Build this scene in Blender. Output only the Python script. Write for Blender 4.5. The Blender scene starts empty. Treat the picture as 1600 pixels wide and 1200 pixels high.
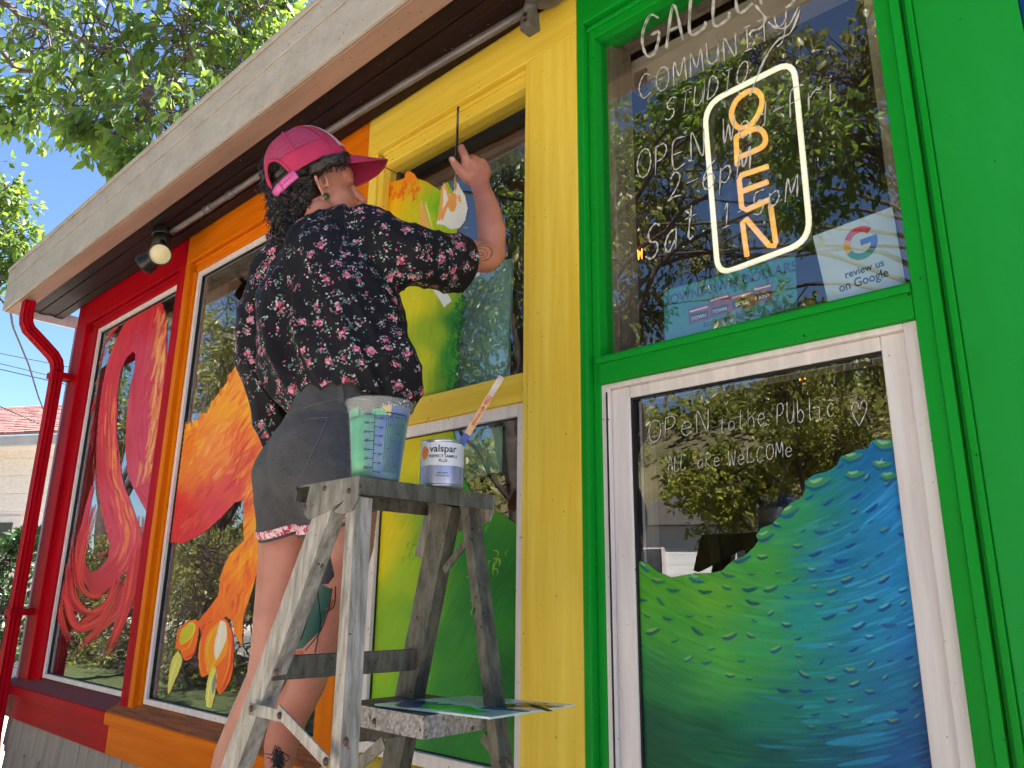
import bpy, bmesh, math, random
import numpy as np
from mathutils import Vector, Matrix, noise
from mathutils.bvhtree import BVHTree

random.seed(7); np.random.seed(7)
PI = math.pi
scn = bpy.context.scene
COL = scn.collection

# ------------------------------------------------------------------ camera, world, sun, exposure
CAM = np.array([0.0, -1.45, 1.25])
CR = np.array([0.73527017, 0.67767313, 0.01170058])
CU = np.array([0.16976889, -0.20085597, 0.96479811])
CF = np.array([-0.65616789, 0.70740088, 0.26273122])
FPX = 1197.344
cd = bpy.data.cameras.new('camera'); cam = bpy.data.objects.new('camera', cd); COL.objects.link(cam)
cd.sensor_width = 36.0; cd.lens = 36.0 * FPX / 1600.0; cd.clip_start = 0.02; cd.clip_end = 600
m = Matrix.Identity(4)
for i in range(3):
    m[i][0] = CR[i]; m[i][1] = CU[i]; m[i][2] = -CF[i]; m[i][3] = CAM[i]
cam.matrix_world = m
scn.camera = cam

SUN_EL, SUN_AZ = 57.0, 58.0      # azimuth: angle of the direction TO the sun, counter-clockwise from +x
world = bpy.data.worlds.new('World'); scn.world = world; world.use_nodes = True
wn = world.node_tree; bg = wn.nodes['Background']
sky = wn.nodes.new('ShaderNodeTexSky'); sky.sky_type = 'NISHITA'; sky.sun_disc = False
sky.sun_elevation = math.radians(SUN_EL); sky.sun_rotation = math.radians(90 - SUN_AZ)
sky.air_density = 1.0; sky.dust_density = 0.1; sky.ozone_density = 6.0
wn.links.new(sky.outputs[0], bg.inputs[0]); bg.inputs[1].default_value = 0.05
sl = bpy.data.lights.new('sun', 'SUN'); so = bpy.data.objects.new('sun', sl); COL.objects.link(so)
sl.energy = 5.0; sl.angle = math.radians(0.5); sl.color = (1.0, 0.95, 0.86)
sd = Vector((math.cos(math.radians(SUN_EL)) * math.cos(math.radians(SUN_AZ)), math.cos(math.radians(SUN_EL)) * math.sin(math.radians(SUN_AZ)), math.sin(math.radians(SUN_EL))))
so.rotation_euler = sd.to_track_quat('Z', 'Y').to_euler()
scn.view_settings.view_transform = 'Standard'; scn.view_settings.look = 'None'
scn.view_settings.gamma = 1.0; scn.view_settings.exposure = 2.52; scn.view_settings.use_curve_mapping = False
scn.cycles.max_bounces = 8; scn.cycles.transparent_max_bounces = 24

# ------------------------------------------------------------------ helpers
def ray(px, py): return CF * FPX + CR * (px - 800.0) - CU * (py - 600.0)
def at(px, py, d): return CAM + ray(px, py) * (d / FPX)              # a point at depth d
def aty(px, py, y):                                                   # a point on the plane y
    r = ray(px, py); return CAM + r * ((y + 1.45) / r[1])
def atz(px, py, z):
    r = ray(px, py); return CAM + r * ((z - 1.25) / r[2])

def lin(v):
    v = v / 255.0
    return v / 12.92 if v <= 0.04045 else ((v + 0.055) / 1.055) ** 2.4
def C(r, g, b): return (lin(r), lin(g), lin(b), 1.0)

def tag(o, label=None, cat=None, group=None, kind=None):
    if label: o['label'] = label
    if cat: o['category'] = cat
    if group: o['group'] = group
    if kind: o['kind'] = kind
    return o
def empty(name, loc=(0, 0, 0)):
    o = bpy.data.objects.new(name, None); COL.objects.link(o); o.location = loc; o.empty_display_size = 0.05
    return o
def link(name, me, mat=None, parent=None):
    o = bpy.data.objects.new(name, me); COL.objects.link(o)
    if mat is not None and len(me.materials) == 0: me.materials.append(mat)
    if parent is not None:
        o.parent = parent; t = Vector((0, 0, 0)); q = parent
        while q is not None: t += q.location; q = q.parent
        o.location = -t
    return o
def np_mesh(name, V, F, smooth=False, cols=None):
    V = np.asarray(V, dtype=np.float32); F = np.asarray(F, dtype=np.int32)
    me = bpy.data.meshes.new(name); n = F.shape[1]
    me.vertices.add(len(V)); me.vertices.foreach_set('co', V.ravel())
    me.loops.add(F.size); me.loops.foreach_set('vertex_index', F.ravel())
    me.polygons.add(len(F)); me.polygons.foreach_set('loop_start', np.arange(0, F.size, n, dtype=np.int32))
    if smooth: me.polygons.foreach_set('use_smooth', np.ones(len(F), dtype=bool))
    me.update(calc_edges=True); me.validate()
    if cols is not None:
        a = me.color_attributes.new('Col', 'FLOAT_COLOR', 'POINT'); a.data.foreach_set('color', np.asarray(cols, dtype=np.float32).ravel())
    return me
class MB:
    def __init__(s): s.v = []; s.f = []; s.sm = []
    def add(s, vs, fs, sm=False):
        n = len(s.v); s.v += [tuple(map(float, v)) for v in vs]; s.f += [tuple(i + n for i in f) for f in fs]; s.sm += [sm] * len(fs); return s
    def box(s, x0, x1, y0, y1, z0, z1):
        return s.add([(x0, y0, z0), (x1, y0, z0), (x1, y1, z0), (x0, y1, z0), (x0, y0, z1), (x1, y0, z1), (x1, y1, z1), (x0, y1, z1)],
                     [(0, 3, 2, 1), (4, 5, 6, 7), (0, 1, 5, 4), (1, 2, 6, 5), (2, 3, 7, 6), (3, 0, 4, 7)])
    def bar(s, a, b, u, wu, wv, v=None):       # beam a-b, section axis u (width wu) and the other axis (width wv)
        a = np.array(a, float); b = np.array(b, float); d = (b - a) / np.linalg.norm(b - a)
        u = np.array(u, float); u = u - d * (u @ d); u /= np.linalg.norm(u); w = np.cross(d, u)
        P = []
        for p in (a, b):
            for su, sw in ((-1, -1), (1, -1), (1, 1), (-1, 1)): P.append(p + u * su * wu / 2 + w * sw * wv / 2)
        return s.add(P, [(0, 3, 2, 1), (4, 5, 6, 7), (0, 1, 5, 4), (1, 2, 6, 5), (2, 3, 7, 6), (3, 0, 4, 7)])
    def hexa(s, P): return s.add(P, [(0, 3, 2, 1), (4, 5, 6, 7), (0, 1, 5, 4), (1, 2, 6, 5), (2, 3, 7, 6), (3, 0, 4, 7)])
    def tube(s, pts, r, n=8, caps=True, flat=None):
        pts = [np.array(p, float) for p in pts]; m_ = len(pts)
        rr = r if hasattr(r, '__len__') else [r] * m_
        prev = None; base = len(s.v); V = []
        for i, p in enumerate(pts):
            t = pts[min(i + 1, m_ - 1)] - pts[max(i - 1, 0)]; t = t / (np.linalg.norm(t) + 1e-12)
            if prev is None:
                h = np.array([0, 0, 1.0]) if abs(t[2]) < 0.9 else np.array([1.0, 0, 0])
                a = np.cross(t, h)
            else: a = prev - t * (prev @ t)
            a /= np.linalg.norm(a) + 1e-12; prev = a; b = np.cross(t, a)
            for k in range(n):
                an = 2 * PI * k / n; V.append(p + (a * math.cos(an) + b * math.sin(an)) * rr[i])
        F = []
        for i in range(m_ - 1):
            for k in range(n):
                F.append((i * n + k, i * n + (k + 1) % n, (i + 1) * n + (k + 1) % n, (i + 1) * n + k))
        s.add(V, F, True)
        if caps:
            s.f.append(tuple(base + k for k in range(n))[::-1]); s.sm.append(False)
            s.f.append(tuple(base + (m_ - 1) * n + k for k in range(n))); s.sm.append(False)
        return s
    def lathe(s, prof, c, ax=(0, 0, 1), n=32, caps=False):
        ax = np.array(ax, float); ax /= np.linalg.norm(ax); h = np.array([1.0, 0, 0]) if abs(ax[0]) < .8 else np.array([0, 1.0, 0])
        a = np.cross(ax, h); a /= np.linalg.norm(a); b = np.cross(ax, a); c = np.array(c, float); V = []
        for r, z in prof:
            for k in range(n): V.append(c + ax * z + (a * math.cos(2 * PI * k / n) + b * math.sin(2 * PI * k / n)) * r)
        F = [(i * n + k, i * n + (k + 1) % n, (i + 1) * n + (k + 1) % n, (i + 1) * n + k) for i in range(len(prof) - 1) for k in range(n)]
        return s.add(V, F, True)
    def prism(s, poly, y0, y1, axis='y'):       # polygon in (x,z) extruded along y
        n = len(poly); V = [(x, y0, z) for x, z in poly] + [(x, y1, z) for x, z in poly]
        return s.add(V, [tuple(range(n)), tuple(range(2 * n - 1, n - 1, -1))] + [(i, n + i, n + (i + 1) % n, (i + 1) % n) for i in range(n)])
    def build(s, name, mat, parent=None, bevel=0, fix=True):
        me = bpy.data.meshes.new(name); me.from_pydata(s.v, [], s.f); me.polygons.foreach_set('use_smooth', s.sm)
        if fix:
            bm = bmesh.new(); bm.from_mesh(me); bmesh.ops.recalc_face_normals(bm, faces=bm.faces); bm.to_mesh(me); bm.free()
        me.update(); o = link(name, me, mat, parent)
        if bevel:
            b = o.modifiers.new('bevel', 'BEVEL'); b.width = bevel; b.segments = 2; b.limit_method = 'ANGLE'; b.angle_limit = 0.6
        return o
def bx(name, x0, x1, y0, y1, z0, z1, mat, parent=None, bevel=0.002): return MB().box(x0, x1, y0, y1, z0, z1).build(name, mat, parent, bevel)

# ------------------------------------------------------------------ materials
MAT = {}
def new_mat(name):
    m_ = bpy.data.materials.new(name); m_.use_nodes = True; MAT[name] = m_
    return m_, m_.node_tree.nodes, m_.node_tree.links, m_.node_tree.nodes['Principled BSDF']
def N(ns, t, **k):
    n = ns.new(t)
    for a, b in k.items():
        if a in n.inputs.keys(): n.inputs[a].default_value = b
        else: setattr(n, a, b)
    return n
def ramp(ns, stops):
    r = ns.new('ShaderNodeValToRGB'); e = r.color_ramp.elements
    while len(e) < len(stops): e.new(0.5)
    for el, (p, c) in zip(e, stops): el.position = p; el.color = c
    return r
def surf(name, base, dark=None, rough=0.45, scale=6.0, stretch=(1, 1, 1), bump=0.15, bscale=60.0, specks=0.0, speckcol=(0.05, 0.04, 0.03, 1), metal=0.0, coat=0.0, detail=6, contrast=(0.35, 0.65), bdist=0.002, spec=0.5, grime=0.0):
    m_, ns, ls, p = new_mat(name)
    tc = ns.new('ShaderNodeTexCoord'); mp = N(ns, 'ShaderNodeMapping'); mp.inputs['Scale'].default_value = stretch
    ls.new(tc.outputs['Object'], mp.inputs[0])
    n1 = N(ns, 'ShaderNodeTexNoise', Scale=scale, Detail=detail, Roughness=0.6); ls.new(mp.outputs[0], n1.inputs['Vector'])
    if dark is None: dark = tuple(c * 0.8 for c in base[:3]) + (1,)
    r = ramp(ns, [(contrast[0], dark), (contrast[1], base)]); ls.new(n1.outputs[0], r.inputs[0]); out = r.outputs[0]
    if grime > 0:
        n3 = N(ns, 'ShaderNodeTexNoise', Scale=scale * 3.7, Detail=8, Roughness=0.75); ls.new(mp.outputs[0], n3.inputs['Vector'])
        r3 = ramp(ns, [(0.5, (0, 0, 0, 1)), (0.78, (grime, grime, grime, 1))]); ls.new(n3.outputs[0], r3.inputs[0])
        mx = N(ns, 'ShaderNodeMix', data_type='RGBA'); ls.new(r3.outputs[0], mx.inputs[0]); ls.new(out, mx.inputs[6]); mx.inputs[7].default_value = speckcol; out = mx.outputs[2]
    if specks > 0:
        v = N(ns, 'ShaderNodeTexNoise', Scale=85.0, Detail=2, Roughness=0.5); ls.new(tc.outputs['Object'], v.inputs['Vector'])
        r2 = ramp(ns, [(0.76 - 0.14 * specks, (0, 0, 0, 1)), (0.785 - 0.14 * specks, (1, 1, 1, 1))]); ls.new(v.outputs[0], r2.inputs[0])
        mx = N(ns, 'ShaderNodeMix', data_type='RGBA'); ls.new(r2.outputs[0], mx.inputs[0]); ls.new(out, mx.inputs[6]); mx.inputs[7].default_value = speckcol; out = mx.outputs[2]
    if 'paint' in name and spec == 0.5: spec = 0.06 if name[:3] in ('red', 'ora') else 0.16; rough = max(rough, 0.55)
    ls.new(out, p.inputs['Base Color']); p.inputs['Roughness'].default_value = rough; p.inputs['Metallic'].default_value = metal
    p.inputs['Coat Weight'].default_value = coat; p.inputs['Specular IOR Level'].default_value = spec
    if bump:
        n2 = N(ns, 'ShaderNodeTexNoise', Scale=bscale, Detail=5); ls.new(mp.outputs[0], n2.inputs['Vector'])
        b = N(ns, 'ShaderNodeBump', Strength=bump, Distance=bdist); ls.new(n2.outputs[0], b.inputs['Height']); ls.new(b.outputs[0], p.inputs['Normal'])
    return m_
VS = (14, 14, 0.9)    # vertical streaks
HS = (0.9, 14, 14)    # horizontal streaks
red = surf('red_paint', C(176, 4, 24), C(146, 2, 18), 0.42, 1.6, VS, 0.35, 6, 0.22, C(70, 20, 15))
redh = surf('red_paint_horizontal', C(176, 4, 24), C(146, 2, 18), 0.42, 1.6, HS, 0.3, 6, 0.2, C(70, 20, 15))
orange = surf('orange_paint', C(216, 116, 8), C(196, 96, 4), 0.4, 1.6, VS, 0.35, 6, 0.25, C(80, 40, 10))
orangeh = surf('orange_paint_horizontal', C(222, 116, 14), C(200, 98, 6), 0.4, 1.6, HS, 0.3, 6, 0.22, C(80, 40, 10))
yellow = surf('yellow_paint', C(236, 204, 84), C(222, 184, 58), 0.45, 1.6, VS, 0.3, 6, 0.3, C(90, 60, 20))
yellowh = surf('yellow_paint_horizontal', C(234, 200, 78), C(220, 182, 56), 0.45, 1.6, HS, 0.3, 6, 0.25, C(90, 60, 20))
green = surf('green_paint', C(8, 146, 42), C(4, 134, 30), 0.3, 1.2, VS, 0.35, 6, 0.2, C(20, 60, 20))
greenh = surf('green_paint_horizontal', C(8, 146, 42), C(4, 134, 30), 0.3, 1.2, HS, 0.3, 6, 0.2, C(20, 60, 20))
greenp = surf('green_panel_paint', C(26, 148, 58), C(14, 138, 40), 0.5, 1.3, (3, 3, 0.8), 0.5, 18, 0.2, C(30, 80, 30))
blue = surf('blue_paint', C(10, 60, 120), None, 0.4)
sky_glare = surf('lavender_paint', C(190, 150, 185), C(165, 120, 160), 0.2, 2, VS, 0.2, 8)  # lavender stands for sky glare on the corner board, put into its colour
vinyl = surf('white_vinyl', C(228, 218, 216), C(212, 200, 200), 0.4, 3, VS, 0.1, 20, 0.3, C(90, 70, 60), grime=0.12)
gasket = surf('black_gasket', C(24, 22, 22), None, 0.6)
fascia = surf('fascia_paint', C(184, 174, 162), C(164, 154, 143), 0.6, 4, (2, 4, 4), 0.5, 60, 0.5, C(105, 96, 88), contrast=(0.3, 0.7), grime=0.3)
under = surf('gutter_underside_paint', C(160, 126, 108), C(136, 106, 92), 0.5, 2.5, (0.6, 4, 4), 0.15, 40, 0.3)
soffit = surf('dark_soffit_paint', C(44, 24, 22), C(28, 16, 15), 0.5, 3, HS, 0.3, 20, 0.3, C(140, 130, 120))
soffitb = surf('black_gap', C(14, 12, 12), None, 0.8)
conduit = surf('grey_conduit', C(128, 120, 120), C(98, 90, 90), 0.4, 5, (1, 4, 4), 0.2, 60, 0.4, metal=0.3)
fixture = surf('grey_fixture', C(104, 98, 94), C(70, 66, 62), 0.5, 14, (1, 1, 1), 0.5, 80, 0.5)
blackpl = surf('black_plastic', C(30, 28, 28), C(18, 17, 17), 0.35)
lens = surf('frosted_lens', C(232, 218, 180), C(210, 192, 140), 0.35, 8)
shing = surf('grey_shingle_paint', C(158, 146, 136), C(132, 120, 112), 0.7, 2, (8, 8, 0.8), 0.6, 10, 0.4)
sillw = surf('weathered_sill', C(120, 74, 56), C(82, 50, 44), 0.8, 6, (2, 2, 2), 0.6, 40, 0.8, C(60, 34, 24), grime=0.6)
jamb = surf('interior_jamb', C(150, 136, 116), C(112, 96, 82), 0.6, 2, VS, 0.2)
jambd = surf('interior_dark_jamb', C(84, 64, 58), C(58, 44, 42), 0.6, 2, VS, 0.2)
rail_dark = surf('dark_headrail', C(92, 90, 88), C(66, 64, 62), 0.35, 3, HS, 0.2, metal=0.2)
room_m = surf('interior_wall', C(92, 66, 56), C(70, 50, 44), 0.8, 2)
room_f = surf('interior_floor', C(70, 58, 50), None, 0.7)
mint = surf('mint_board', C(150, 196, 180), C(132, 178, 164), 0.3, 3)
ink = surf('black_ink', C(22, 26, 28), None, 0.6, bump=0)
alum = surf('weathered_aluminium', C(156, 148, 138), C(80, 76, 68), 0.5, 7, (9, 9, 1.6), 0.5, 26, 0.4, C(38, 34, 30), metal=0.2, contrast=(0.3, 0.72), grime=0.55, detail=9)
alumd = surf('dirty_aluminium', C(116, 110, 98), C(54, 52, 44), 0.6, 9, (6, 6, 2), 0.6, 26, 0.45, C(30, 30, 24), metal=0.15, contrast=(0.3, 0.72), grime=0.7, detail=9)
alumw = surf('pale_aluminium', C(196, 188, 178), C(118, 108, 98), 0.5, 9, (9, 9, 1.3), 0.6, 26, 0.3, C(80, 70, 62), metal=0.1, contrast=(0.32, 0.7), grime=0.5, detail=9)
rivet = surf('rusty_rivet', C(96, 62, 46), C(52, 38, 32), 0.6, 80)
chalk = surf('white_window_paint', C(206, 202, 196), C(168, 164, 158), 0.7, 60, (1, 1, 1), 0.0)

def schlick(ns, ls, f0):        # reflectance of a thin sheet, the same from both sides
    lw = N(ns, 'ShaderNodeLayerWeight', Blend=0.5); p = N(ns, 'ShaderNodeMath', operation='POWER'); p.inputs[1].default_value = 4.0; ls.new(lw.outputs['Facing'], p.inputs[0])
    m_ = N(ns, 'ShaderNodeMath', operation='MULTIPLY_ADD'); ls.new(p.outputs[0], m_.inputs[0]); m_.inputs[1].default_value = 1 - f0; m_.inputs[2].default_value = f0; m_.use_clamp = True
    return m_.outputs[0]
def glass_mat():
    m_, ns, ls, p = new_mat('window_glass'); ns.remove(p)
    out = [n for n in ns if n.type == 'OUTPUT_MATERIAL'][0]
    gl = N(ns, 'ShaderNodeBsdfGlossy', Roughness=0.0); gl.inputs['Color'].default_value = (1, 1, 1, 1)
    tr = ns.new('ShaderNodeBsdfTransparent'); tr.inputs[0].default_value = (0.88, 0.9, 0.88, 1)
    mx = ns.new('ShaderNodeMixShader'); tc = ns.new('ShaderNodeTexCoord')
    nz = N(ns, 'ShaderNodeTexNoise', Scale=2.6, Detail=1); ls.new(tc.outputs['Object'], nz.inputs['Vector'])
    b = N(ns, 'ShaderNodeBump', Strength=0.12, Distance=0.01); ls.new(nz.outputs[0], b.inputs['Height'])
    ls.new(b.outputs[0], gl.inputs['Normal'])
    ls.new(schlick(ns, ls, 0.155), mx.inputs[0]); ls.new(tr.outputs[0], mx.inputs[1]); ls.new(gl.outputs[0], mx.inputs[2]); ls.new(mx.outputs[0], out.inputs[0])
    return m_
glass = glass_mat()
def mural_mat():
    m_, ns, ls, p = new_mat('mural_paint')
    a = ns.new('ShaderNodeVertexColor'); a.layer_name = 'Col'
    tc = ns.new('ShaderNodeTexCoord'); nz = N(ns, 'ShaderNodeTexNoise', Scale=55.0, Detail=4); ls.new(tc.outputs['Object'], nz.inputs['Vector'])
    b = N(ns, 'ShaderNodeBump', Strength=0.25, Distance=0.002); ls.new(nz.outputs[0], b.inputs['Height']); ls.new(b.outputs[0], p.inputs['Normal'])
    ls.new(a.outputs[0], p.inputs['Base Color']); ls.new(a.outputs[1], p.inputs['Alpha']); p.inputs['Roughness'].default_value = 0.5; p.inputs['Specular IOR Level'].default_value = 0.25
    return m_
mural_m = mural_mat()
def emis(name, col, s, base=None):
    m_, ns, ls, p = new_mat(name); p.inputs['Base Color'].default_value = base or col; p.inputs['Emission Color'].default_value = col; p.inputs['Emission Strength'].default_value = s
    p.inputs['Roughness'].default_value = 0.3
    return m_
def clear_mat(name, tint=(0.97, 0.99, 0.99, 1), ior=1.3, rough=0.02):
    m_, ns, ls, p = new_mat(name); ns.remove(p); out = [n for n in ns if n.type == 'OUTPUT_MATERIAL'][0]
    gl = N(ns, 'ShaderNodeBsdfGlossy', Roughness=rough)
    tr = ns.new('ShaderNodeBsdfTransparent'); tr.inputs[0].default_value = tint; mx = ns.new('ShaderNodeMixShader')
    ls.new(schlick(ns, ls, 0.03), mx.inputs[0]); ls.new(tr.outputs[0], mx.inputs[1]); ls.new(gl.outputs[0], mx.inputs[2]); ls.new(mx.outputs[0], out.inputs[0])
    return m_
def leaf_mat(name, a, b, tr, tmix=0.5, rough=0.4):
    m_, ns, ls, p = new_mat(name); out = [n for n in ns if n.type == 'OUTPUT_MATERIAL'][0]
    gi = ns.new('ShaderNodeNewGeometry'); r = ramp(ns, [(0.0, a), (1.0, b)]); ls.new(gi.outputs['Random Per Island'], r.inputs[0])
    ls.new(r.outputs[0], p.inputs['Base Color']); p.inputs['Roughness'].default_value = rough
    t = ns.new('ShaderNodeBsdfTranslucent'); t.inputs[0].default_value = tr
    hs = N(ns, 'ShaderNodeMix', data_type='RGBA'); hs.inputs[0].default_value = 0.35; hs.inputs[6].default_value = tr; ls.new(r.outputs[0], hs.inputs[7]); ls.new(hs.outputs[2], t.inputs[0])
    mx = ns.new('ShaderNodeMixShader'); mx.inputs[0].default_value = tmix
    ls.new(p.outputs[0], mx.inputs[1]); ls.new(t.outputs[0], mx.inputs[2]); ls.new(mx.outputs[0], out.inputs[0])
    return m_
leafA = leaf_mat('bright_leaf', (0.04, 0.09, 0.02, 1), (0.10, 0.17, 0.05, 1), (0.36, 0.52, 0.05, 1), 0.52)
leafB = leaf_mat('dark_leaf', (0.03, 0.06, 0.02, 1), (0.075, 0.11, 0.035, 1), (0.14, 0.22, 0.03, 1), 0.35)
leafC = leaf_mat('olive_leaf', (0.10, 0.12, 0.02, 1), (0.24, 0.24, 0.05, 1), (0.2, 0.24, 0.04, 1), 0.35)
leafE = leaf_mat('golden_leaf', (0.18, 0.21, 0.03, 1), (0.36, 0.36, 0.06, 1), (0.4, 0.42, 0.05, 1), 0.35)
leafD = leaf_mat('shrub_leaf', (0.02, 0.06, 0.02, 1), (0.05, 0.12, 0.03, 1), (0.06, 0.14, 0.02, 1), 0.15)
bark = surf('bark', C(120, 104, 96), C(70, 60, 55), 0.8, 12, (1, 1, 1), 0.7, 50)
barkd = surf('dark_bark', C(84, 70, 62), C(48, 40, 36), 0.85, 10, (1, 1, 1), 0.7, 50)

# ------------------------------------------------------------------ ground and street (setting)
def slab(name, x0, x1, y0, y1, z0, z1, mat): return tag(bx(name, x0, x1, y0, y1, z0, z1, mat, None, 0), kind='structure')
concrete = surf('concrete', C(204, 196, 184), C(182, 174, 162), 0.85, 3, (1, 1, 1), 0.3, 60)
asphalt = surf('asphalt', C(126, 124, 122), C(104, 102, 100), 0.9, 8, (1, 1, 1), 0.5, 90)
soil = surf('soil', C(104, 92, 66), C(72, 72, 40), 0.95, 0.8, (1, 1, 1), 0.4, 10)
slab('ground', -220, 220, -220, 220, -0.6, -0.14, soil)
slab('road', -120, 120, -11.5, -4.2, -0.14, -0.12, asphalt)
slab('pavement', -40, 40, -4.05, 6, -0.13, 0.0, concrete)
slab('added_lawn', -40, -5.6, -4.05, -0.9, 0.001, 0.03, surf('lawn_green', C(74, 88, 44), C(52, 62, 32), .95, 20, (1, 1, 1), .8, 120))  # unseen grass strip, added to darken the ground reflected in the left windows
slab('kerb', -40, 40, -4.2, -4.053, -0.13, 0.004, surf('kerb_concrete', C(168, 164, 156), None, 0.8))
slab('far_pavement', -40, 40, -14, -11.5, -0.13, 0.0, concrete)
# road centre line
slab('road_marking', -120, 120, -7.9, -7.8, -0.119, -0.116, surf('road_paint', C(214, 200, 120), None, 0.7))

# ------------------------------------------------------------------ shop building
S = empty('shop_building', (-2.2, 0.0, 0.0))
tag(S, 'small shop front with red, orange, yellow, green and blue painted bays and large windows', 'building')
# roof, gutter, fascia
XL, XR = -5.27, 3.2
SOF = 2.905
bx('roof', XL, XR, -0.30, 4.2, 3.06, 3.12, surf('roof_felt', C(96, 92, 90), None, 0.9), S)
g = MB(); g.box(XL, XR, -0.34, -0.325, 2.872, 3.035); g.box(XL, XR, -0.345, -0.325, 3.036, 3.13)
go = g.build('fascia', fascia, S, 0.003)
bx('gutter_lip', XL, XR, -0.354, -0.3455, 3.1185, 3.142, fascia, S, 0.003)
bx('gutter_underside', XL, XR, -0.3245, -0.245, 2.866, 2.886, under, S, 0.003)
bx('fascia_end', XL - 0.012, XL - 0.0005, -0.34, -0.25, 2.872, 3.12, fascia, S)
yy = -0.243; k = 0
for w_ in (0.046, 0.046, 0.046, 0.046, 0.05):
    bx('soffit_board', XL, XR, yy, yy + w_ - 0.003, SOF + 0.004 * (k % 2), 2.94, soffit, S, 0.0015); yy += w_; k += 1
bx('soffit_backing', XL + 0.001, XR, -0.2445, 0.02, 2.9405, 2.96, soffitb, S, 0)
bx('rake_board', XL - 0.03, XL - 0.0125, -0.2495, 0.3, 2.868, 2.95, vinyl, S)
# walls around the windows
bx('side_wall', -5.0, -4.9, 0.1005, 4.0, -0.1, 2.94, surf('side_wall_paint', C(190, 150, 180), None, 0.5), S)
bx('back_wall', -5.0, 3.2, 4.0005, 4.1, -0.1, 3.05, room_m, S)
bx('right_wall', 3.1, 3.2, 0.1005, 4.0, -0.1, 3.05, room_m, S)
bx('interior_ceiling', -4.9, 3.1, 0.13, 4.0, 2.97, 3.0, surf('ceiling_paint', C(110, 90, 76), None, 0.8), S)
bx('interior_floor', -4.9, 3.1, 0.1, 4.0, 0.2, 0.25, room_f, S)
bx('lower_wall', -4.99, 3.2, 0.005, 0.1, -0.13, 0.70, room_m, S, 0)
XB = [-5.0, -3.52, -2.075, -1.115, -0.118, 3.2]
HM = [redh, orangeh, yellowh, greenh, blue]; VM = [red, orange, yellow, green, blue]
for i in range(5):
    zb = 2.775 if i != 3 else 2.79
    bx('header_board', XB[i] + (0.0005 if i else 0), XB[i + 1], 0.0, 0.1, zb, 2.94, HM[i], S, 0.0025)
# reveal header boards (inner frame, one step back)
for i, (a, b) in enumerate(((-4.76, -3.6), (-3.4445, -2.17), (-2.0, -1.3125), (-1.09, -0.355))):
    zb = (2.722, 2.722, 2.712, 2.742)[i]
    bx('inner_head_trim', a, b, 0.02, 0.1, zb, (2.7745 if i != 3 else 2.7895), HM[i], S, 0.003)
    bx('head_bead', a, b, 0.012, 0.0195, 2.752 + (.015 if i == 3 else 0), 2.766 + (.015 if i == 3 else 0), HM[i], S, 0.003)
# posts: (x0,x1,y0,z0,z1,mat)
for x0, x1, y0, z0, z1, mt in (
        (-5.0, -4.835, 0.0, 0.75, 2.7745, red), (-4.8345, -4.705, 0.02, 0.75, 2.7215, red),
        (-3.6, -3.5205, 0.0, 0.75, 2.7745, red), (-3.52, -3.475, 0.0, 0.75, 2.7745, orange), (-3.4745, -3.445, 0.02, 0.75, 2.7215, orange),
        (-2.17, -2.0755, 0.012, 0.75, 2.7745, orange), (-2.075, -2.03, 0.012, 0.75, 2.7745, yellow), (-2.0295, -2.0, 0.02, 1.74, 2.7115, yellow), (-2.0295, -1.975, 0.02, 0.75, 1.7395, yellow),
        (-1.312, -1.29, 0.006, 0.75, 2.7745, yellow), (-1.2895, -1.1155, 0.0, 0.75, 2.7745, yellow),
        (-1.115, -1.09, 0.0, 0.75, 2.7895, green), (-1.0895, -1.067, 0.018, 0.75, 2.7415, green), (-1.0995, -1.0905, -0.004, 0.75, 2.7895, green),
        (-0.355, -0.325, 0.008, 0.75, 2.7895, green), (-0.3245, -0.306, -0.002, 0.75, 2.7895, green), (-0.3055, -0.2965, 0.012, 0.75, 2.7895, green), (-0.296, -0.284, -0.006, 0.55, 2.7895, green),
        (-0.2835, -0.1185, -0.0, 0.1, 2.7895, greenp), (-0.118, 0.3, 0.004, 0.1, 2.7895, blue), (0.3005, 3.2, 0.01, 0.1, 2.7895, blue)):
    bx('trim_post', x0, x1, y0, 0.1, z0, z1, mt, S, 0.0025)
bx('corner_board', -5.032, -5.0005, -0.0, 0.1, 0.4, 2.80, sky_glare, S, 0.003)
# mid rails
bx('mid_rail', -1.9995, -1.3125, 0.02, 0.1, 1.742, 1.822, yellowh, S, 0.003)
bx('mid_rail', -1.0665, -0.3555, 0.008, 0.1, 1.741, 1.812, greenh, S, 0.003)
bx('rail_lip', -1.0665, -0.3555, 0.0, 0.0075, 1.790, 1.806, greenh, S, 0.002)
# sills and aprons
def sill(x0, x1, mt, mtop):
    m_ = MB(); P = [(x0, -0.045, 0.695), (x1, -0.045, 0.695), (x1, 0.06, 0.695), (x0, 0.06, 0.695), (x0, -0.045, 0.742), (x1, -0.045, 0.742), (x1, 0.06, 0.796), (x0, 0.06, 0.796)]
    m_.hexa(P).build('sill', mt, S, 0.003)
    t = MB().hexa([(x0 + .001, -0.04, 0.7465), (x1 - .001, -0.04, 0.7465), (x1 - .001, 0.06, 0.7975), (x0 + .001, 0.06, 0.7975), (x0 + .001, -0.04, 0.7485), (x1 - .001, -0.04, 0.7485), (x1 - .001, 0.06, 0.8), (x0 + .001, 0.06, 0.8)])
    t.build('sill_top', mtop, S, 0)
    bx('apron_board', x0, x1, -0.022, 0.0045, 0.578, 0.694, mt, S, 0.003)
sill(-5.06, -3.632, redh, surf('weathered_red_sill', C(128, 30, 34), C(96, 52, 54), 0.7, 5, HS, 0.5, 30, 0.6, C(60, 30, 26), grime=0.5))
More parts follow.
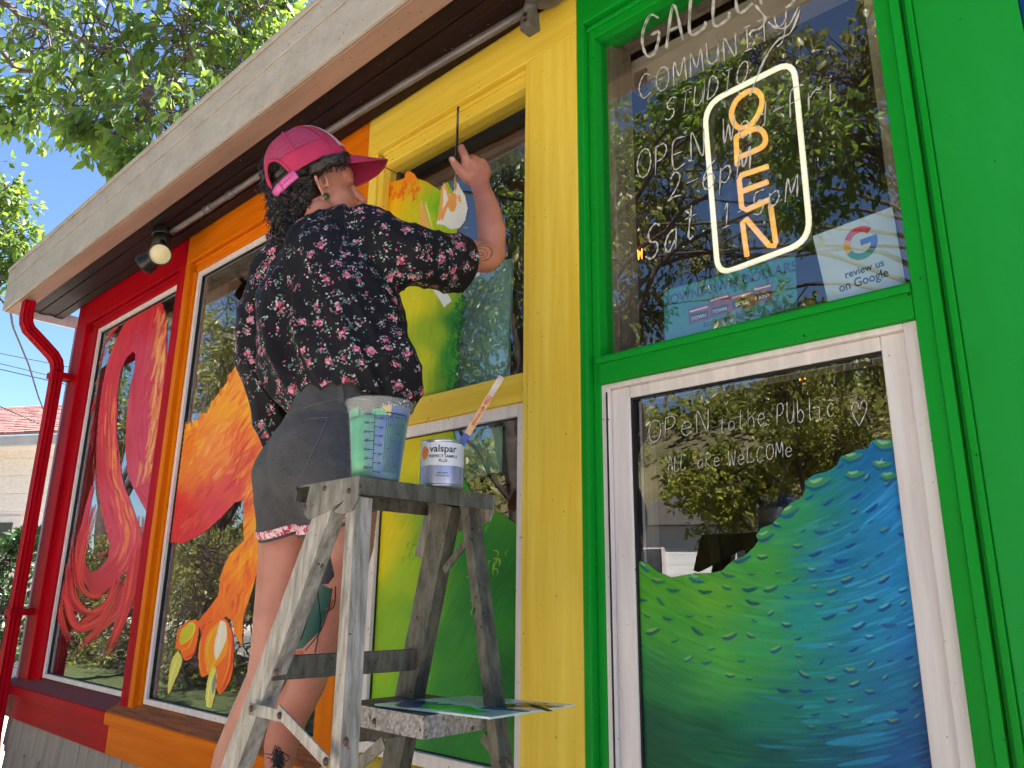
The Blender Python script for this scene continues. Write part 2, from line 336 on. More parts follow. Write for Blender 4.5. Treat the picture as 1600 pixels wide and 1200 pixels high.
sill(-3.6315, -2.06, orangeh, surf('weathered_orange_sill', C(190, 100, 24), C(112, 66, 46), 0.8, 5, HS, 0.6, 30, 0.8, C(70, 40, 28), grime=0.8))
sill(-2.0595, -1.115, yellowh, yellowh)
sill(-1.1145, -0.284, greenh, greenh)
# shingles, one object each, sharing a few meshes
shm = []
for w_ in (0.10, 0.125, 0.15, 0.175):
    me = bpy.data.meshes.new('shingle'); b_ = MB().hexa([(0, -0.018, 0), (w_, -0.018, 0), (w_, 0, 0), (0, 0, 0), (0, -0.007, 0.2), (w_, -0.007, 0.2), (w_, 0, 0.2), (0, 0, 0.2)])
    me.from_pydata(b_.v, [], b_.f); me.materials.append(shing); shm.append((w_, me))
for row, zr in enumerate((0.44, 0.29, 0.14, -0.01)):
    x = -4.995 + 0.04 * row
    while x < -0.3:
        w_, me = random.choice(shm)
        o = link('shingle', me, None, S); o.location = Vector((x, -0.0 - 0.0045 * 0, zr + random.choice((0, 0, -0.018, -0.035, 0.014)))) - S.location
        o.location.y -= 0.001 * (row % 2) + random.uniform(0, 0.0015)
        x += w_ + 0.004
# downspout (a square pipe with ribs)
ds = MB()
def squaretube(pts, w, d_, yaxis=(0, 1, 0)):
    V = []; F = []; n = len(pts); pts = [np.array(p, float) for p in pts]
    prof = []
    nn = 5
    for s_ in range(4):
        for j in range(nn):
            t = -1 + 2 * j / nn; rr = 1.0 if j % 2 == 0 else 0.93
            prof.append([(t, -rr), (rr, t), (-t, rr), (-rr, -t)][s_])
    for i, p in enumerate(pts):
        t = pts[min(i + 1, n - 1)] - pts[max(i - 1, 0)]; t /= np.linalg.norm(t)
        b = np.array([1.0, 0, 0]); b = b - t * (b @ t); b /= np.linalg.norm(b); a = np.cross(b, t)
        for u, v in prof: V.append(p + b * u * w / 2 + a * v * d_ / 2)
    m_ = len(prof)
    F = [(i * m_ + k, i * m_ + (k + 1) % m_, (i + 1) * m_ + (k + 1) % m_, (i + 1) * m_ + k) for i in range(n - 1) for k in range(m_)]
    return V, F
xd = -4.955
pathd = [(xd, -0.285, 2.865), (xd, -0.285, 2.77), (xd, -0.28, 2.735), (xd - .0, -0.262, 2.70), (xd, -0.22, 2.665), (xd, -0.155, 2.61), (xd, -0.115, 2.575), (xd, -0.09, 2.54), (xd, -0.08, 2.50), (xd, -0.078, 2.40), (xd, -0.078, 0.3)]
V, F = squaretube(pathd, 0.075, 0.055); ds.add(V, F)
dso = ds.build('downspout', red, S, 0.0015)
bx('downspout_strap', xd - 0.052, xd + 0.052, -0.115, -0.0005, 2.44, 2.475, red, dso)
bx('downspout_strap', xd - 0.052, xd + 0.052, -0.115, -0.0005, 1.1, 1.135, red, dso)
# conduit along the soffit
pts = [(-3.50, -0.115, 2.885), (-3.36, -0.112, 2.884), (-2.6, -0.105, 2.884), (-1.8, -0.085, 2.884), (-1.22, -0.06, 2.884)]
co = MB().tube(pts, 0.0135, 12).build('conduit', conduit, S)
for x, y in ((-3.1, -0.11), (-2.9, -0.1075)):
    MB().tube([(x - .03, y, 2.884), (x + .03, y, 2.884)], 0.0165, 12).build('conduit_coupling', conduit, co)

# ------------------------------------------------------------------ windows
def frame_ring(x0, x1, z0, z1, w, y0, y1, name, mat, parent, bev=0.002, wt=None, wb=None):
    wt = wt or w; wb = wb or w
    m_ = MB(); m_.box(x0, x0 + w, y0, y1, z0, z1); m_.box(x1 - w, x1, y0, y1, z0, z1)
    m_.box(x0 + w, x1 - w, y0 + .0005, y1, z1 - wt, z1); m_.box(x0 + w, x1 - w, y0 + .0005, y1, z0, z0 + wb)
    return m_.build(name, mat, parent, bev)
WIN = {}
def window(key, x0, x1, z0, z1, fw, fmat, gy=0.05, jm=jamb, bot=None):
    w = empty('window', (0, 0, 0)); w.parent = S; w.location = -S.location   # world-aligned child
    f = frame_ring(x0, x1, z0, z1, fw, 0.03, 0.075, 'frame', fmat, w)
    frame_ring(x0 + fw - 0.0005, x1 - fw + 0.0005, z0 + fw - .0005, z1 - fw + .0005, 0.0035, 0.043, 0.07, 'gasket', gasket, w, 0)
    MB().add([(x0 + fw, gy, z0 + fw), (x1 - fw, gy, z0 + fw), (x1 - fw, gy, z1 - fw), (x0 + fw, gy, z1 - fw)], [(0, 1, 2, 3)]).build('pane', glass, w, fix=False)
    frame_ring(x0 - 0.0, x1 + 0.0, z0 - 0.02, z1 + 0.02, 0.045, 0.0765, 0.17, 'inner_casing', jm, w)
    WIN[key] = w
    return w
window('red', -4.705, -3.60, 0.792, 2.722, 0.022, vinyl, jm=jambd)
window('orange', -3.445, -2.17, 0.786, 2.722, 0.022, vinyl, jm=jamb)
window('yellow_up', -2.03, -1.3125, 1.815, 2.745, 0.008, gasket, jm=rail_dark)
window('yellow_low', -1.975, -1.318, 0.80, 1.742, 0.034, vinyl, jm=gasket)
window('green_up', -1.092, -0.345, 1.805, 2.79, 0.008, gasket, jm=jamb)
# green lower window: outer frame with track and inner sash
w = empty('window', (0, 0, 0)); w.parent = S; w.location = -S.location; WIN['green_low'] = w
frame_ring(-1.085, -0.345, 0.70, 1.741, 0.036, 0.022, 0.1, 'frame', vinyl, w, 0.002, wt=0.012)
frame_ring(-1.049, -0.375, 0.72, 1.729, 0.052, 0.036, 0.09, 'sash', vinyl, w, 0.003, wt=0.028)
frame_ring(-0.998, -0.402, 0.76, 1.703, 0.005, 0.041, 0.07, 'gasket', gasket, w, 0)
MB().add([(-1.0, 0.05, 0.76), (-0.4, 0.05, 0.76), (-0.4, 0.05, 1.71), (-1.0, 0.05, 1.71)], [(0, 1, 2, 3)]).build('pane', glass, w, fix=False)
frame_ring(-1.03, -0.36, 0.70, 1.735, 0.03, 0.1005, 0.15, 'inner_casing', jamb, w)
bx('frame_groove', -1.0525, -1.0495, 0.018, 0.0215, 0.74, 1.72, gasket, w, 0)

# ------------------------------------------------------------------ painting the murals: brush strokes rasterised on a fine grid of the glass
class Canvas:
    def __init__(s, x0, x1, y0, y1, st):
        s.x0, s.y0, s.st = x0, y0, st; s.w = int((x1 - x0) / st) + 1; s.h = int((y1 - y0) / st) + 1
        s.X, s.Y = np.meshgrid(x0 + np.arange(s.w) * st, y0 + np.arange(s.h) * st)
        s.rgb = np.zeros((s.h, s.w, 3)); s.a = np.zeros((s.h, s.w))
    def inside(s, poly):
        p = np.array(poly, float); c = np.zeros(s.X.shape, bool); j = len(p) - 1
        for i in range(len(p)):
            xi, yi = p[i]; xj, yj = p[j]
            if yi != yj: c ^= ((yi > s.Y) != (yj > s.Y)) & (s.X < (xj - xi) * (s.Y - yi) / (yj - yi) + xi)
            j = i
        return c
    def field(s, anchors, pw=3.2):
        num = np.zeros(s.rgb.shape); den = np.zeros(s.a.shape)
        for x, y, c in anchors:
            w_ = 1.0 / (((s.X - x) ** 2 + (s.Y - y) ** 2 + 60.0) ** (pw / 2)); num += w_[..., None] * np.array(c, float); den += w_
        return num / den[..., None]
    def fill(s, poly, col, a=1.0):
        mk = s.inside(poly); s.rgb[mk] = col[mk] if isinstance(col, np.ndarray) and col.ndim == 3 else np.array(col, float); s.a[mk] = a
        return mk
    def stroke(s, pts, w, col, al=0.9, bris=0.6, mask=None, cover=True, taper=True):
        pts = np.array(pts, float); lo = pts.min(0) - w; hi = pts.max(0) + w
        i0 = max(0, int((lo[0] - s.x0) / s.st)); i1 = min(s.w, int((hi[0] - s.x0) / s.st) + 2); j0 = max(0, int((lo[1] - s.y0) / s.st)); j1 = min(s.h, int((hi[1] - s.y0) / s.st) + 2)
        if i1 <= i0 or j1 <= j0: return
        X = s.X[j0:j1, i0:i1]; Y = s.Y[j0:j1, i0:i1]
        best = np.full(X.shape, 1e9); V = np.zeros(X.shape); T = np.zeros(X.shape); L = np.r_[0, np.cumsum(np.hypot(*np.diff(pts, axis=0).T))]; tot = L[-1] + 1e-9
        for k in range(len(pts) - 1):
            d = pts[k + 1] - pts[k]; l = np.hypot(*d) + 1e-9; u = d / l
            t = np.clip((X - pts[k][0]) * u[0] + (Y - pts[k][1]) * u[1], 0, l); dx = X - pts[k][0] - t * u[0]; dy = Y - pts[k][1] - t * u[1]
            dd = np.hypot(dx, dy); sg = np.sign(dx * -u[1] + dy * u[0]); mk = dd < best; best[mk] = dd[mk]; V[mk] = (dd * sg)[mk]; T[mk] = ((L[k] + t) / tot)[mk]
        ww = w / 2 * (np.sqrt(np.clip(np.sin(PI * np.clip(T * 0.94 + 0.03, 0, 1)), 0, 1)) if taper else 1.0)
        A = np.clip((ww - best) / (0.8 * s.st) + 0.5, 0, 1)
        rn = np.random.rand(24); q = (V / (w + 1e-6) + 0.5) * 22; qi = np.clip(q.astype(int), 0, 22); fr = np.clip(q - qi, 0, 1); nz = rn[qi] * (1 - fr) + rn[qi + 1] * fr
        A = A * al * (1 - bris * nz * (0.35 + 0.65 * T))
        if mask is not None: A = A * mask[j0:j1, i0:i1]
        col = np.array(col, float); sub = s.rgb[j0:j1, i0:i1]; a0 = s.a[j0:j1, i0:i1]
        na = A + a0 * (1 - A) if cover else a0
        mixw = np.where(na > 1e-4, A / np.maximum(na, 1e-4), 0) if cover else A
        cc = col + (nz[..., None] - 0.5) * 16
        s.rgb[j0:j1, i0:i1] = sub * (1 - mixw[..., None]) + cc * mixw[..., None]; s.a[j0:j1, i0:i1] = na
    def build(s, name, parent, y, zlim=None, xlim=None):
        # map the picture grid on to the glass plane
        R = (CF[None, None] * FPX + CR[None, None] * (s.X[..., None] - 800) - CU[None, None] * (s.Y[..., None] - 600))
        P = CAM + R * ((y + 1.45) / R[..., 1])[..., None]
        ok = s.a > 0.03
        if xlim: ok &= (P[..., 0] > xlim[0]) & (P[..., 0] < xlim[1])
        if zlim: ok &= (P[..., 2] > zlim[0]) & (P[..., 2] < zlim[1])
        q = ok[:-1, :-1] | ok[1:, :-1] | ok[:-1, 1:] | ok[1:, 1:]
        inb = np.ones_like(ok)
        if xlim: inb &= (P[..., 0] > xlim[0] - .002) & (P[..., 0] < xlim[1] + .002)
        if zlim: inb &= (P[..., 2] > zlim[0] - .002) & (P[..., 2] < zlim[1] + .002)
        q &= inb[:-1, :-1] & inb[1:, :-1] & inb[:-1, 1:] & inb[1:, 1:]
        idx = np.arange(s.w * s.h).reshape(s.h, s.w); J, I = np.nonzero(q)
        F = np.stack([idx[J + 1, I], idx[J + 1, I + 1], idx[J, I + 1], idx[J, I]], 1)
        used = np.unique(F); rem = np.full(s.w * s.h, -1); rem[used] = np.arange(len(used))
        c = np.clip(s.rgb, 0, 255) / 255.0; c = np.where(c <= 0.04045, c / 12.92, ((c + 0.055) / 1.055) ** 2.4)
        cols = np.concatenate([c, s.a[..., None]], 2).reshape(-1, 4)[used]
        me = np_mesh(name, P.reshape(-1, 3)[used], rem[F], True, cols)
        return link(name, me, mural_m, parent)
def rc(c, j=14): return tuple(np.clip(np.array(c, float) + np.random.uniform(-j, j) + np.random.uniform(-j * .6, j * .6, 3), 0, 255))
def zz(pts, ox, oy, k): return [(ox + x * k, oy + y * k) for x, y in pts]

# --- wave mural (green lower window)
cv = Canvas(975, 1520, 670, 1345, 1.25)
top = zz([(205, 862), (235, 862), (262, 872), (290, 898), (340, 920), (420, 905), (470, 905), (520, 895), (556, 862), (600, 842), (634, 812), (650, 788), (642, 768), (662, 742), (700, 728), (728, 700), (742, 674), (770, 652), (806, 634), (822, 600), (815, 576), (850, 552), (900, 540), (932, 518), (945, 488), (1000, 466), (1042, 458), (1052, 436), (1072, 424), (1150, 430), (1200, 432), (1330, 430)], 900, 500, .4375)
poly = top + [(1540, 1360), (960, 1360), (960, 880)]
anch = [(1010, 920, (70, 145, 40)), (1050, 980, (58, 138, 58)), (1100, 930, (86, 150, 48)), (1180, 880, (60, 140, 70)), (1230, 800, (40, 130, 100)), (1280, 740, (20, 112, 142)), (1350, 720, (12, 92, 172)), (1410, 700, (10, 98, 178)), (1400, 800, (20, 112, 208)), (1300, 880, (15, 106, 178)), (1420, 900, (20, 118, 212)), (1440, 1000, (15, 98, 196)), (1350, 980, (20, 118, 190)), (1250, 960, (25, 128, 150)), (1180, 1000, (45, 140, 100)), (1120, 1030, (70, 150, 70)), (1100, 1060, (58, 138, 80)), (1030, 1060, (30, 108, 68)), (1010, 1130, (0, 75, 60)), (1020, 1190, (0, 72, 55)), (1100, 1150, (0, 84, 70)), (1200, 1120, (15, 108, 110)), (1200, 1180, (0, 78, 92)), (1300, 1100, (15, 112, 150)), (1300, 1180, (0, 78, 120)), (1400, 1090, (15, 102, 168)), (1455, 1080, (10, 48, 128)), (1475, 1180, (8, 30, 92)), (1400, 1180, (10, 78, 158))]
anch = [(x, y, (c[0] + 4, min(255, c[1] * 1.08), c[2] * .9)) for x, y, c in anch]
fld = cv.field(anch); mk = cv.fill(poly, fld)
mkf = mk.astype(float)
def wdir(x, y):
    dx, dy = x - 1235, y - 610; v = np.array([dy, -dx]); v = v / (np.hypot(*v) + 1e-6)
    if y < 900: k_ = (900 - y) / 200.0; v = v + np.array([0.55, -0.65]) * min(k_, 1.6); v /= np.hypot(*v)
    return v
for i in range(3100):
    x = np.random.uniform(980, 1510); y = np.random.uniform(690, 1335)
    jx = min(cv.w - 1, max(0, int((x - cv.x0) / cv.st))); jy = min(cv.h - 1, max(0, int((y - cv.y0) / cv.st)))
    c = fld[jy, jx]; L = np.random.uniform(22, 80) * (0.6 if y < 850 else 1); P = [np.array([x, y])]
    for k_ in range(5): P.append(P[-1] + wdir(*P[-1]) * L / 5)
    big = random.random(); s_ = 26 if big < .6 else 48
    cv.stroke(P, np.random.uniform(2, 8), rc(c, s_ * (0.45 if y > 760 else .4)), np.random.uniform(.3, .75), .9, mkf, False)
for i in range(170):        # light streaks in the blue and teal
    x = np.random.uniform(1180, 1470); y = np.random.uniform(780, 1210)
    if x < 1250 and y < 1050: continue
    P = [np.array([x, y])]
    L = np.random.uniform(30, 80)
    for k_ in range(5): P.append(P[-1] + wdir(*P[-1]) * L / 5)
    cc = (70, 170, 220) if y < 1050 else (30, 150, 175)
    cv.stroke(P, np.random.uniform(1.5, 6), rc(cc, 12), np.random.uniform(.25, .7), .95, mkf, False)
for (x, y, w_, L) in ((1330, 1150, 14, 75), (1372, 1120, 12, 50), (1345, 1185, 8, 70), (1400, 930, 7, 45), (1420, 870, 9, 40), (1300, 950, 6, 55), (1270, 1000, 6, 60)):
    P = [np.array([x - L / 2, y + L * .15])]
    for k_ in range(6): P.append(P[-1] + wdir(*P[-1]) * L / 5)
    cv.stroke(P, w_, (40, 150, 195), .75, .7, mkf, False)
def dab(c_, x, y, s_, col, ang, a=.9):
    P = [(x + s_ * math.cos(ang + b_) * q, y + s_ * math.sin(ang + b_) * q) for b_, q in ((PI, 1), (PI * .82, .5), (0.0, .15), (-.2, .6), (-.05, 1))]
    P = [(x - s_ * math.cos(ang), y - s_ * math.sin(ang)), (x - s_ * .3 * math.cos(ang) + s_ * .22 * math.sin(ang), y - s_ * .3 * math.sin(ang) + s_ * .28), (x + s_ * .4 * math.cos(ang), y + s_ * .4 * math.sin(ang) + s_ * .16), (x + s_ * math.cos(ang), y + s_ * math.sin(ang))]
    c_.stroke(P, s_ * .55, col, a, .35, mkf, False)
rs = np.random.RandomState(5); dabs = []
for t_ in range(4000):
    x = rs.uniform(1000, 1470); y = rs.uniform(715, 1140)
    if y > 1010 + 0.35 * (x - 1000) and x < 1250: continue
    if any((x - a) ** 2 + ((y - b) * 1.3) ** 2 < 27 ** 2 for a, b in dabs): continue
    dabs.append((x, y))
    if len(dabs) > 165: break
for x, y in dabs:
    jx = min(cv.w - 1, int((x - cv.x0) / cv.st)); jy = min(cv.h - 1, int((y - cv.y0) / cv.st))
    if not mk[jy, jx]: continue
    v = wdir(x, y); an = math.atan2(v[1], v[0]) * .6 + rs.normal(0, .28); s_ = rs.uniform(5, 12); b_ = fld[jy, jx]
    dk = (8, 60, 130) if b_[2] > 90 else (14, 78, 96)
    dab(cv, x, y + 1.5, s_, rc(dk, 12), an, .85)
    if rs.rand() < .6:
        lt = (128, 168, 84) if b_[2] < 150 or rs.rand() < .5 else (110, 180, 190)
        dab(cv, x - 1, y - 2.2, s_ * .72, rc(lt, 16), an, .8)
for (x, y, s_, an) in ((1384, 692, 20, .08), (1332, 712, 16, -.12), (1278, 752, 20, -.2), (1232, 796, 17, -.3), (1196, 835, 14, -.35), (1158, 868, 15, -.2), (1088, 902, 12, .3), (1008, 884, 9, .7), (1378, 724, 15, .05), (1336, 740, 15, -.1), (1390, 742, 15, -.05)):
    dab(cv, x, y + 4, s_, (14, 84, 120), an); dab(cv, x, y - 1, s_ * .95, (66, 140, 84), an); dab(cv, x - 3, y - 3, s_ * .5, (150, 190, 130), an)
edge = top[:-1]
for k_ in range(len(edge) - 1): cv.stroke([edge[k_], edge[k_ + 1]], 2.2, (60, 130, 90), .6, .5, mkf, False)
o = cv.build('wave_mural', WIN['green_low'], 0.0485, (0.762, 1.703), (-0.998, -0.402))
o['label'] = 'painted green and blue wave with scale dabs on the glass'

# --- red feather mural (red window)
cv = Canvas(85, 300, 455, 1080, 1.1)
K1 = lambda pts: zz(pts, 90, 460, .2666); K5 = lambda pts: zz(pts, 0, 600, .2625); K6 = lambda pts: zz(pts, 0, 885, .2625)
outL = K1([(600, 40), (560, 45), (500, 70), (430, 120), (380, 190), (330, 290), (290, 400), (260, 540), (240, 700), (225, 880), (228, 1050), (245, 1200)]) + K5([(604, 760), (625, 860), (655, 960), (640, 1040), (590, 1100), (540, 1120), (515, 1080), (500, 1000), (505, 900), (530, 760), (560, 620), (545, 600), (505, 740), (470, 900), (465, 1050), (490, 1160)])
outR = K6([(560, 190), (620, 160), (720, 60), (800, 0), (850, -110)]) + K5([(830, 850), (790, 740), (740, 600), (700, 430), (695, 280)]) + K1([(380, 1080), (355, 950), (345, 800), (350, 700), (350, 600), (370, 450), (400, 380), (440, 335), (455, 350), (455, 420), (430, 520), (405, 680), (395, 900), (410, 1050), (440, 1130)]) + K5([(806, 640), (860, 740), (900, 800), (1010, 640), (1060, 0), (1100, -300)]) + K1([(640, 500), (640, 250), (630, 120), (620, 60)])
poly = outL + outR
anch = [(240, 490, (196, 16, 40)), (195, 560, (206, 34, 56)), (225, 560, (196, 44, 72)), (165, 650, (204, 26, 50)), (160, 720, (196, 30, 50)), (215, 650, (200, 52, 86)), (235, 740, (200, 62, 96)), (170, 790, (206, 56, 86)), (195, 850, (206, 62, 90)), (160, 900, (186, 40, 60)), (130, 900, (170, 30, 44)), (150, 930, (186, 28, 44)), (210, 780, (206, 70, 100)), (225, 500, (200, 24, 48))]
fld = cv.field(anch); mk = cv.fill(poly, fld); mkf = mk.astype(float)
def spine(ctrl, n=24):
    c_ = np.array(ctrl, float); t = np.linspace(0, len(c_) - 1, n); out = []
    for q in t:
        i = min(int(q), len(c_) - 2); f_ = q - i; p0 = c_[max(i - 1, 0)]; p1 = c_[i]; p2 = c_[i + 1]; p3 = c_[min(i + 2, len(c_) - 1)]
        out.append(.5 * ((2 * p1) + (-p0 + p2) * f_ + (2 * p0 - 5 * p1 + 4 * p2 - p3) * f_ ** 2 + (-p0 + 3 * p1 - 3 * p2 + p3) * f_ ** 3))
    return np.array(out)
armL = spine(K1([(520, 130), (400, 260), (330, 450), (300, 650), (290, 850), (300, 1050)]) + K5([(684, 660), (720, 780), (740, 900), (700, 1050), (600, 1150)]), 60)
armR = spine(K1([(540, 130), (520, 300), (490, 500), (470, 750), (480, 950), (530, 1150)]) + K5([(860, 600), (930, 740)]), 40)
for arm, cset in ((armL, [(214, 44, 64), (170, 10, 34), (224, 92, 70), (196, 24, 52)]), (armR, [(204, 56, 84), (182, 24, 60), (212, 80, 104), (186, 34, 70)])):
    for i in range(260):
        a = np.random.randint(0, len(arm) - 5); of = np.random.normal(0, 13); seg = arm[a:a + np.random.randint(4, 9)]
        d = np.gradient(seg, axis=0); nn_ = np.stack([-d[:, 1], d[:, 0]], 1); nn_ /= np.hypot(*nn_.T)[:, None] + 1e-6
        cv.stroke(seg + nn_ * of, np.random.uniform(1.5, 6), rc(random.choice(cset), 14), np.random.uniform(.2, .5), .9, mkf, False)
for i in range(150):       # peach feathers down the right arm, and flecks down the left
    t = np.random.rand(); y0 = 475 + t * 250; x0 = 250 + 8 * math.sin(t * 3) - t * 22 + np.random.normal(0, 6)
    L = np.random.uniform(14, 46); cv.stroke([(x0 + 3, y0), (x0 + 1, y0 + L * .5), (x0 - 4, y0 + L)], np.random.uniform(1.6, 4.2), rc(random.choice([(226, 150, 86), (218, 128, 62), (206, 96, 74), (230, 166, 100), (196, 50, 60)]), 12), .9, .4, None, True)
for i in range(110):
    a = np.random.randint(14, len(armL) - 8); seg = armL[a:a + 5]; of = np.random.normal(8, 9)
    d = np.gradient(seg, axis=0); nn_ = np.stack([-d[:, 1], d[:, 0]], 1); nn_ /= np.hypot(*nn_.T)[:, None] + 1e-6
    cv.stroke(seg + nn_ * (of * -.8), np.random.uniform(1, 2.4), rc(random.choice([(236, 130, 66), (240, 150, 80), (228, 80, 60)]), 12), .8, .3, mkf, False)
# trailing feather strands
strs = [K6([(850, -300), (830, -100), (760, 150), (700, 280), (560, 400), (450, 480)]), K6([(370, -100), (350, 150), (370, 330), (430, 480)]), K6([(480, -250), (455, -50), (480, 120), (560, 180), (660, 130)]), K6([(400, -60), (400, 200), (460, 360), (600, 300), (700, 120)]), K6([(790, -50), (770, 200), (690, 420), (610, 580)]), K6([(800, -100), (740, 250), (640, 500)]), K6([(700, 0), (650, 200), (500, 330), (420, 400)]), K6([(740, 60), (620, 330), (480, 500)]), K6([(840, -150), (800, 150), (720, 330)]), K6([(560, -360), (500, -150), (470, 30), (520, 150)]), K6([(420, 0), (430, 180), (520, 270), (640, 220)])]
for s_ in strs:
    sp = spine(s_, 22)
    for i in range(15):
        of = np.random.normal(0, 3.6); q = sp + np.array([of, np.random.normal(0, 2.5)]); a = np.random.randint(0, 6); b_ = np.random.randint(14, 22)
        cv.stroke(q[a:b_], np.random.uniform(2, 6), rc(random.choice([(190, 14, 40), (206, 34, 56), (150, 6, 30), (214, 60, 66)]), 12), .62, .85, None, True)
    for i in range(3): q = sp + np.array([np.random.normal(0, 3), 0]); cv.stroke(q[3:19], np.random.uniform(1, 1.8), rc((232, 100, 50), 16), .8, .4, None, True)
for arm, k_ in ((armL, 1),):
    for i in range(45):
        a = np.random.randint(0, len(arm) - 5); seg = arm[a:a + 4]; d = np.gradient(seg, axis=0); nn_ = np.stack([-d[:, 1], d[:, 0]], 1); nn_ /= np.hypot(*nn_.T)[:, None] + 1e-6
        w_ = 25 if arm is armL else 20; off_ = np.linspace(w_ * .8, w_ * np.random.uniform(1.0, 1.2), len(seg))[:, None] * k_
        cv.stroke(seg + nn_ * off_, np.random.uniform(1.6, 3.4), rc(random.choice([(206, 26, 50), (186, 14, 40), (224, 70, 50)]), 12), .6, .7, None, True)
o = cv.build('feather_mural', WIN['red'], 0.0485, (0.832, 2.69), (-4.68, -3.625))
o['label'] = 'painted red and pink tail feathers curling down the glass'

# --- orange bird mural (orange window)
cv = Canvas(245, 560, 470, 1140, 1.1)
Ko = lambda pts: zz(pts, 240, 480, .3169)
body = Ko([(100, 600), (140, 590), (158, 578), (172, 592), (185, 575), (205, 560), (215, 570), (240, 525), (262, 520), (300, 450), (340, 400), (372, 350), (400, 290), (430, 240), (520, 130), (700, 60), (960, 60), (960, 700), (640, 860), (600, 1050), (560, 1200)]) + K6([(1540, -200), (1540, 0), (1500, 150), (1450, 300), (1440, 480), (1395, 400), (1385, 330), (1350, 300), (1250, 330), (1200, 400), (1180, 350), (1060, 400), (1050, 470), (1040, 500), (1055, 380), (1110, 330), (1175, 330), (1250, 240), (1300, 170), (1310, 60), (1340, -20), (1370, -80)]) + K5([(1380, 1000), (1450, 930), (1445, 800), (1450, 690)]) + Ko([(400, 965), (330, 1040), (250, 1110), (150, 1165), (80, 1160), (55, 1140), (60, 900)])
anch = [(290, 680, (236, 124, 16)), (340, 640, (240, 150, 26)), (380, 590, (240, 150, 40)), (400, 640, (244, 170, 20)), (285, 740, (230, 120, 40)), (340, 700, (240, 140, 60)), (370, 690, (238, 120, 40)), (280, 800, (214, 40, 36)), (300, 835, (206, 38, 50)), (340, 800, (212, 58, 74)), (370, 760, (214, 66, 70)), (385, 720, (214, 80, 56)), (395, 760, (236, 130, 50)), (392, 830, (240, 150, 30)), (380, 880, (246, 150, 10)), (360, 940, (238, 120, 26)), (395, 900, (240, 110, 20)), (330, 970, (232, 96, 18)), (360, 990, (240, 130, 16)), (500, 700, (240, 140, 30))]
fld = cv.field(anch); mk = cv.fill(body, fld); mkf = mk.astype(float)
for i in range(1100):
    x = np.random.uniform(255, 450); y = np.random.uniform(540, 1000); jx = min(cv.w - 1, int((x - cv.x0) / cv.st)); jy = min(cv.h - 1, int((y - cv.y0) / cv.st)); c = fld[jy, jx]
    v = np.array([.62, -.78]) if y < 850 and x < 385 else np.array([-.25, .97])
    L = np.random.uniform(10, 36); b_ = np.random.normal(0, .22); v = np.array([v[0] * math.cos(b_) - v[1] * math.sin(b_), v[0] * math.sin(b_) + v[1] * math.cos(b_)])
    c = random.choice([c, c, (246, 190, 90), (250, 196, 30), (222, 70, 40)] if y < 760 or x > 375 else [c, c, (222, 60, 70), (236, 110, 60), (196, 30, 50)])
    cv.stroke([(x, y), (x + v[0] * L, y + v[1] * L)], np.random.uniform(1.5, 6), rc(c, 14), np.random.uniform(.25, .6), .9, mkf, False)
for i in range(60):        # ragged top edge
    k_ = np.random.randint(1, 13); p = body[k_]; q = body[k_ + 1]; t = np.random.rand(); x = p[0] * (1 - t) + q[0] * t; y = p[1] * (1 - t) + q[1] * t
    cv.stroke([(x, y + 8), (x + np.random.normal(2, 3), y - np.random.uniform(1, 6))], np.random.uniform(2, 4.5), rc(random.choice([(244, 170, 30), (232, 110, 20)]), 14), .95, .2)
for i in range(40):
    x = 372 + np.random.normal(0, 8); y = np.random.uniform(660, 860); cv.stroke([(x + 12, y - 12), (x, y + 6), (x - 4, y + 22)], np.random.uniform(1, 2.5), rc((206, 50, 50), 16), .6, .4, mkf, False)
def blob(pts, col, w_=None): cv.fill(spine(pts + [pts[0]], 40).tolist(), col, 1.0)
blob(K6([(1110, 330), (1175, 320), (1180, 420), (1150, 530), (1100, 560), (1070, 500), (1045, 480), (1060, 390)]), (236, 104, 24))
blob(K6([(1115, 345), (1150, 330), (1160, 380), (1110, 450), (1070, 460), (1075, 390)]), (196, 186, 40))
blob(K6([(1060, 500), (1085, 560), (1050, 660), (1000, 765), (1005, 640), (1025, 550)]), (214, 204, 96))
blob(K6([(1240, 340), (1320, 300), (1380, 380), (1390, 560), (1370, 680), (1310, 760), (1280, 700), (1270, 620), (1200, 660), (1180, 540), (1195, 420)]), (236, 100, 22))
blob(K6([(1250, 380), (1310, 330), (1350, 380), (1355, 500), (1320, 560), (1280, 600), (1240, 620), (1215, 540), (1225, 440)]), (240, 144, 24))
blob(K6([(1310, 320), (1345, 340), (1350, 420), (1320, 500), (1285, 560), (1275, 480), (1290, 400)]), (226, 216, 190))
blob(K6([(1275, 595), (1290, 640), (1280, 760), (1250, 870), (1232, 875), (1222, 780), (1232, 690), (1250, 630)]), (216, 208, 100))
blob(K6([(1285, 620), (1288, 680), (1268, 760), (1262, 700)]), (120, 130, 130))
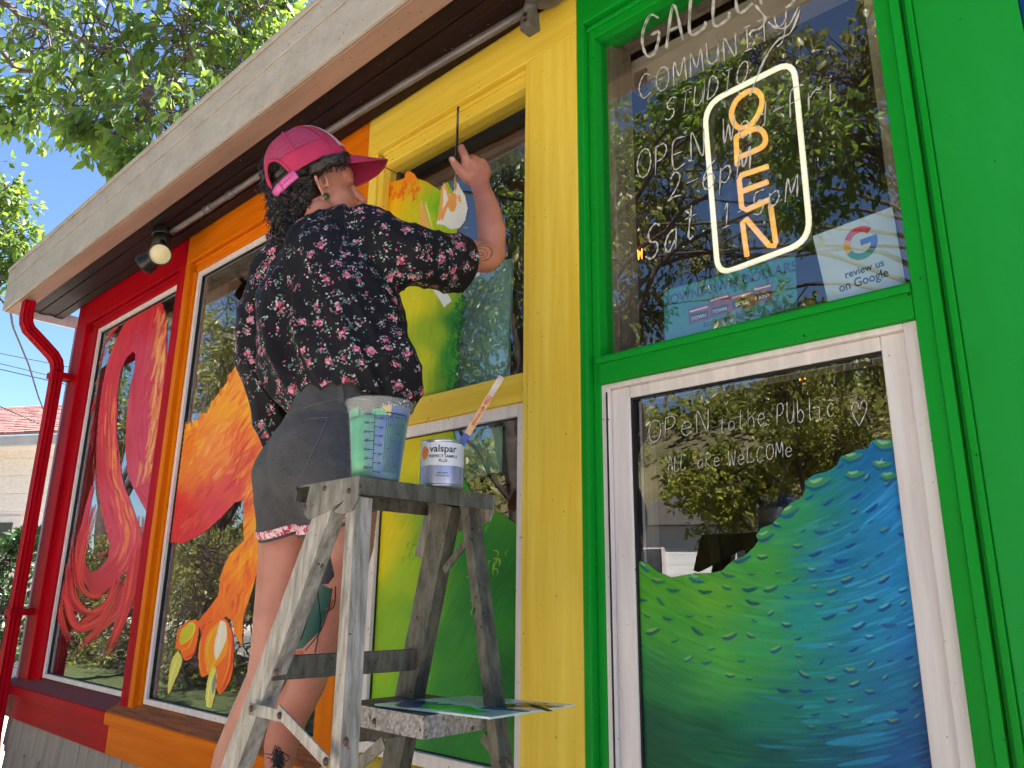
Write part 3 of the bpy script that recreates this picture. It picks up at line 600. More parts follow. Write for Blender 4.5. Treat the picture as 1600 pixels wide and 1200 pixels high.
for pts, c, w_ in ((K6([(1120, 340), (1160, 350), (1140, 420), (1090, 460)]), (232, 220, 90), 2.2), (K6([(1150, 420), (1120, 480), (1080, 500)]), (240, 190, 40), 2), (K6([(1170, 470), (1150, 520), (1095, 550)]), (210, 40, 36), 3), (K6([(1230, 600), (1250, 650), (1265, 590), (1300, 540)]), (226, 206, 30), 3), (K6([(1195, 430), (1185, 540), (1200, 640)]), (244, 170, 40), 2.4), (K6([(1385, 420), (1380, 560), (1340, 700), (1310, 745)]), (212, 44, 36), 4), (K6([(1370, 460), (1360, 600), (1320, 700)]), (246, 180, 40), 2), (K6([(1300, 350), (1250, 420), (1235, 520), (1250, 590)]), (212, 190, 20), 3), (K6([(1320, 360), (1300, 450), (1290, 540)]), (240, 236, 226), 2), (K6([(1050, 560), (1020, 650), (1005, 740)]), (240, 236, 160), 2), (K6([(1260, 660), (1240, 760), (1238, 860)]), (240, 236, 150), 2.5)):
    cv.stroke(spine(pts, 10), w_, c, .85, .4)
o = cv.build('bird_mural', WIN['orange'], 0.0485, (0.824, 2.695), (-3.42, -2.195))
o['label'] = 'painted orange bird with clawed foot on the glass'

# --- yellow and green creature mural (yellow windows)
cv = Canvas(570, 830, 120, 700, 1.1)
body = [(590, 292), (606, 284), (622, 282), (632, 278), (633, 270), (640, 267), (647, 271), (652, 279), (668, 284), (680, 292), (688, 297), (690, 291), (700, 283), (708, 300), (714, 340), (716, 400), (722, 440), (722, 470), (717, 500), (714, 540), (712, 580), (708, 640), (560, 700), (560, 292)]
anch = [(604, 295, (232, 130, 10)), (640, 275, (238, 130, 30)), (625, 300, (238, 170, 10)), (610, 320, (240, 190, 10)), (650, 295, (200, 190, 30)), (650, 330, (216, 200, 10)), (670, 310, (150, 190, 20)), (684, 320, (110, 180, 20)), (660, 345, (200, 200, 20)), (640, 400, (228, 210, 10)), (650, 470, (228, 210, 10)), (670, 460, (210, 206, 20)), (700, 470, (140, 170, 30)), (712, 500, (30, 120, 30)), (705, 560, (36, 130, 30)), (680, 520, (150, 180, 20)), (665, 560, (200, 200, 20)), (650, 600, (210, 200, 30)), (690, 600, (110, 150, 20)), (708, 600, (20, 110, 30))]
fld = cv.field(anch); mk = cv.fill(body, fld); mkf = mk.astype(float)
for i in range(700):
    x = np.random.uniform(596, 722); y = np.random.uniform(265, 640); jx = min(cv.w - 1, int((x - cv.x0) / cv.st)); jy = min(cv.h - 1, int((y - cv.y0) / cv.st))
    L = np.random.uniform(12, 40); cv.stroke([(x, y), (x - 2 + np.random.normal(0, 2), y + L)], np.random.uniform(2, 7), rc(fld[jy, jx], 9), np.random.uniform(.3, .6), .8, mkf, False)
for i in range(46):
    x = np.random.uniform(602, 655); y = 286 + np.random.uniform(0, 26) + (0 if x < 625 else -6); cv.stroke([(x, y), (x + 2, y + 5), (x - 1, y + 8)], np.random.uniform(1.5, 3.2), rc((226, 100, 10), 14), .8, .3, mkf, False)
for i in range(110):
    y = np.random.uniform(455, 632); x = np.interp(y, [455, 500, 560, 632], [716, 712, 706, 700]) + np.random.normal(0, 5); cv.stroke([(x, y), (x + 4, y + 5), (x, y + 11)], np.random.uniform(1.5, 4), rc(random.choice([(24, 120, 34), (16, 96, 30), (70, 150, 30)]), 12), .8, .3)
white = [(700, 283), (708, 292), (712, 306), (722, 318), (727, 308), (731, 300), (731, 286), (735, 282), (740, 295), (748, 310), (744, 330), (740, 345), (733, 355), (720, 362), (700, 362), (690, 352), (682, 344), (690, 318), (694, 296)]
white = [(694, 352), (682, 350), (686, 330), (692, 300), (693, 284), (699, 298), (706, 306), (711, 292), (713, 281), (719, 292), (727, 306), (731, 325), (727, 345), (718, 357), (704, 358)]
cv.fill(white, (232, 230, 226)); 
for i in range(60):
    x = np.random.uniform(700, 728); y = np.random.uniform(318, 355); cv.stroke([(x, y), (x + 8, y - 6)], 4, rc((226, 226, 226), 9), .5, .6, cv.inside(white).astype(float), False)
for pts, w_ in ((zz([(128, 420), (140, 400), (150, 375)], 0, 0, 0) or [], 1),): pass
cv.fill([(688, 345), (692, 322), (693, 290), (697, 300), (701, 312), (698, 325), (702, 322), (709, 314), (714, 303), (716, 314), (722, 318), (720, 311), (714, 306), (708, 300), (703, 305), (697, 288), (690, 290), (684, 344)], (236, 166, 84))
cv.fill([(703, 307), (709, 300), (714, 306), (713, 322), (710, 331), (704, 331), (700, 322), (696, 332), (692, 345), (688, 340), (690, 330)], (236, 160, 78))
for pts, w_ in (([(714, 310), (718, 305), (720, 314)], 2.4), ([(693, 290), (688, 320), (683, 346)], 2.6), ([(711, 300), (713, 284)], 3.0)): cv.stroke(pts, w_, (236, 166, 84), .95, .2)
cv.fill([(657, 310), (660, 314), (668, 345), (672, 360), (656, 356), (656, 335)], (236, 170, 92)); cv.stroke([(664, 314), (671, 340), (676, 358)], 2.2, (240, 226, 180), .9, .2)
cv.fill([(674, 448), (698, 456), (706, 470), (694, 480), (688, 470)], (230, 230, 226)); cv.fill([(733, 424), (752, 420), (750, 430), (742, 434), (734, 436)], (232, 232, 228))
o = cv.build('creature_mural', WIN['yellow_up'], 0.0485, (1.824, 2.73), (-2.02, -1.322)); o['label'] = 'half finished yellow and green creature painted on the glass'
cv = Canvas(560, 830, 630, 1240, 1.25)
body = [(560, 630), (700, 640), (704, 660), (716, 700), (722, 740), (735, 765), (760, 790), (790, 806), (812, 822), (830, 830), (830, 1240), (560, 1240)]
anch = [(600, 820, (226, 200, 10)), (590, 870, (222, 204, 10)), (640, 680, (214, 190, 20)), (660, 720, (220, 200, 10)), (640, 900, (160, 190, 20)), (620, 980, (140, 186, 30)), (600, 1040, (160, 190, 20)), (600, 1080, (130, 190, 20)), (700, 760, (120, 160, 20)), (716, 740, (30, 120, 30)), (700, 850, (70, 150, 30)), (740, 860, (20, 110, 26)), (740, 950, (24, 118, 34)), (780, 900, (14, 100, 24)), (700, 1000, (40, 130, 36)), (780, 1060, (10, 96, 30)), (700, 1080, (36, 130, 36)), (640, 1060, (110, 180, 30)), (660, 960, (110, 170, 30)), (700, 1160, (30, 120, 40))]
fld = cv.field(anch); mk = cv.fill(body, fld); mkf = mk.astype(float)
for i in range(1200):
    x = np.random.uniform(565, 825); y = np.random.uniform(640, 1220); jx = min(cv.w - 1, int((x - cv.x0) / cv.st)); jy = min(cv.h - 1, int((y - cv.y0) / cv.st))
    L = np.random.uniform(20, 60); cv.stroke([(x, y), (x - L * .45, y + L * .9)], np.random.uniform(2, 8), rc(fld[jy, jx], 9), np.random.uniform(.25, .55), .85, mkf, False)
for i in range(26):
    x, y = random.choice([(760, 830), (752, 880), (776, 870), (726, 930), (735, 915), (736, 945), (745, 905), (645, 850), (640, 870), (720, 700), (770, 890)]); x += np.random.normal(0, 9); y += np.random.normal(0, 9)
    f_ = random.choice((1, 1, -.6)); cv.stroke(spine([(x - 4 * f_, y - 5), (x + 1.5 * f_, y - 4.5), (x + 4 * f_, y), (x + 2 * f_, y + 5)], 9), np.random.uniform(1.2, 2.2), rc((176, 190, 30) if x > 680 else (90, 160, 30), 14), .8, .3, mkf, False)
o = cv.build('creature_mural', WIN['yellow_low'], 0.0485, (0.837, 1.71), (-1.94, -1.352)); o['label'] = 'yellow to green painted lower body on the glass'

# ------------------------------------------------------------------ hand lettering on the glass (paint ribbons)
G = {'O': [[(.5, 1), (.15, .85), (0, .5), (.15, .12), (.5, 0), (.85, .15), (1, .5), (.85, .88), (.5, 1)]], 'P': [[(0, 0), (.05, 1)], [(0, .95), (.6, 1), (.85, .75), (.55, .5), (.05, .45)]],
     'E': [[(.9, 1), (0, .95), (.05, 0), (.9, .05)], [(0, .5), (.7, .5)]], 'N': [[(0, 0), (.05, 1), (.85, .02), (.95, 1)]], 'G': [[(.9, .85), (.5, 1), (.1, .75), (0, .4), (.25, .02), (.65, 0), (.9, .25), (.92, .5), (.5, .48)]],
     'A': [[(0, 0), (.45, 1), (.95, 0)], [(.2, .4), (.75, .4)]], 'L': [[(.1, 1), (0, .03), (.8, 0), (.9, .15)]], 'C': [[(.9, .85), (.5, 1), (.1, .75), (0, .4), (.3, .0), (.9, .12)]],
     'M': [[(0, 0), (.1, 1), (.5, .3), (.9, 1), (1, 0)]], 'U': [[(0, 1), (.05, .25), (.4, 0), (.8, .2), (.9, 1)], [(.9, 1), (.95, 0)]], 'I': [[(.5, 1), (.5, 0)], [(.2, 1), (.8, 1)], [(.2, 0), (.8, 0)]], 'T': [[(0, 1), (1, .98)], [(.5, 1), (.5, 0)]],
     'Y': [[(0, 1), (.15, .5), (.5, .4), (.85, .6)], [(.95, 1), (.8, .2), (.5, -.3), (.05, -.4)]], 'S': [[(.9, .88), (.5, 1), (.1, .8), (.3, .52), (.75, .42), (.85, .15), (.45, 0), (0, .15)]], 'D': [[(0, 0), (.05, 1), (.6, .9), (.9, .5), (.6, .1), (0, 0)]], 'R': [[(0, 0), (.05, 1)], [(0, .95), (.6, 1), (.8, .75), (.05, .5), (.85, 0)]],
     'W': [[(0, 1), (.2, 0), (.5, .7), (.75, 0), (1, 1)]], 'e': [[(.1, .32), (.85, .36), (.6, .62), (.2, .55), (.05, .25), (.4, 0), (.9, .12)]], 'd': [[(.85, 1), (.85, 0)], [(.85, .45), (.4, .58), (.05, .3), (.35, 0), (.85, .15)]], 'F': [[(.95, 1), (0, .95), (.05, 0)], [(0, .5), (.7, .55)]],
     'r': [[(0, .6), (.1, 0)], [(.1, .4), (.5, .62), (.85, .55)]], 'i': [[(.3, .6), (.4, 0), (.7, .05)], [(.3, .85), (.35, .9)]], 'a': [[(.8, .6), (.3, .55), (.05, .25), (.35, 0), (.8, .3)], [(.8, .6), (.85, .0)]], 't': [[(.45, 1), (.4, .1), (.75, .05)], [(.05, .66), (.85, .68)]],
     'p': [[(0, .6), (.05, -.4)], [(.05, .5), (.6, .6), (.8, .3), (.5, 0), (.05, .1)]], '2': [[(.05, .8), (.4, 1), (.8, .8), (.6, .4), (0, 0), (.4, .08), (1, .05)]], '6': [[(.8, 1), (.2, .7), (0, .3), (.3, 0), (.8, .1), (.85, .4), (.5, .55), (.05, .35)]], '1': [[(.3, .8), (.5, 1), (.5, 0)], [(.2, 0), (.8, 0)]],
     '5': [[(.85, 1), (.15, .98), (.1, .55), (.6, .6), (.9, .35), (.6, 0), (.05, .1)]], '-': [[(.05, .45), (.9, .48)]], '.': [[(.4, .4), (.5, .42)]], 'h': [[(.05, 1), (.1, 0)], [(.1, .4), (.5, .6), (.8, .4), (.85, 0)]], 'o': [[(.45, .6), (.1, .45), (.1, .12), (.45, 0), (.85, .15), (.85, .45), (.45, .6)]],
     'l': [[(.3, 1), (.4, .05), (.6, 0)]], 'u': [[(0, .6), (.1, .1), (.5, 0), (.8, .2), (.85, .6)], [(.85, .6), (.9, 0)]], 'b': [[(.05, 1), (.1, 0)], [(.1, .1), (.6, 0), (.9, .3), (.5, .58), (.1, .42)]], 'c': [[(.85, .5), (.4, .6), (.05, .3), (.4, 0), (.9, .1)]],
     '*': [[(.5, .0), (.05, .6), (.15, .92), (.4, .9), (.52, .65), (.7, .95), (.95, .85), (.9, .5), (.5, 0)]], ' ': []}
def ribbon_px(mb, pts, w, y, jit=0.0):
    pts = [aty(px, py, y) for px, py in pts]; n = len(pts); V = []
    for i, p in enumerate(pts):
        t = pts[min(i + 1, n - 1)] - pts[max(i - 1, 0)]; t = t / (np.linalg.norm(t) + 1e-9); s_ = np.array([-t[2], 0, t[0]]); ww = w * (0.75 + 0.4 * math.sin(i * 1.7 + pts[0][0] * 50)) * (0.6 if i in (0, n - 1) else 1)
        V += [p + s_ * ww / 2, p - s_ * ww / 2]
    mb.add(V, [(2 * i, 2 * i + 1, 2 * i + 3, 2 * i + 2) for i in range(n - 1)])
def write(word, p0, p1, up, w, y, mb, fat=1):      # word from p0 to p1 along the baseline; up = cap height vector
    p0 = np.array(p0, float); p1 = np.array(p1, float); up = np.array(up, float); n = len(word); adv = (p1 - p0) / n
    for i, ch in enumerate(word):
        o_ = p0 + adv * i; j = np.random.normal(0, .04)
        for st in G[ch]:
            q = [o_ + adv * .74 * x + up * (yy_ + j) for x, yy_ in st]; q = spine(q, max(3, 5 * len(q))) if len(q) > 2 else np.array([q[0], (q[0] + q[1]) / 2, q[1]])
            ribbon_px(mb, q, w, y - 0.00002 * i)
            if fat > 1: ribbon_px(mb, q + np.array([2.2, 1.2]), w * .8, y - 0.0004 - 0.00002 * i)
wu = WIN['green_up']; wl = WIN['green_low']; YL = 0.0475
for par, word, p0, p1, up, w_, fat, lab in (
        (wu, 'GALLERY', (1003, 92), (1262, -30), (-1, -62), .0052, 2, 'GALLERY'), (wu, 'COMMUNITY', (1000, 158), (1238, 46), (-2, -36), .0042, 1, 'COMMUNITY'), (wu, 'STUDIO', (1038, 190), (1172, 124), (4, -34), .004, 1, 'STUDIO'),
        (wu, 'OPEN', (996, 284), (1108, 240), (0, -44), .0045, 1, 'OPEN'), (wu, 'Wed', (1128, 226), (1204, 194), (2, -40), .0042, 1, 'Wed'), (wu, '-Fri', (1206, 196), (1318, 150), (2, -44), .0042, 1, '- Fri'),
        (wu, '2-6pM', (1044, 316), (1178, 268), (3, -42), .0045, 1, '2-6PM'), (wu, 'Sat', (1008, 408), (1096, 368), (4, -54), .006, 1, 'Sat'), (wu, '.1-5pM', (1100, 368), (1252, 306), (2, -36), .0038, 1, '1-5PM'),
        (wl, 'OPeN', (1014, 694), (1114, 672), (0, -34), .0028, 1, 'OPEN'), (wl, 'to', (1124, 676), (1152, 671), (0, -24), .0022, 1, 'to'), (wl, 'the', (1152, 672), (1200, 664), (0, -30), .0022, 1, 'the'), (wl, 'PUblic', (1214, 664), (1308, 650), (0, -34), .0022, 1, 'Public'),
        (wl, 'ALL', (1044, 738), (1074, 733), (0, -24), .002, 1, 'ALL'), (wl, 'aRe', (1090, 732), (1128, 727), (0, -22), .002, 1, 'ARE'), (wl, 'WeLCOMe', (1138, 728), (1242, 712), (0, -24), .002, 1, 'WELCOME')):
    mb = MB(); write(word, p0, p1, up, w_, YL, mb, fat); mb.build('painted_word', chalk, par, fix=False)['label'] = 'hand painted word ' + lab
mb = MB(); write('*', (1330, 666), (1364, 660), (0, -40), .0024, YL, mb); mb.build('painted_heart', chalk, wl, fix=False)
for q in ([(1180, 8), (1196, 30), (1186, 45), (1172, 48)], [(1250, 14), (1236, 50), (1216, 62), (1196, 90), (1180, 128), (1172, 150)], [(1200, 34), (1214, 44), (1232, 40), (1248, 10)]):
    mb = MB(); ribbon_px(mb, spine(q, 14), .006, YL - .001); mb.build('painted_swash', chalk, wu, fix=False)

# ------------------------------------------------------------------ things inside the windows
tubeW = emis('white_neon_tube', (1.0, 0.93, 0.66, 1), 0.15, (0.8, 0.8, 0.7, 1)); tubeO = emis('amber_neon_tube', (1.0, 0.50, 0.12, 1), 0.15, (0.7, 0.34, 0.06, 1))
acr = clear_mat('clear_acrylic', (0.96, 0.97, 0.97, 1), 1.2)
yn = 0.085
nc = aty(1183, 262, yn)
sg = empty('open_sign', tuple(nc)); tag(sg, 'upright neon OPEN sign with white rounded border and amber letters behind the upper glass', 'neon sign')
def PXP(l, y): return [aty(a, b, y) for a, b in l]
def rrect(c4, rad, n=6):
    c4 = [np.array(c, float) for c in c4]; out = []
    for i in range(4):
        a, b, c = c4[i - 1], c4[i], c4[(i + 1) % 4]; p = b + (a - b) / np.hypot(*(a - b)) * rad[i]; q = b + (c - b) / np.hypot(*(c - b)) * rad[i]
        for k_ in range(n + 1): t = k_ / n; out.append((1 - t) ** 2 * p + 2 * t * (1 - t) * b + t * t * q)
    return out + [out[0]]
bd = rrect([(1100, 164), (1240, 94), (1267, 376), (1122, 430)], [34, 30, 36, 26])
MB().tube(PXP(bd, yn), .0066, 8, False).build('neon_border', tubeW, sg)
ol = spine([(1166, 144), (1150, 158), (1143, 178), (1148, 194), (1158, 200), (1174, 194), (1188, 172), (1190, 152), (1180, 141), (1166, 144)], 40)
for nm, pl in (('neon_letter', [ol]), ('neon_letter', [spine([(1152, 258), (1150, 214)], 3), spine([(1150, 214), (1178, 202), (1190, 204), (1196, 216), (1190, 230), (1154, 246)], 18)]),
               ('neon_letter', [[(1200, 260), (1158, 274), (1155, 282), (1159, 324), (1166, 328), (1202, 312)], [(1157, 300), (1200, 284)]]), ('neon_letter', [[(1167, 400), (1160, 348), (1166, 342), (1202, 384), (1210, 384), (1212, 378), (1204, 322)]])):
    m_ = MB()
    for p in pl: m_.tube(PXP(p, yn), .0064, 8, True)
    m_.build(nm, tubeO, sg)
bp = rrect([(1092, 160), (1244, 84), (1275, 384), (1116, 440)], [38, 34, 40, 30]); P = PXP(bp[:-1], yn + .012); P2 = PXP(bp[:-1], yn + .016); n = len(P)
MB().add(P + P2, [tuple(range(n)), tuple(range(2 * n - 1, n - 1, -1))] + [(i, i + n, (i + 1) % n + n, (i + 1) % n) for i in range(n)]).build('backing_panel', acr, sg)
wire = surf('wire', C(150, 140, 130), None, .4, bump=0)
MB().tube(PXP([(1262, 380), (1268, 372), (1262, 300), (1255, 220)], yn + .01), .0012, 6).build('power_wire', wire, sg)

def font_mesh(txt, size):
    cu = bpy.data.curves.new('txt', 'FONT'); cu.body = txt; cu.size = size; cu.align_x = 'CENTER'; cu.offset = size * .018; ob = bpy.data.objects.new('txt', cu); COL.objects.link(ob)
    dg = bpy.context.evaluated_depsgraph_get(); dg.update(); me = bpy.data.meshes.new_from_object(ob.evaluated_get(dg)); bpy.data.objects.remove(ob); return me
def map_mesh(me, fn):
    for v in me.vertices: v.co = fn(v.co)
    return me
def quad_fn(c4, y):     # unit square (0..1, 0..1) on to the four picture corners (tl, tr, br, bl) of the plane y
    w4 = [aty(a, b, y) for a, b in c4]
    def f(co): 
        u, v = co[0], co[1]; return Vector(((1 - u) * (1 - v) * w4[3] + u * (1 - v) * w4[2] + u * v * w4[1] + (1 - u) * v * w4[0]).tolist())
    return f
def sheet(name, c4, y, mat, th=.002):
    a = [aty(p, q, y) for p, q in c4]; b = [v + np.array([0, th, 0]) for v in a]
    return MB().hexa([a[3], a[2], b[2], b[3], a[0], a[1], b[1], b[0]]).build(name, mat, None)
def text_on(parent, txt, size, u, v, c4, y, mat, asp, name='print'):
    me = font_mesh(txt, size); f = quad_fn(c4, y)
    for vv in me.vertices: vv.co = f((u + vv.co.x / asp, v + vv.co.y))
    me.materials.clear(); o = link(name, me, mat, parent); return o
def poly_on(parent, pts, c4, y, mat, name='print'):
    f = quad_fn(c4, y); n = len(pts); return MB().add([f(p) for p in pts], [tuple(range(n))]).build(name, mat, parent)
teal = surf('teal_card', C(52, 138, 132), C(40, 120, 116), .45, 4); c4 = [(1036, 455), (1242, 398), (1246, 480), (1040, 536)]; yc = .062
po = sheet('notice_card', c4, yc, teal); tag(po, 'teal DOWNTOWN DOLLARS accepted here card at the foot of the upper green-framed window', 'card')
ct = surf('print_navy', C(14, 44, 62), None, .5, bump=0); brick_m = surf('print_brick', C(150, 66, 40), C(104, 40, 28), .5, 40); wh = surf('print_white', C(226, 222, 214), None, .5, bump=0)
text_on(po, 'DOWNTOWN DOLLARS', .27, .5, .70, c4, yc - .0006, ct, 2.95)
text_on(po, 'accepted here', .17, .5, .1, c4, yc - .0006, ct, 2.6); text_on(po, 'SC', .13, .9, .08, c4, yc - .0006, ct, 2.4)
for i, (u0, u1, v0, v1) in enumerate(((.2, .37, .22, .52), (.37, .53, .24, .62), (.53, .7, .26, .56), (.7, .84, .27, .6))):
    poly_on(po, [(u0, v0), (u1 - .004, v0), (u1 - .004, v1), (u0, v1)], c4, yc - .0006, brick_m, 'printed_building')
    poly_on(po, [(u0 + .015, v0 + .04), (u1 - .02, v0 + .04), (u1 - .02, v0 + .18), (u0 + .015, v0 + .18)], c4, yc - .0012, ink, 'printed_shopfront')
    text_on(po, ('SOME', 'MAIN', 'SHOP', 'CAFE')[i] if False else ('DOWN', 'TOWN', 'DOLL', 'ARS')[i], .09, (u0 + u1) / 2 - .004, v0 + .07, c4, yc - .0018, wh, 2.6)
    poly_on(po, [(u0 + .01, v1 - .07), (u1 - .015, v1 - .07), (u1 - .015, v1 - .04), (u0 + .01, v1 - .04)], c4, yc - .0012, wh, 'printed_cornice')
c4 = [(1270, 369), (1394, 323), (1416, 448), (1297, 486)]; wcard = surf('white_card', C(196, 208, 204), C(180, 194, 192), .4, 3)
pg = sheet('review_card', c4, .064, wcard); tag(pg, 'white card with a four-colour letter G in the lower right corner', 'card')
def ring_arc(cx, cy, r0, r1, a0, a1, asp, n=14): 
    o_ = [(cx + r1 * math.cos(a) / asp, cy + r1 * math.sin(a)) for a in np.linspace(a0, a1, n)]; i_ = [(cx + r0 * math.cos(a) / asp, cy + r0 * math.sin(a)) for a in np.linspace(a1, a0, n)]; return o_ + i_
R_ = math.radians
for a0, a1, c_ in ((40, 150, (206, 66, 60)), (150, 205, (226, 176, 60)), (205, 315, (40, 140, 84)), (315, 362, (50, 110, 190))):
    pts = ring_arc(.56, .70, .13, .21, R_(a0), R_(a1), 1.0); n = len(pts) // 2; f = quad_fn(c4, .0634)
    MB().add([f(p) for p in pts], [(i, i + 1, 2 * n - 2 - i, 2 * n - 1 - i) for i in range(n - 1)]).build('logo_arc', surf('logo_%d' % a0, C(*c_), None, .5, bump=0), pg)
poly_on(pg, [(.56, .665), (.768, .665), (.768, .74), (.56, .74)], c4, .0630, MAT['logo_315'], 'logo_bar')
text_on(pg, 'review us', .13, .54, .33, c4, .0634, ct, 1.0); text_on(pg, 'on Google', .15, .5, .19, c4, .0634, ct, 1.0)

# mint boards behind the yellow window, dark monitor-like frame, bulbs and shades in the room
mbd = sheet('mint_board', [(640, 432), (800, 404), (793, 592), (640, 640)], .12, mint, .01); tag(mbd, 'pale mint panel leaning inside behind the upper yellow-framed glass', 'board')
mb2 = sheet('mint_board', [(640, 672), (791, 646), (788, 736), (640, 768)], .13, mint, .01); tag(mb2, 'pale mint panel inside the lower yellow-framed window behind a black frame', 'board')
ar = surf('picture_frame_black', C(16, 16, 18), None, .25); bf = MB()
for q in ([(786, 640), (806, 636), (803, 752), (784, 757)], [(640, 770), (786, 738), (786, 757), (640, 790)]): a = [aty(p[0], p[1], .11) for p in q]; b_ = [v + np.array([0, .03, 0]) for v in a]; bf.hexa([a[3], a[2], b_[2], b_[3], a[0], a[1], b_[1], b_[0]])
tag(bf.build('black_frame', ar, None), 'glossy black frame along the right and foot of the mint panel', 'frame')
filament = emis('bulb_filament', (1.0, 0.30, 0.04, 1), 1.6); bulbg = clear_mat('bulb_glass', (1, .85, .6, 1), 1.3); cord = surf('lamp_cord', C(30, 26, 24), None, .6, bump=0)
for (px, py, y, lab) in ((1000, 398, 1.6, 'orange glowing filament bulb hanging inside at the left of the upper green window'), (960, 517, 2.1, 'orange glowing bulb low at the left edge of the upper green window'), (1253, 583, 1.3, 'orange glowing bulb hanging at the top of the lower green window'), (1118, 500, 1.7, 'orange glowing bulb behind the teal card')):
    c = aty(px, py, y); e = empty('pendant_bulb', tuple(c)); tag(e, lab, 'light bulb', 'filament bulbs hanging in the room')
    pr = [(.001, -.05), (.02, -.045), (.032, -.02), (.03, .01), (.016, .04), (.012, .06)]; MB().lathe(pr, c, n=14).build('bulb', bulbg, e)
    MB().tube([c + np.array([dx, 0, dz]) for dx, dz in ((-.012, .03), (-.01, -.025), (0, .02), (.01, -.025), (.012, .03))], .0022, 5).build('filament', filament, e)
    MB().lathe([(.0, .1), (.014, .1), (.015, .055), (.0, .055)], c, n=12).build('socket', cord, e); MB().tube([c + np.array([0, 0, .1]), (c[0], c[1], 2.97)], .003, 5).build('cord', cord, e)
shade = surf('paper_shade', C(120, 104, 86), C(96, 84, 70), .8, 6)
for (px, py, y, s_, lab) in ((350, 440, .8, .12, 'dim bell-shaped lampshade hanging inside the orange-framed window'), (392, 432, .9, .09, 'small round paper lantern beside the bell-shaped shade')):
    c = aty(px, py, y); pr = [(.2, .9), (.55, .75), (.8, .2), (.95, -.5), (1.0, -.9), (.96, -.9), (.9, -.5), (.75, .2), (.5, .7)] if s_ > .1 else [(.15, .98), (.6, .78), (.93, .3), (1, 0), (.93, -.3), (.6, -.78), (.15, -.98)]
    o = empty('hanging_shade', tuple(c)); tag(o, lab, 'lampshade'); MB().lathe([(a * s_, b * s_) for a, b in pr], c, n=24).build('shade', shade, o); MB().tube([c + np.array([0, 0, .9 * s_]), (c[0], c[1], 2.97)], .003, 5).build('cord', cord, o)
ezm = surf('easel_wood', C(96, 84, 76), None, .6)
c = aty(1040, 800, .9); e = empty('easel', (c[0], c[1], .25)); tag(e, 'dark board on a shelf easel inside the lower green window', 'easel')
bx('board', c[0] - .22, c[0] + .1, c[1], c[1] + .02, 1.62, 2.0, blackpl, e); bx('shelf', c[0] - .3, c[0] + .3, c[1] - .05, c[1] + .02, 1.57, 1.6, ezm, e)
for dx in (-.2, .12): MB().bar((c[0] + dx, c[1] + .04, 2.0), (c[0] + dx * 1.8, c[1] + .1, .25), (1, 0, 0), .04, .03).build('leg', ezm, e)
rb = surf('roller_blind_cassette', C(176, 164, 150), C(150, 138, 126), .5, 3)
o = empty('roller_blind', (-.72, .2, 2.7)); tag(o, 'beige roller blind head box across the top inside the green-framed window', 'blind')
bx('head_box', -1.06, -.36, .18, .25, 2.66, 2.75, rb, o); bx('bracket', -1.04, -1.0, .172, .1795, 2.63, 2.70, rail_dark, o)
o = empty('roller_blind', (-1.7, .2, 2.66)); tag(o, 'dark grey blind head rail across the top inside the yellow-framed window', 'blind'); bx('head_rail', -2.0, -1.33, .175, .24, 2.60, 2.70, rail_dark, o, .012); bx('head_rail_lip', -2.0, -1.33, .172, .1745, 2.655, 2.668, gasket, o, 0)

# ------------------------------------------------------------------ security light and lamp holder
def cyl(mb, a, b, r, n=24): return mb.tube([a, b], r, n, True)
sp = empty('security_light', (-3.56, -.13, 2.905)); tag(sp, 'black twin-head security floodlight under the eave above the red bay', 'floodlight')
c0 = np.array([-3.50, -.135, 2.905]); cyl(MB(), c0, c0 + (0, 0, -.035), .05).build('mounting_plate', blackpl, sp, .003)
MB().lathe([(.001, 0), (.042, 0), (.046, -.02), (.044, -.055), (.03, -.07), (.001, -.07)], c0 + np.array([0, 0, -.03]), n=24).build('housing', blackpl, sp)
def lamp_head(c, d, s=1.0, lens_on=True):
    d = np.array(d, float); d /= np.linalg.norm(d)
    h = MB().lathe([(.001, -.085 * s), (.022 * s, -.08 * s), (.034 * s, -.05 * s), (.045 * s, -.012 * s), (.05 * s, 0), (.05 * s, .012 * s), (.0445 * s, .012 * s), (.0445 * s, .004 * s)], c, d, 28).build('lamp_head', blackpl, sp)
    ribs = MB(); a = np.cross(d, [0, 0, 1.0]); a /= np.linalg.norm(a); b = np.cross(d, a)
    for k_ in range(12):
        t = 2 * PI * k_ / 12; v = a * math.cos(t) + b * math.sin(t); ribs.bar(c - d * .07 * s + v * .026 * s, c - d * .005 * s + v * .047 * s, v, .006 * s, .003 * s)
    ribs.build('cooling_fins', blackpl, h)
    MB().lathe([(.0005, .008 * s), (.03 * s, .006 * s), (.0444 * s, .003 * s)], c, d, 28).build('lens', lens, h)
hc = aty(250, 397, -.20); lamp_head(hc, CAM + np.array([-.3, 0, -.5]) - hc, 1.02)
hc2 = aty(228, 412, -.20); lamp_head(hc2, (-.8, -.3, -.45), .98)
MB().tube([c0 + (0, 0, -.08), (hc + c0) / 2 + (0, .0, .0), hc + np.array([-.01, .03, .03])], .012, 10).build('knuckle', blackpl, sp); MB().tube([c0 + (0, 0, -.08), hc2 + np.array([.02, 0, .03])], .012, 10).build('knuckle', blackpl, sp)
lh = empty('lamp_holder', (-1.19, -.06, 2.9)); tag(lh, 'grey weatherproof lamp holder box hanging from the conduit above the yellow post', 'lamp holder')
cyl(MB(), (-1.17, -.075, 2.904), (-1.17, -.075, 2.882), .055, 28).build('junction_box', fixture, lh, .003)
MB().tube([(-1.19, -.085, 2.885), (-1.2, -.1, 2.862), (-1.2, -.1, 2.85)], .015, 14).build('swivel', fixture, lh)
cyl(MB(), (-1.185, -.1, 2.86), (-1.215, -.1, 2.86), .009, 12).build('swivel_bolt', fixture, lh)
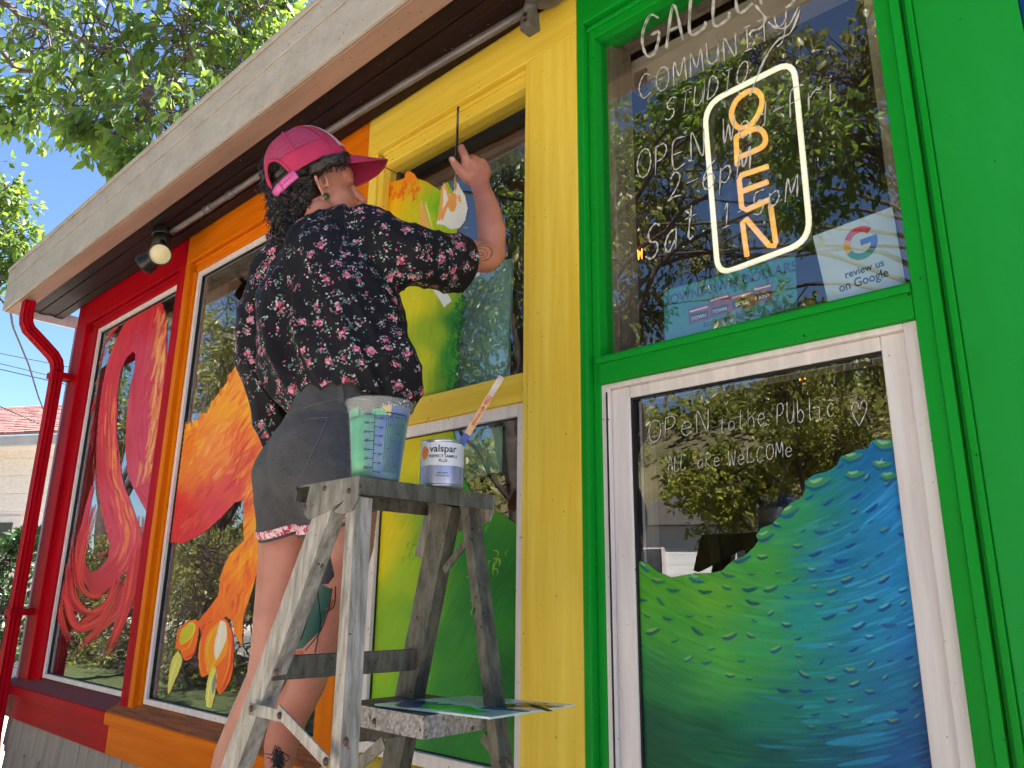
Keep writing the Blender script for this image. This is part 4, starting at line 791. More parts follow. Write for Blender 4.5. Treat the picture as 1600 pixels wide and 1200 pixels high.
MB().lathe([(.001, .0), (.017, 0), (.02, -.02), (.017, -.03)], (-1.2, -.1, 2.852), n=18).build('collar', fixture, lh)
q = MB(); q.hexa([(-1.222, -.122, 2.765), (-1.178, -.122, 2.765), (-1.178, -.078, 2.765), (-1.222, -.078, 2.765), (-1.218, -.118, 2.826), (-1.182, -.118, 2.826), (-1.182, -.082, 2.826), (-1.218, -.082, 2.826)]); q.build('sensor_box', fixture, lh, .004)
cyl(MB(), (-1.2, -.1205, 2.805), (-1.2, -.1235, 2.805), .006, 12).build('sensor_eye', blackpl, lh)
bx('sensor_slot', -1.206, -1.194, -.1232, -.121, 2.782, 2.791, blackpl, lh, .001)
# ------------------------------------------------------------------ stepladder
L = empty('stepladder', (-1.06, -.62, 0)); tag(L, 'weathered aluminium stepladder with paint splashes holding the tub, the can and the palette', 'stepladder')
ZT = 1.416; NX = -.947; LX = -1.125; NY = -.764; FY = -.471
cap = MB(); cap.box(LX + .004, NX - .003, NY + .004, FY - .004, ZT - .003, ZT); cap.box(NX - .003, NX, NY + .003, FY - .003, ZT - .026, ZT + .0005); cap.box(LX, LX + .004, NY + .003, FY - .003, ZT - .026, ZT)
cap.build('top_cap', alumd, L, .001)
for yy_, nm in ((NY, 0), (FY, 1)):       # side brackets
    y0, y1 = (yy_ - .0, yy_ + .003) if nm == 0 else (yy_ - .003, yy_)
    poly = [(NX, ZT + .001), (NX, ZT - .03), (NX - .008, ZT - .045), (NX - .03, ZT - .05), (NX - .055, ZT - .046), (LX - .012, ZT - .105), (LX - .03, ZT - .1), (LX - .002, ZT - .012), (LX + .01, ZT + .001)]
    if nm == 0: poly = [(NX, ZT + .001), (NX, ZT - .034), (NX - .012, ZT - .05), (NX - .035, ZT - .054), (NX - .06, ZT - .05)] + [tuple(aty(*p, NY)[[0, 2]]) for p in ((538, 781), (512, 798), (482, 812), (474, 803), (484, 760))] + [(LX + .02, ZT - .001)]
    MB().prism(poly, y0, y1).build('side_bracket', alum, L, .0008)
def rivet_at(px, py, y, r=.006, par=None): 
    c = aty(px, py, y); MB().lathe([(.0005, .003), (r * .7, .0024), (r, 0)], c, (0, -1, 0), 12).build('rivet', rivet, par or L)
for p in ((507, 763), (545, 767), (476, 793)): rivet_at(*p, NY - .0005, .0045)
def rail(name, a, b, wx, wy, mat, web='y', th=.0035, lip=.012):       # C-channel: web faces -y (wx wide) with flanges wy deep
    a = np.array(a, float); b = np.array(b, float); d = (b - a) / np.linalg.norm(b - a); ux = np.array([1.0, 0, 0]); ux -= d * (ux @ d); ux /= np.linalg.norm(ux); uy = np.cross(d, ux); uy = uy if uy[1] > 0 else -uy
    m_ = MB(); m_.bar(a + uy * th / 2, b + uy * th / 2, ux, wx, th)
    for s_ in (-1, 1): m_.bar(a + ux * s_ * (wx - th) / 2 + uy * (wy / 2 + th / 2), b + ux * s_ * (wx - th) / 2 + uy * (wy / 2 + th / 2), uy, wy, th)
    return m_.build(name, mat, L, .0008)
def ext(a, b, z):     # extend a-b to height z
    a = np.array(a); b = np.array(b); return a + (b - a) * ((z - a[2]) / (b[2] - a[2]))
yN, yF = NY + .004, FY - .004
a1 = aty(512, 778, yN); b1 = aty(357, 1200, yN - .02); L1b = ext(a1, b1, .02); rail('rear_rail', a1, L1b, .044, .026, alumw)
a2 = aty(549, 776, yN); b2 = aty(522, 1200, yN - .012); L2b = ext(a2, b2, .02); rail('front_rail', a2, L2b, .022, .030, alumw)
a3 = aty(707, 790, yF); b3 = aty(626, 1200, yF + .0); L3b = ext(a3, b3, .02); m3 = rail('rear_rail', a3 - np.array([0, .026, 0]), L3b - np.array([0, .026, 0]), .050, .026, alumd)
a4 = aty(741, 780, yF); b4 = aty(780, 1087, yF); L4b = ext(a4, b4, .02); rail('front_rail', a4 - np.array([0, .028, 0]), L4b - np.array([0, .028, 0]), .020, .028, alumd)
# rear cross bars
for py_ in (1046,):
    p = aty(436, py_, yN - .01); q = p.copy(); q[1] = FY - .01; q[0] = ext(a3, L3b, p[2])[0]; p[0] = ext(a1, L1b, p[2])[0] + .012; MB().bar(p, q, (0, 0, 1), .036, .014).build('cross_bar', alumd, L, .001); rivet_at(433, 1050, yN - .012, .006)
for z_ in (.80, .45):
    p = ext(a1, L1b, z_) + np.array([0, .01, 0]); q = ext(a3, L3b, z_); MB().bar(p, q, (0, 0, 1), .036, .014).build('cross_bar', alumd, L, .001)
# platform step with hatched tread edges
tread = surf('tread_edge', C(176, 166, 162), C(110, 104, 100), .5, 160, (1, 1, 1), .9, 160, .9, metal=.1)
zS = 1.068; px0 = atz(663, 1120, zS); px1 = atz(853, 1112, zS); pl0 = atz(462, 1105, zS)
x1_, y0_ = px0[0], px0[1]; xs0 = x1_ - .215
P_ = [(xs0, y0_, zS - .030), (x1_, y0_, zS - .030), (px1[0] - .07, px1[1], zS - .030), (xs0, px1[1], zS - .030)]
y1_ = px1[1]
MB().box(xs0, x1_, y0_ + .002, y1_ - .002, zS - .004, zS).build('step', alumd, L, .001)
stp = MB().box(xs0, x1_, y0_ - .0005, y0_ + .0015, zS - .032, zS + .001).build('step_edge', tread, L, .0006); stp2 = MB().box(x1_ - .002, x1_ + .0003, y0_ + .002, y1_, zS - .032, zS + .001).build('step_edge', tread, L, .0006)
MB().box(xs0, x1_, y1_ - .0018, y1_, zS - .032, zS + .001).build('step_edge', tread, L, .0006)
for p in ((585, 1127), (557, 1122)): rivet_at(*p, y0_ - .001, .005)
# steps between the front rails lower down
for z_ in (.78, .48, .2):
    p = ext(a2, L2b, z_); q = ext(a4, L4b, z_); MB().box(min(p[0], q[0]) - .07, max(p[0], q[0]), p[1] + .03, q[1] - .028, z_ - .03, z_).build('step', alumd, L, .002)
# braces
def flat(pA, pB, y, w_, mat, nm='brace', th=.003, rv=True):
    a = aty(*pA, y); b = aty(*pB, y); o_ = MB().bar(a, b, (0, 1, 0), th, w_).build(nm, mat, L, .0008)
    return o_
yb = yN - .024
flat((389, 1107), (446, 1120), yb, .017, alumw, 'spreader_bar'); flat((434, 1109), (512, 1192), yb - .0045, .017, alumw, 'spreader_bar')
for p in ((393, 1107), (437, 1118)): rivet_at(*p, yb - .0065, .0055)
rivet_at(509, 1190, yb - .0065, .006); rivet_at(541, 1159, yN - .0145, .0065)
yt = y0_ - .0
a = aty(540, 1152, y0_ + .02); b = a + np.array([.0, .34, .0]); MB().bar((a[0] - .01, a[1], a[2] + .003), (a[0] + .02, FY - .02, a[2] + .006), (0, 0, 1), .03, .003).build('brace', alumd, L, .0008)
p = aty(600, 1160, -.60); q = aty(548, 1206, -.60); MB().bar(p, q + (q - p) * .6, (0, 1, 0), .004, .02).build('brace', alum, L, .0008)
p = aty(754, 1150, FY - .02); q = aty(797, 1206, FY - .02); MB().bar(p, q + (q - p) * .5, (0, 1, 0), .004, .018).build('brace', alumd, L, .0008)
p = aty(738, 842, FY - .02); q = aty(700, 884, FY - .04); MB().bar(aty(748, 822, FY - .02), aty(694, 892, FY - .03), (0, 1, 0), .004, .014).build('brace', alumd, L, .0008)
for Pb in (L1b, L2b, L3b, L4b):
    bx('rubber_foot', Pb[0] - .032, Pb[0] + .032, Pb[1] - .012 if Pb[1] < -.6 else Pb[1] - .04, Pb[1] + .036 if Pb[1] < -.6 else Pb[1] + .008, .001, .03, blackpl, L, .004)

# palette: glass sheet with smears of paint, on the platform step
zp = zS + .0045
pc = [atz(*q, zp)[:2] for q in ((585, 1100), (766, 1121), (898, 1101), (730, 1087))]
pe = empty('palette', (float(np.mean([q[0] for q in pc])), float(np.mean([q[1] for q in pc])), zp - .003)); tag(pe, 'flat glass palette with blue, bright green and brown paint smears on the ladder step', 'palette')
edgew = surf('white_glass_edge', C(206, 222, 214), None, .2, bump=0)
MB().hexa([(q[0], q[1], zp - .0030) for q in pc] + [(q[0], q[1], zp + .0005) for q in pc]).build('sheet', edgew, pe, .0006)
def smear(name, cx, cy, rx, ry, col, seed, k=0, an=.2):
    rs_ = np.random.RandomState(seed); n = 26; V = []; r1 = [1 + .25 * math.sin(3 * t + seed) + .12 * rs_.randn() for t in np.linspace(0, 2 * PI, n, endpoint=False)]
    c0_ = pc[0] * (1 - cx) * (1 - cy) + pc[1] * cx * (1 - cy) + pc[2] * cx * cy + pc[3] * (1 - cx) * cy
    zt = zp + .0009 + .0004 * k; top_ = []; 
    for i in range(n):
        t = 2 * PI * i / n; u = rx * r1[i] * math.cos(t); v = ry * r1[i] * math.sin(t); u, v = u * math.cos(an) - v * math.sin(an), u * math.sin(an) + v * math.cos(an)
        top_.append((c0_[0] + u, c0_[1] + v))
    V = [(x, y, zp + .0006) for x, y in top_] + [(c0_[0] + (x - c0_[0]) * .9, c0_[1] + (y - c0_[1]) * .9, zt) for x, y in top_] + [(c0_[0], c0_[1], zt + .0008)]
    F = [(i, (i + 1) % n, n + (i + 1) % n, n + i) for i in range(n)] + [(n + i, n + (i + 1) % n, 2 * n) for i in range(n)]
    m_ = surf('wet_paint_' + name, C(*col), None, .12, 30, bump=.6, bscale=90, coat=.6); MB().add(V, F, True).build('paint_smear', m_, pe)
smear('blue', .26, .24, .062, .036, (8, 62, 120), 1, 0, .35); smear('teal', .8, .42, .04, .018, (10, 84, 118), 2, 1); smear('green', .55, .2, .056, .026, (20, 216, 40), 3, 2, .2); smear('brown', .78, .72, .05, .03, (70, 48, 28), 4, 0, .8); smear('white', .45, .66, .045, .028, (190, 206, 200), 5, 0, .4); smear('dark', .9, .7, .012, .04, (22, 30, 30), 6, 3, 1.0)

# paint tub: translucent graduated mixing cup
bc = np.array([-.984, -.705, ZT + .0012]); H_ = .126
tb = empty('paint_tub', tuple(bc)); tag(tb, 'clear graduated mixing tub smeared with green and blue paint on the ladder top', 'paint tub')
tubm, ns, ls, pr_ = new_mat('tub_plastic'); pr_.inputs['Base Color'].default_value = (.86, .88, .88, 1); pr_.inputs['Roughness'].default_value = .25; pr_.inputs['Alpha'].default_value = .13; pr_.inputs['Coat Weight'].default_value = .5
rt, rb_ = .0515, .0385
def rad(z): return rb_ + (rt - rb_) * z / H_
prof = [(.0005, 0), (rb_ - .003, 0), (rb_, .003)] + [(rad(z), z) for z in np.linspace(.006, .108, 10)] + [(rad(.108) + .0022, .1095), (rad(.12) + .0022, .1215), (rt + .0048, .1235), (rt + .0048, .1275), (rt + .0008, .128), (rt - .001, .124), (rad(.108) - .001, .105)]
MB().lathe(prof, bc, n=64).build('cup_wall', tubm, tb)
pm, ns, ls, pr_ = new_mat('tub_paint'); tc = ns.new('ShaderNodeTexCoord'); mp = N(ns, 'ShaderNodeMapping'); mp.inputs['Scale'].default_value = (1, 1, .35); ls.new(tc.outputs['Object'], mp.inputs[0])
nz = N(ns, 'ShaderNodeTexNoise', Scale=16.0, Detail=5, Distortion=1.2); ls.new(mp.outputs[0], nz.inputs[0]); gr = ns.new('ShaderNodeSeparateXYZ'); ls.new(tc.outputs['Object'], gr.inputs[0])
ad = N(ns, 'ShaderNodeMath', operation='MULTIPLY_ADD'); ad.inputs[1].default_value = 7.0; ls.new(gr.outputs[0], ad.inputs[0]); ad.inputs[2].default_value = 7.0
a2_ = N(ns, 'ShaderNodeMath', operation='ADD'); ls.new(nz.outputs[0], a2_.inputs[0]); ls.new(ad.outputs[0], a2_.inputs[1])
r = ramp(ns, [(.50, C(52, 172, 118)), (.68, C(20, 146, 108)), (.8, C(8, 116, 122)), (1.0, C(6, 84, 160))]); ls.new(a2_.outputs[0], r.inputs[0]); ls.new(r.outputs[0], pr_.inputs['Base Color']); pr_.inputs['Roughness'].default_value = .35
MB().lathe([(.0005, .003)] + [(rad(z) - .0022, z) for z in (.003, .03, .06, .09, .1)] + [(rad(.1) - .006, .098), (.0005, .06)], bc, n=48).build('paint_coat', pm, tb)
ic = MB()      # smears above the fill line
vw0 = math.degrees(math.atan2(CAM[1] - bc[1], CAM[0] - bc[0]))
for an0, an1, z0, z1 in ((vw0 + 22, vw0 + 62, .099, .121), (vw0 + 62, vw0 + 110, .099, .124)):
    K = 10; V = []
    for k_ in range(K + 1):
        t = R_(an0 + (an1 - an0) * k_ / K); zt_ = z1 - .006 * abs(math.sin(k_ * 1.9)); 
        for z_ in (z0, zt_): V.append(bc + np.array([math.cos(t) * (rad(z_) - .0016), math.sin(t) * (rad(z_) - .0016), z_]))
    ic.add(V, [(2 * i, 2 * i + 2, 2 * i + 3, 2 * i + 1) for i in range(K)])
gc = MB()
for an0, an1, z1 in ((-88, -44, .116), (-40, -26, .108), (-14, 12, .113)):
    K = 10; V = []
    for k_ in range(K + 1):
        t = R_(vw0 + an0 + (an1 - an0) * k_ / K); zt_ = z1 - .007 * abs(math.sin(k_ * 1.3 + an0))
        for z_ in (.099, zt_): V.append(bc + np.array([math.cos(t) * (rad(z_) - .0018), math.sin(t) * (rad(z_) - .0018), z_]))
    gc.add(V, [(2 * i, 2 * i + 2, 2 * i + 3, 2 * i + 1) for i in range(K)])
gc.build('green_smear', surf('tub_green', C(52, 168, 118), None, .3, bump=0), tb)
ic.build('paint_smear', surf('tub_blue', C(10, 90, 172), None, .3, bump=0), tb)
gm = MB()
def onc(th, z, off=.0006): return bc + np.array([math.cos(th) * (rad(z) + off), math.sin(th) * (rad(z) + off), z])
def arcq(mb, t0, t1, z0, z1, seg=1):
    V = []
    for k_ in range(seg + 1):
        t = t0 + (t1 - t0) * k_ / seg; V += [onc(t, z0), onc(t, z1)]
    mb.add(V, [(2 * i, 2 * i + 2, 2 * i + 3, 2 * i + 1) for i in range(seg)])
view = math.atan2(CAM[1] - bc[1], CAM[0] - bc[0])       # angle on the tub that faces the street
tA = view - R_(8)
arcq(gm, tA - .008, tA + .008, .012, .104)
for k_ in range(7):
    z_ = .016 + k_ * .0138; arcq(gm, tA, tA - .16, z_, z_ + .0009, 2); arcq(gm, tA, tA + .12, z_ - .006, z_ - .0051, 2)
for k_ in range(13): t = view + R_(14) + k_ * .062; arcq(gm, t - .006, t + .006, .01, .102 - (k_ % 3) * .006)
arcq(gm, view + R_(12), view + R_(60), .102, .1035, 12)
gm.build('graduation_marks', ink, tb)
for k_ in range(7):
    z_ = .0152 + k_ * .0138; me = font_mesh(str(32 - 4 * (6 - k_)) + 'oz' if k_ % 2 == 0 else str((k_ + 1) * 100), .0052)
    for v in me.vertices: v.co = Vector(onc(tA - .26 + v.co.x / .046, z_ + v.co.y, .0007).tolist())
    me.materials.clear(); link('graduation_number', me, ink, tb)
    me = font_mesh(str(100 * (k_ + 1)), .0045)
    for v in me.vertices: v.co = Vector(onc(tA + .22 + v.co.x / .046, z_ - .007 + v.co.y, .0007).tolist())
    me.materials.clear(); link('graduation_number', me, ink, tb)
for k_ in range(26):
    t = view + R_(16) + (k_ % 12) * .062 + .03; z_ = .02 + .0125 * ((k_ * 5) % 7); me = font_mesh(str(1 + (k_ * 3) % 9), .005)
    for v in me.vertices: v.co = Vector(onc(t + v.co.x / .046, z_ + v.co.y, .0007).tolist())
    me.materials.clear(); link('graduation_number', me, ink, tb)

# paint can
cc = np.array([-.964, -.583, ZT + .0012]); rc_ = .0362; Hc = .079
cn = empty('paint_can', tuple(cc)); tag(cn, 'small white and silver sample paint can', 'paint can')
cn['label'] = 'small white and silver sample paint can with orange logo beside the mixing tub'
tin = surf('tin', C(190, 190, 196), C(160, 160, 168), .3, 6, metal=.8, bump=.1)
MB().lathe([(.0005, 0), (rc_ - .002, 0), (rc_ + .0012, .001), (rc_ + .0012, .003), (rc_, .0042), (rc_, Hc - .005), (rc_ + .0014, Hc - .004), (rc_ + .0014, Hc - .0005), (rc_, Hc), (rc_ - .005, Hc - .001), (rc_ - .006, Hc - .004), (rc_ - .003, Hc - .006), (rc_ - .003, .004), (.0005, .003)], cc, n=56).build('can_body', tin, cn)
lw = surf('can_label_white', C(216, 216, 222), None, .35, bump=0); lsil = surf('can_label_silver', C(176, 178, 200), C(140, 144, 172), .3, 9, (6, 6, 1), .1, metal=.4)
MB().lathe([(rc_ + .0003, .0345), (rc_ + .0005, .036), (rc_ + .0005, Hc - .0065), (rc_ + .0003, Hc - .0055)], cc, n=56).build('label_upper', lw, cn); MB().lathe([(rc_ + .0003, .0048), (rc_ + .0005, .006), (rc_ + .0005, .032), (rc_ + .0003, .0335)], cc, n=56).build('label_lower', lsil, cn)
vw = math.atan2(CAM[1] - cc[1], CAM[0] - cc[0])
def oncan(th, z, off=.0009): return Vector((cc[0] + math.cos(th) * (rc_ + off), cc[1] + math.sin(th) * (rc_ + off), cc[2] + z))
def can_text(txt, size, dth, z, mat):
    me = font_mesh(txt, size)
    for v in me.vertices: v.co = oncan(vw + dth + v.co.x / rc_, z + v.co.y)
    me.materials.clear(); link('label_print', me, mat, cn)
dk = surf('print_dark', C(40, 40, 48), None, .5, bump=0)
can_text('valspar', .0165, R_(2), .057, dk); can_text('PERFECT SAMPLE', .0066, R_(2), .0475, dk); can_text('PLUS', .0066, R_(2), .040, dk); can_text('color sample', .0035, R_(2), .021, dk); can_text('8 fl oz (236 mL)', .0035, R_(2), .016, dk)
om = MB(); n = 22; cen = (vw - R_(52), .056)
V = [oncan(cen[0] + .0085 / rc_ * math.cos(t) * (1 + .1 * math.sin(3 * t)), cen[1] + .0115 * math.sin(t), .001) for t in np.linspace(0, 2 * PI, n, endpoint=False)]; om.add(V + [oncan(cen[0], cen[1], .0011)], [(i, (i + 1) % n, n) for i in range(n)]); om.build('logo_mark', surf('logo_orange', C(232, 130, 30), C(206, 90, 20), .4, 200), cn)
# stir stick
d0 = np.linalg.norm((cc - CAM) @ CF)
sA = cc + np.array([.0, .0, .02]); sB = at(784, 588, float((cc - CAM) @ CF) + .03); ss = empty('stir_stick', tuple(sA)); tag(ss, 'wooden paint stirring stick dipped in blue paint leaning in the sample can', 'stir stick')
dvec = (sB - sA) / np.linalg.norm(sB - sA); Ls = np.linalg.norm(sB - sA); wood_s = surf('stick_wood', C(206, 172, 130), C(180, 140, 98), .6, 20, (8, 8, 1)); tp = surf('tape_white', C(200, 186, 178), C(150, 130, 120), .4, 40, grime=.3)
viewv = (CAM - sA) / np.linalg.norm(CAM - sA); side = np.cross(dvec, viewv); side /= np.linalg.norm(side)
for f0, f1, mt, nm, w_, th in ((0, .42, surf('stick_blue', C(24, 70, 156), None, .3), 'dipped_end', .0125, .0026), (.42, .8, wood_s, 'shaft', .0118, .0018), (.8, 1.0, tp, 'taped_end', .0105, .003)):
    MB().bar(sA + dvec * Ls * f0, sA + dvec * Ls * f1, side, w_, th).build(nm, mt, ss, .0006)
me = font_mesh('Woodcraft', .0085); me2 = font_mesh('BBQ', .0085); nrm = np.cross(side, dvec); nrm = nrm if nrm @ viewv > 0 else -nrm
for mm, f0 in ((me, .6), (me2, .76)):
    for v in mm.vertices: v.co = Vector((sA + dvec * (Ls * f0 + v.co.x) + np.cross(nrm, dvec) * (v.co.y - .003) + nrm * .0014).tolist())
    mm.materials.clear(); link('red_print', mm, surf('print_red_%d' % int(f0 * 100), C(190, 40, 30), None, .5, bump=0), ss)

# ------------------------------------------------------------------ the painter
def ico(sub=3):
    bm = bmesh.new(); bmesh.ops.create_icosphere(bm, subdivisions=sub, radius=1.0); V = np.array([v.co[:] for v in bm.verts]); F = np.array([[v.index for v in f.verts] for f in bm.faces]); bm.free(); return V, F
IV, IF = ico(3); IV2, IF2 = ico(2)
class Blob:
    def __init__(s): s.V = []; s.F = []; s.n = 0
    def ell(s, c, r, M=None, lo=False):
        iv, jf = (IV2, IF2) if lo else (IV, IF); r = np.array([r] * 3 if np.isscalar(r) else r, float); v = iv * r
        if M is not None: v = v @ np.array(M)      # rows of M are the local axes
        s.V.append(v + np.array(c)); s.F.append(jf + s.n); s.n += len(iv); return s
    def chain(s, pts, step=.28, lo=False):     # pts: (xyz, r)
        for (a, ra), (b, rb) in zip(pts[:-1], pts[1:]):
            a = np.array(a); b = np.array(b); n = max(2, int(np.linalg.norm(b - a) / (min(ra, rb) * step)) + 1)
            for i in range(n + 1): t = i / n; s.ell(a * (1 - t) + b * t, ra * (1 - t) + rb * t, lo=lo)
        return s
    def px(s, L_, **k): return s.chain([(at(x, y, d), r * d / FPX) for x, y, d, r in L_], **k)
    def mesh(s, vox, smooth=6, fac=.6):
        me = np_mesh('tmp', np.concatenate(s.V), np.concatenate(s.F)); ob = bpy.data.objects.new('tmp', me); COL.objects.link(ob)
        r_ = ob.modifiers.new('r', 'REMESH'); r_.mode = 'VOXEL'; r_.voxel_size = vox; r_.use_smooth_shade = True
        if smooth: sm = ob.modifiers.new('s', 'SMOOTH'); sm.iterations = smooth; sm.factor = fac
        dg = bpy.context.evaluated_depsgraph_get(); out = bpy.data.meshes.new_from_object(ob.evaluated_get(dg)); bpy.data.objects.remove(ob); out.materials.clear()
        out.polygons.foreach_set('use_smooth', np.ones(len(out.polygons), dtype=bool)); return out
def cut(me, co, no):      # removes what lies on the side the normal points to
    bm = bmesh.new(); bm.from_mesh(me); bmesh.ops.bisect_plane(bm, geom=bm.verts[:] + bm.edges[:] + bm.faces[:], plane_co=Vector(co), plane_no=Vector(no), clear_outer=True); bm.to_mesh(me); bm.free(); me.update(); return me
def displace(me, fn):
    n = len(me.vertices); co = np.empty(n * 3, np.float32); me.vertices.foreach_get('co', co); no = np.empty(n * 3, np.float32); me.vertices.foreach_get('normal', no)
    co = co.reshape(-1, 3); no = no.reshape(-1, 3); d = fn(co, no); me.vertices.foreach_set('co', (co + no * d[:, None]).astype(np.float32).ravel()); me.update(); return me
def bvh_of(me): return BVHTree.FromPolygons([v.co[:] for v in me.vertices], [p.vertices[:] for p in me.polygons])
def on_surf(bvh, px, py, off=.0008):
    d = Vector(ray(px, py).tolist()).normalized(); h = bvh.ray_cast(Vector(CAM.tolist()), d)
    return None if h[0] is None else h[0] - d * off
def decal_poly(name, polys, bvh, mat, parent, off=.0008, step=3.0):      # fills picture polygons with a fine grid laid on the surface
    mb = MB()
    for poly in polys:
        p = np.array(poly, float); x0, y0 = p.min(0); x1, y1 = p.max(0); nx = int((x1 - x0) / step) + 2; ny = int((y1 - y0) / step) + 2; G_ = {}
        c_ = Canvas(x0, x0 + nx * step, y0, y0 + ny * step, step); ins = c_.inside(poly)
        for j in range(ny):
            for i in range(nx):
                if ins[j, i]: 
                    h = on_surf(bvh, x0 + i * step, y0 + j * step, off)
                    if h is not None: G_[(i, j)] = h
        ks = {k_: q for q, k_ in enumerate(G_)}; V = [G_[k_] for k_ in G_]; F = []
        for (i, j) in G_:
            if (i + 1, j) in ks and (i, j + 1) in ks and (i + 1, j + 1) in ks:
                q = (ks[(i, j)], ks[(i, j + 1)], ks[(i + 1, j + 1)], ks[(i + 1, j)])
                if max((G_[(i, j)] - G_[(i + 1, j + 1)]).length, (G_[(i + 1, j)] - G_[(i, j + 1)]).length) < .03: F.append(q)
        if F: mb.add(V, F, True)
    return mb.build(name, mat, parent, fix=False) if mb.f else None
def decal_line(name, lines, w, bvh, mat, parent, off=.0009, r=None):
    mb = MB()
    for ln in lines:
        P = [on_surf(bvh, x, y, off) for x, y in spine(ln, max(6, len(ln) * 6))]; P = [np.array(p) for p in P if p is not None]
        if len(P) < 3: continue
        if max(np.linalg.norm(P[i + 1] - P[i]) for i in range(len(P) - 1)) > .06: continue
        mb.tube(P, w / 2, 4, True)
    return mb.build(name, mat, parent) if mb.f else None

skin, ns, ls, pr_ = new_mat('skin'); tc = ns.new('ShaderNodeTexCoord'); nz = N(ns, 'ShaderNodeTexNoise', Scale=9.0, Detail=6); ls.new(tc.outputs['Object'], nz.inputs[0])
r = ramp(ns, [(.35, C(170, 106, 90)), (.65, C(190, 128, 110))]); ls.new(nz.outputs[0], r.inputs[0]); ls.new(r.outputs[0], pr_.inputs['Base Color']); pr_.inputs['Roughness'].default_value = .5; pr_.inputs['Subsurface Weight'].default_value = .12; pr_.inputs['Subsurface Radius'].default_value = (.012, .004, .002)
nz2 = N(ns, 'ShaderNodeTexNoise', Scale=220.0, Detail=3); ls.new(tc.outputs['Object'], nz2.inputs[0]); b = N(ns, 'ShaderNodeBump', Strength=.15, Distance=.001); ls.new(nz2.outputs[0], b.inputs['Height']); ls.new(b.outputs[0], pr_.inputs['Normal'])

foot0 = at(330, 1330, 1.76)
PE = empty('person', (-1.72, -.42, .5)); tag(PE, 'person in pink trucker cap, black floral blouse and dark denim shorts painting the yellow-framed window', 'person')
B = Blob()
B.px([(500, 735, 1.765, 58), (515, 640, 1.78, 52), (530, 520, 1.82, 60), (535, 430, 1.88, 54), (515, 385, 1.90, 34)])
B.px([(515, 378, 1.90, 30), (500, 345, 1.95, 26), (490, 312, 2.0, 27)])
B.px([(520, 380, 1.89, 27), (590, 384, 1.86, 27), (632, 387, 1.84, 28), (700, 396, 1.95, 24), (758, 402, 2.06, 25), (768, 396, 2.08, 22)])
B.px([(768, 392, 2.08, 22), (768, 360, 2.11, 22.5), (762, 325, 2.15, 19), (754, 300, 2.19, 15.5), (750, 288, 2.2, 14.5)])
B.px([(520, 380, 1.92, 30), (450, 395, 1.98, 26), (405, 560, 1.98, 20), (400, 575, 1.98, 19), (425, 660, 1.97, 15), (440, 700, 1.98, 13)])
B.px([(440, 700, 1.98, 13), (450, 725, 1.99, 16), (455, 745, 2.0, 12)])
# legs
B.px([(470, 770, 1.81, 52), (458, 850, 1.79, 52), (448, 920, 1.79, 47), (428, 1020, 1.79, 36), (418, 1060, 1.79, 32), (392, 1120, 1.82, 33), (366, 1180, 1.84, 31), (340, 1260, 1.82, 22), (322, 1330, 1.80, 17), (318, 1360, 1.80, 18)])
B.px([(540, 770, 1.71, 52), (530, 850, 1.68, 54), (512, 930, 1.69, 48), (488, 1030, 1.71, 34), (478, 1070, 1.72, 30), (452, 1120, 1.77, 29), (440, 1160, 1.79, 27), (434, 1210, 1.79, 20), (428, 1290, 1.78, 15), (426, 1330, 1.78, 16)])
def PXr(x, y, d, r): return (at(x, y, d), r * d / FPX)
for (x, y, d) in ((318, 1365, 1.80), (426, 1340, 1.78)):      # feet
    h = at(x, y, d); fw = np.array([.55, .83, 0]); fw /= np.linalg.norm(fw); B.chain([(h + np.array([0, 0, .0]), .03), (h + fw * .10 + np.array([0, 0, -.015]), .03), (h + fw * .18 + np.array([0, 0, -.022]), .022)])
# head frame
vdir = CF.copy(); Fh = CR * .985 + CU * .10 + CF * .5; Fh /= np.linalg.norm(Fh); Uh = CU - .10 * CR; Uh = Uh - Fh * (Uh @ Fh); Uh /= np.linalg.norm(Uh); Rh = np.cross(Fh, Uh)
HO = at(507, 290, 1.955) - Rh * .066
MH = np.stack([Rh, Fh, Uh])
def hp(x, y, z): return HO + Rh * x + Fh * y + Uh * z
B.ell(hp(0, -.012, .045), (.075, .096, .088), MH); B.ell(hp(0, .035, -.03), (.062, .060, .070), MH); B.ell(hp(0, .050, -.072), (.038, .034, .027), MH); B.ell(hp(0, .07, -.088), (.02, .018, .017), MH)
B.ell(hp(0, .06, .04), (.055, .035, .04), MH); B.ell(hp(.032, .050, -.02), (.025, .028, .03), MH); B.ell(hp(-.032, .050, -.02), (.025, .028, .03), MH)
B.chain([(hp(0, .090, .018), .009), (hp(0, .103, -.004), .0105), (hp(0, .117, -.021), .0115)], lo=True); B.ell(hp(.011, .104, -.031), .0085, lo=True); B.ell(hp(-.011, .104, -.031), .0085, lo=True)
B.ell(hp(0, .093, -.052), (.02, .010, .006), MH, lo=True); B.ell(hp(0, .09, -.063), (.018, .010, .007), MH, lo=True); B.ell(hp(.028, .076, .022), (.02, .012, .007), MH, lo=True); B.ell(hp(-.028, .076, .022), (.02, .012, .007), MH, lo=True)
B.ell(hp(0, .005, -.045), (.062, .05, .045), MH); B.ell(hp(0, .03, -.055), (.056, .05, .04), MH); B.chain([(hp(-.006, -.022, -.04), .044), (at(499, 338, 1.955), .043)])
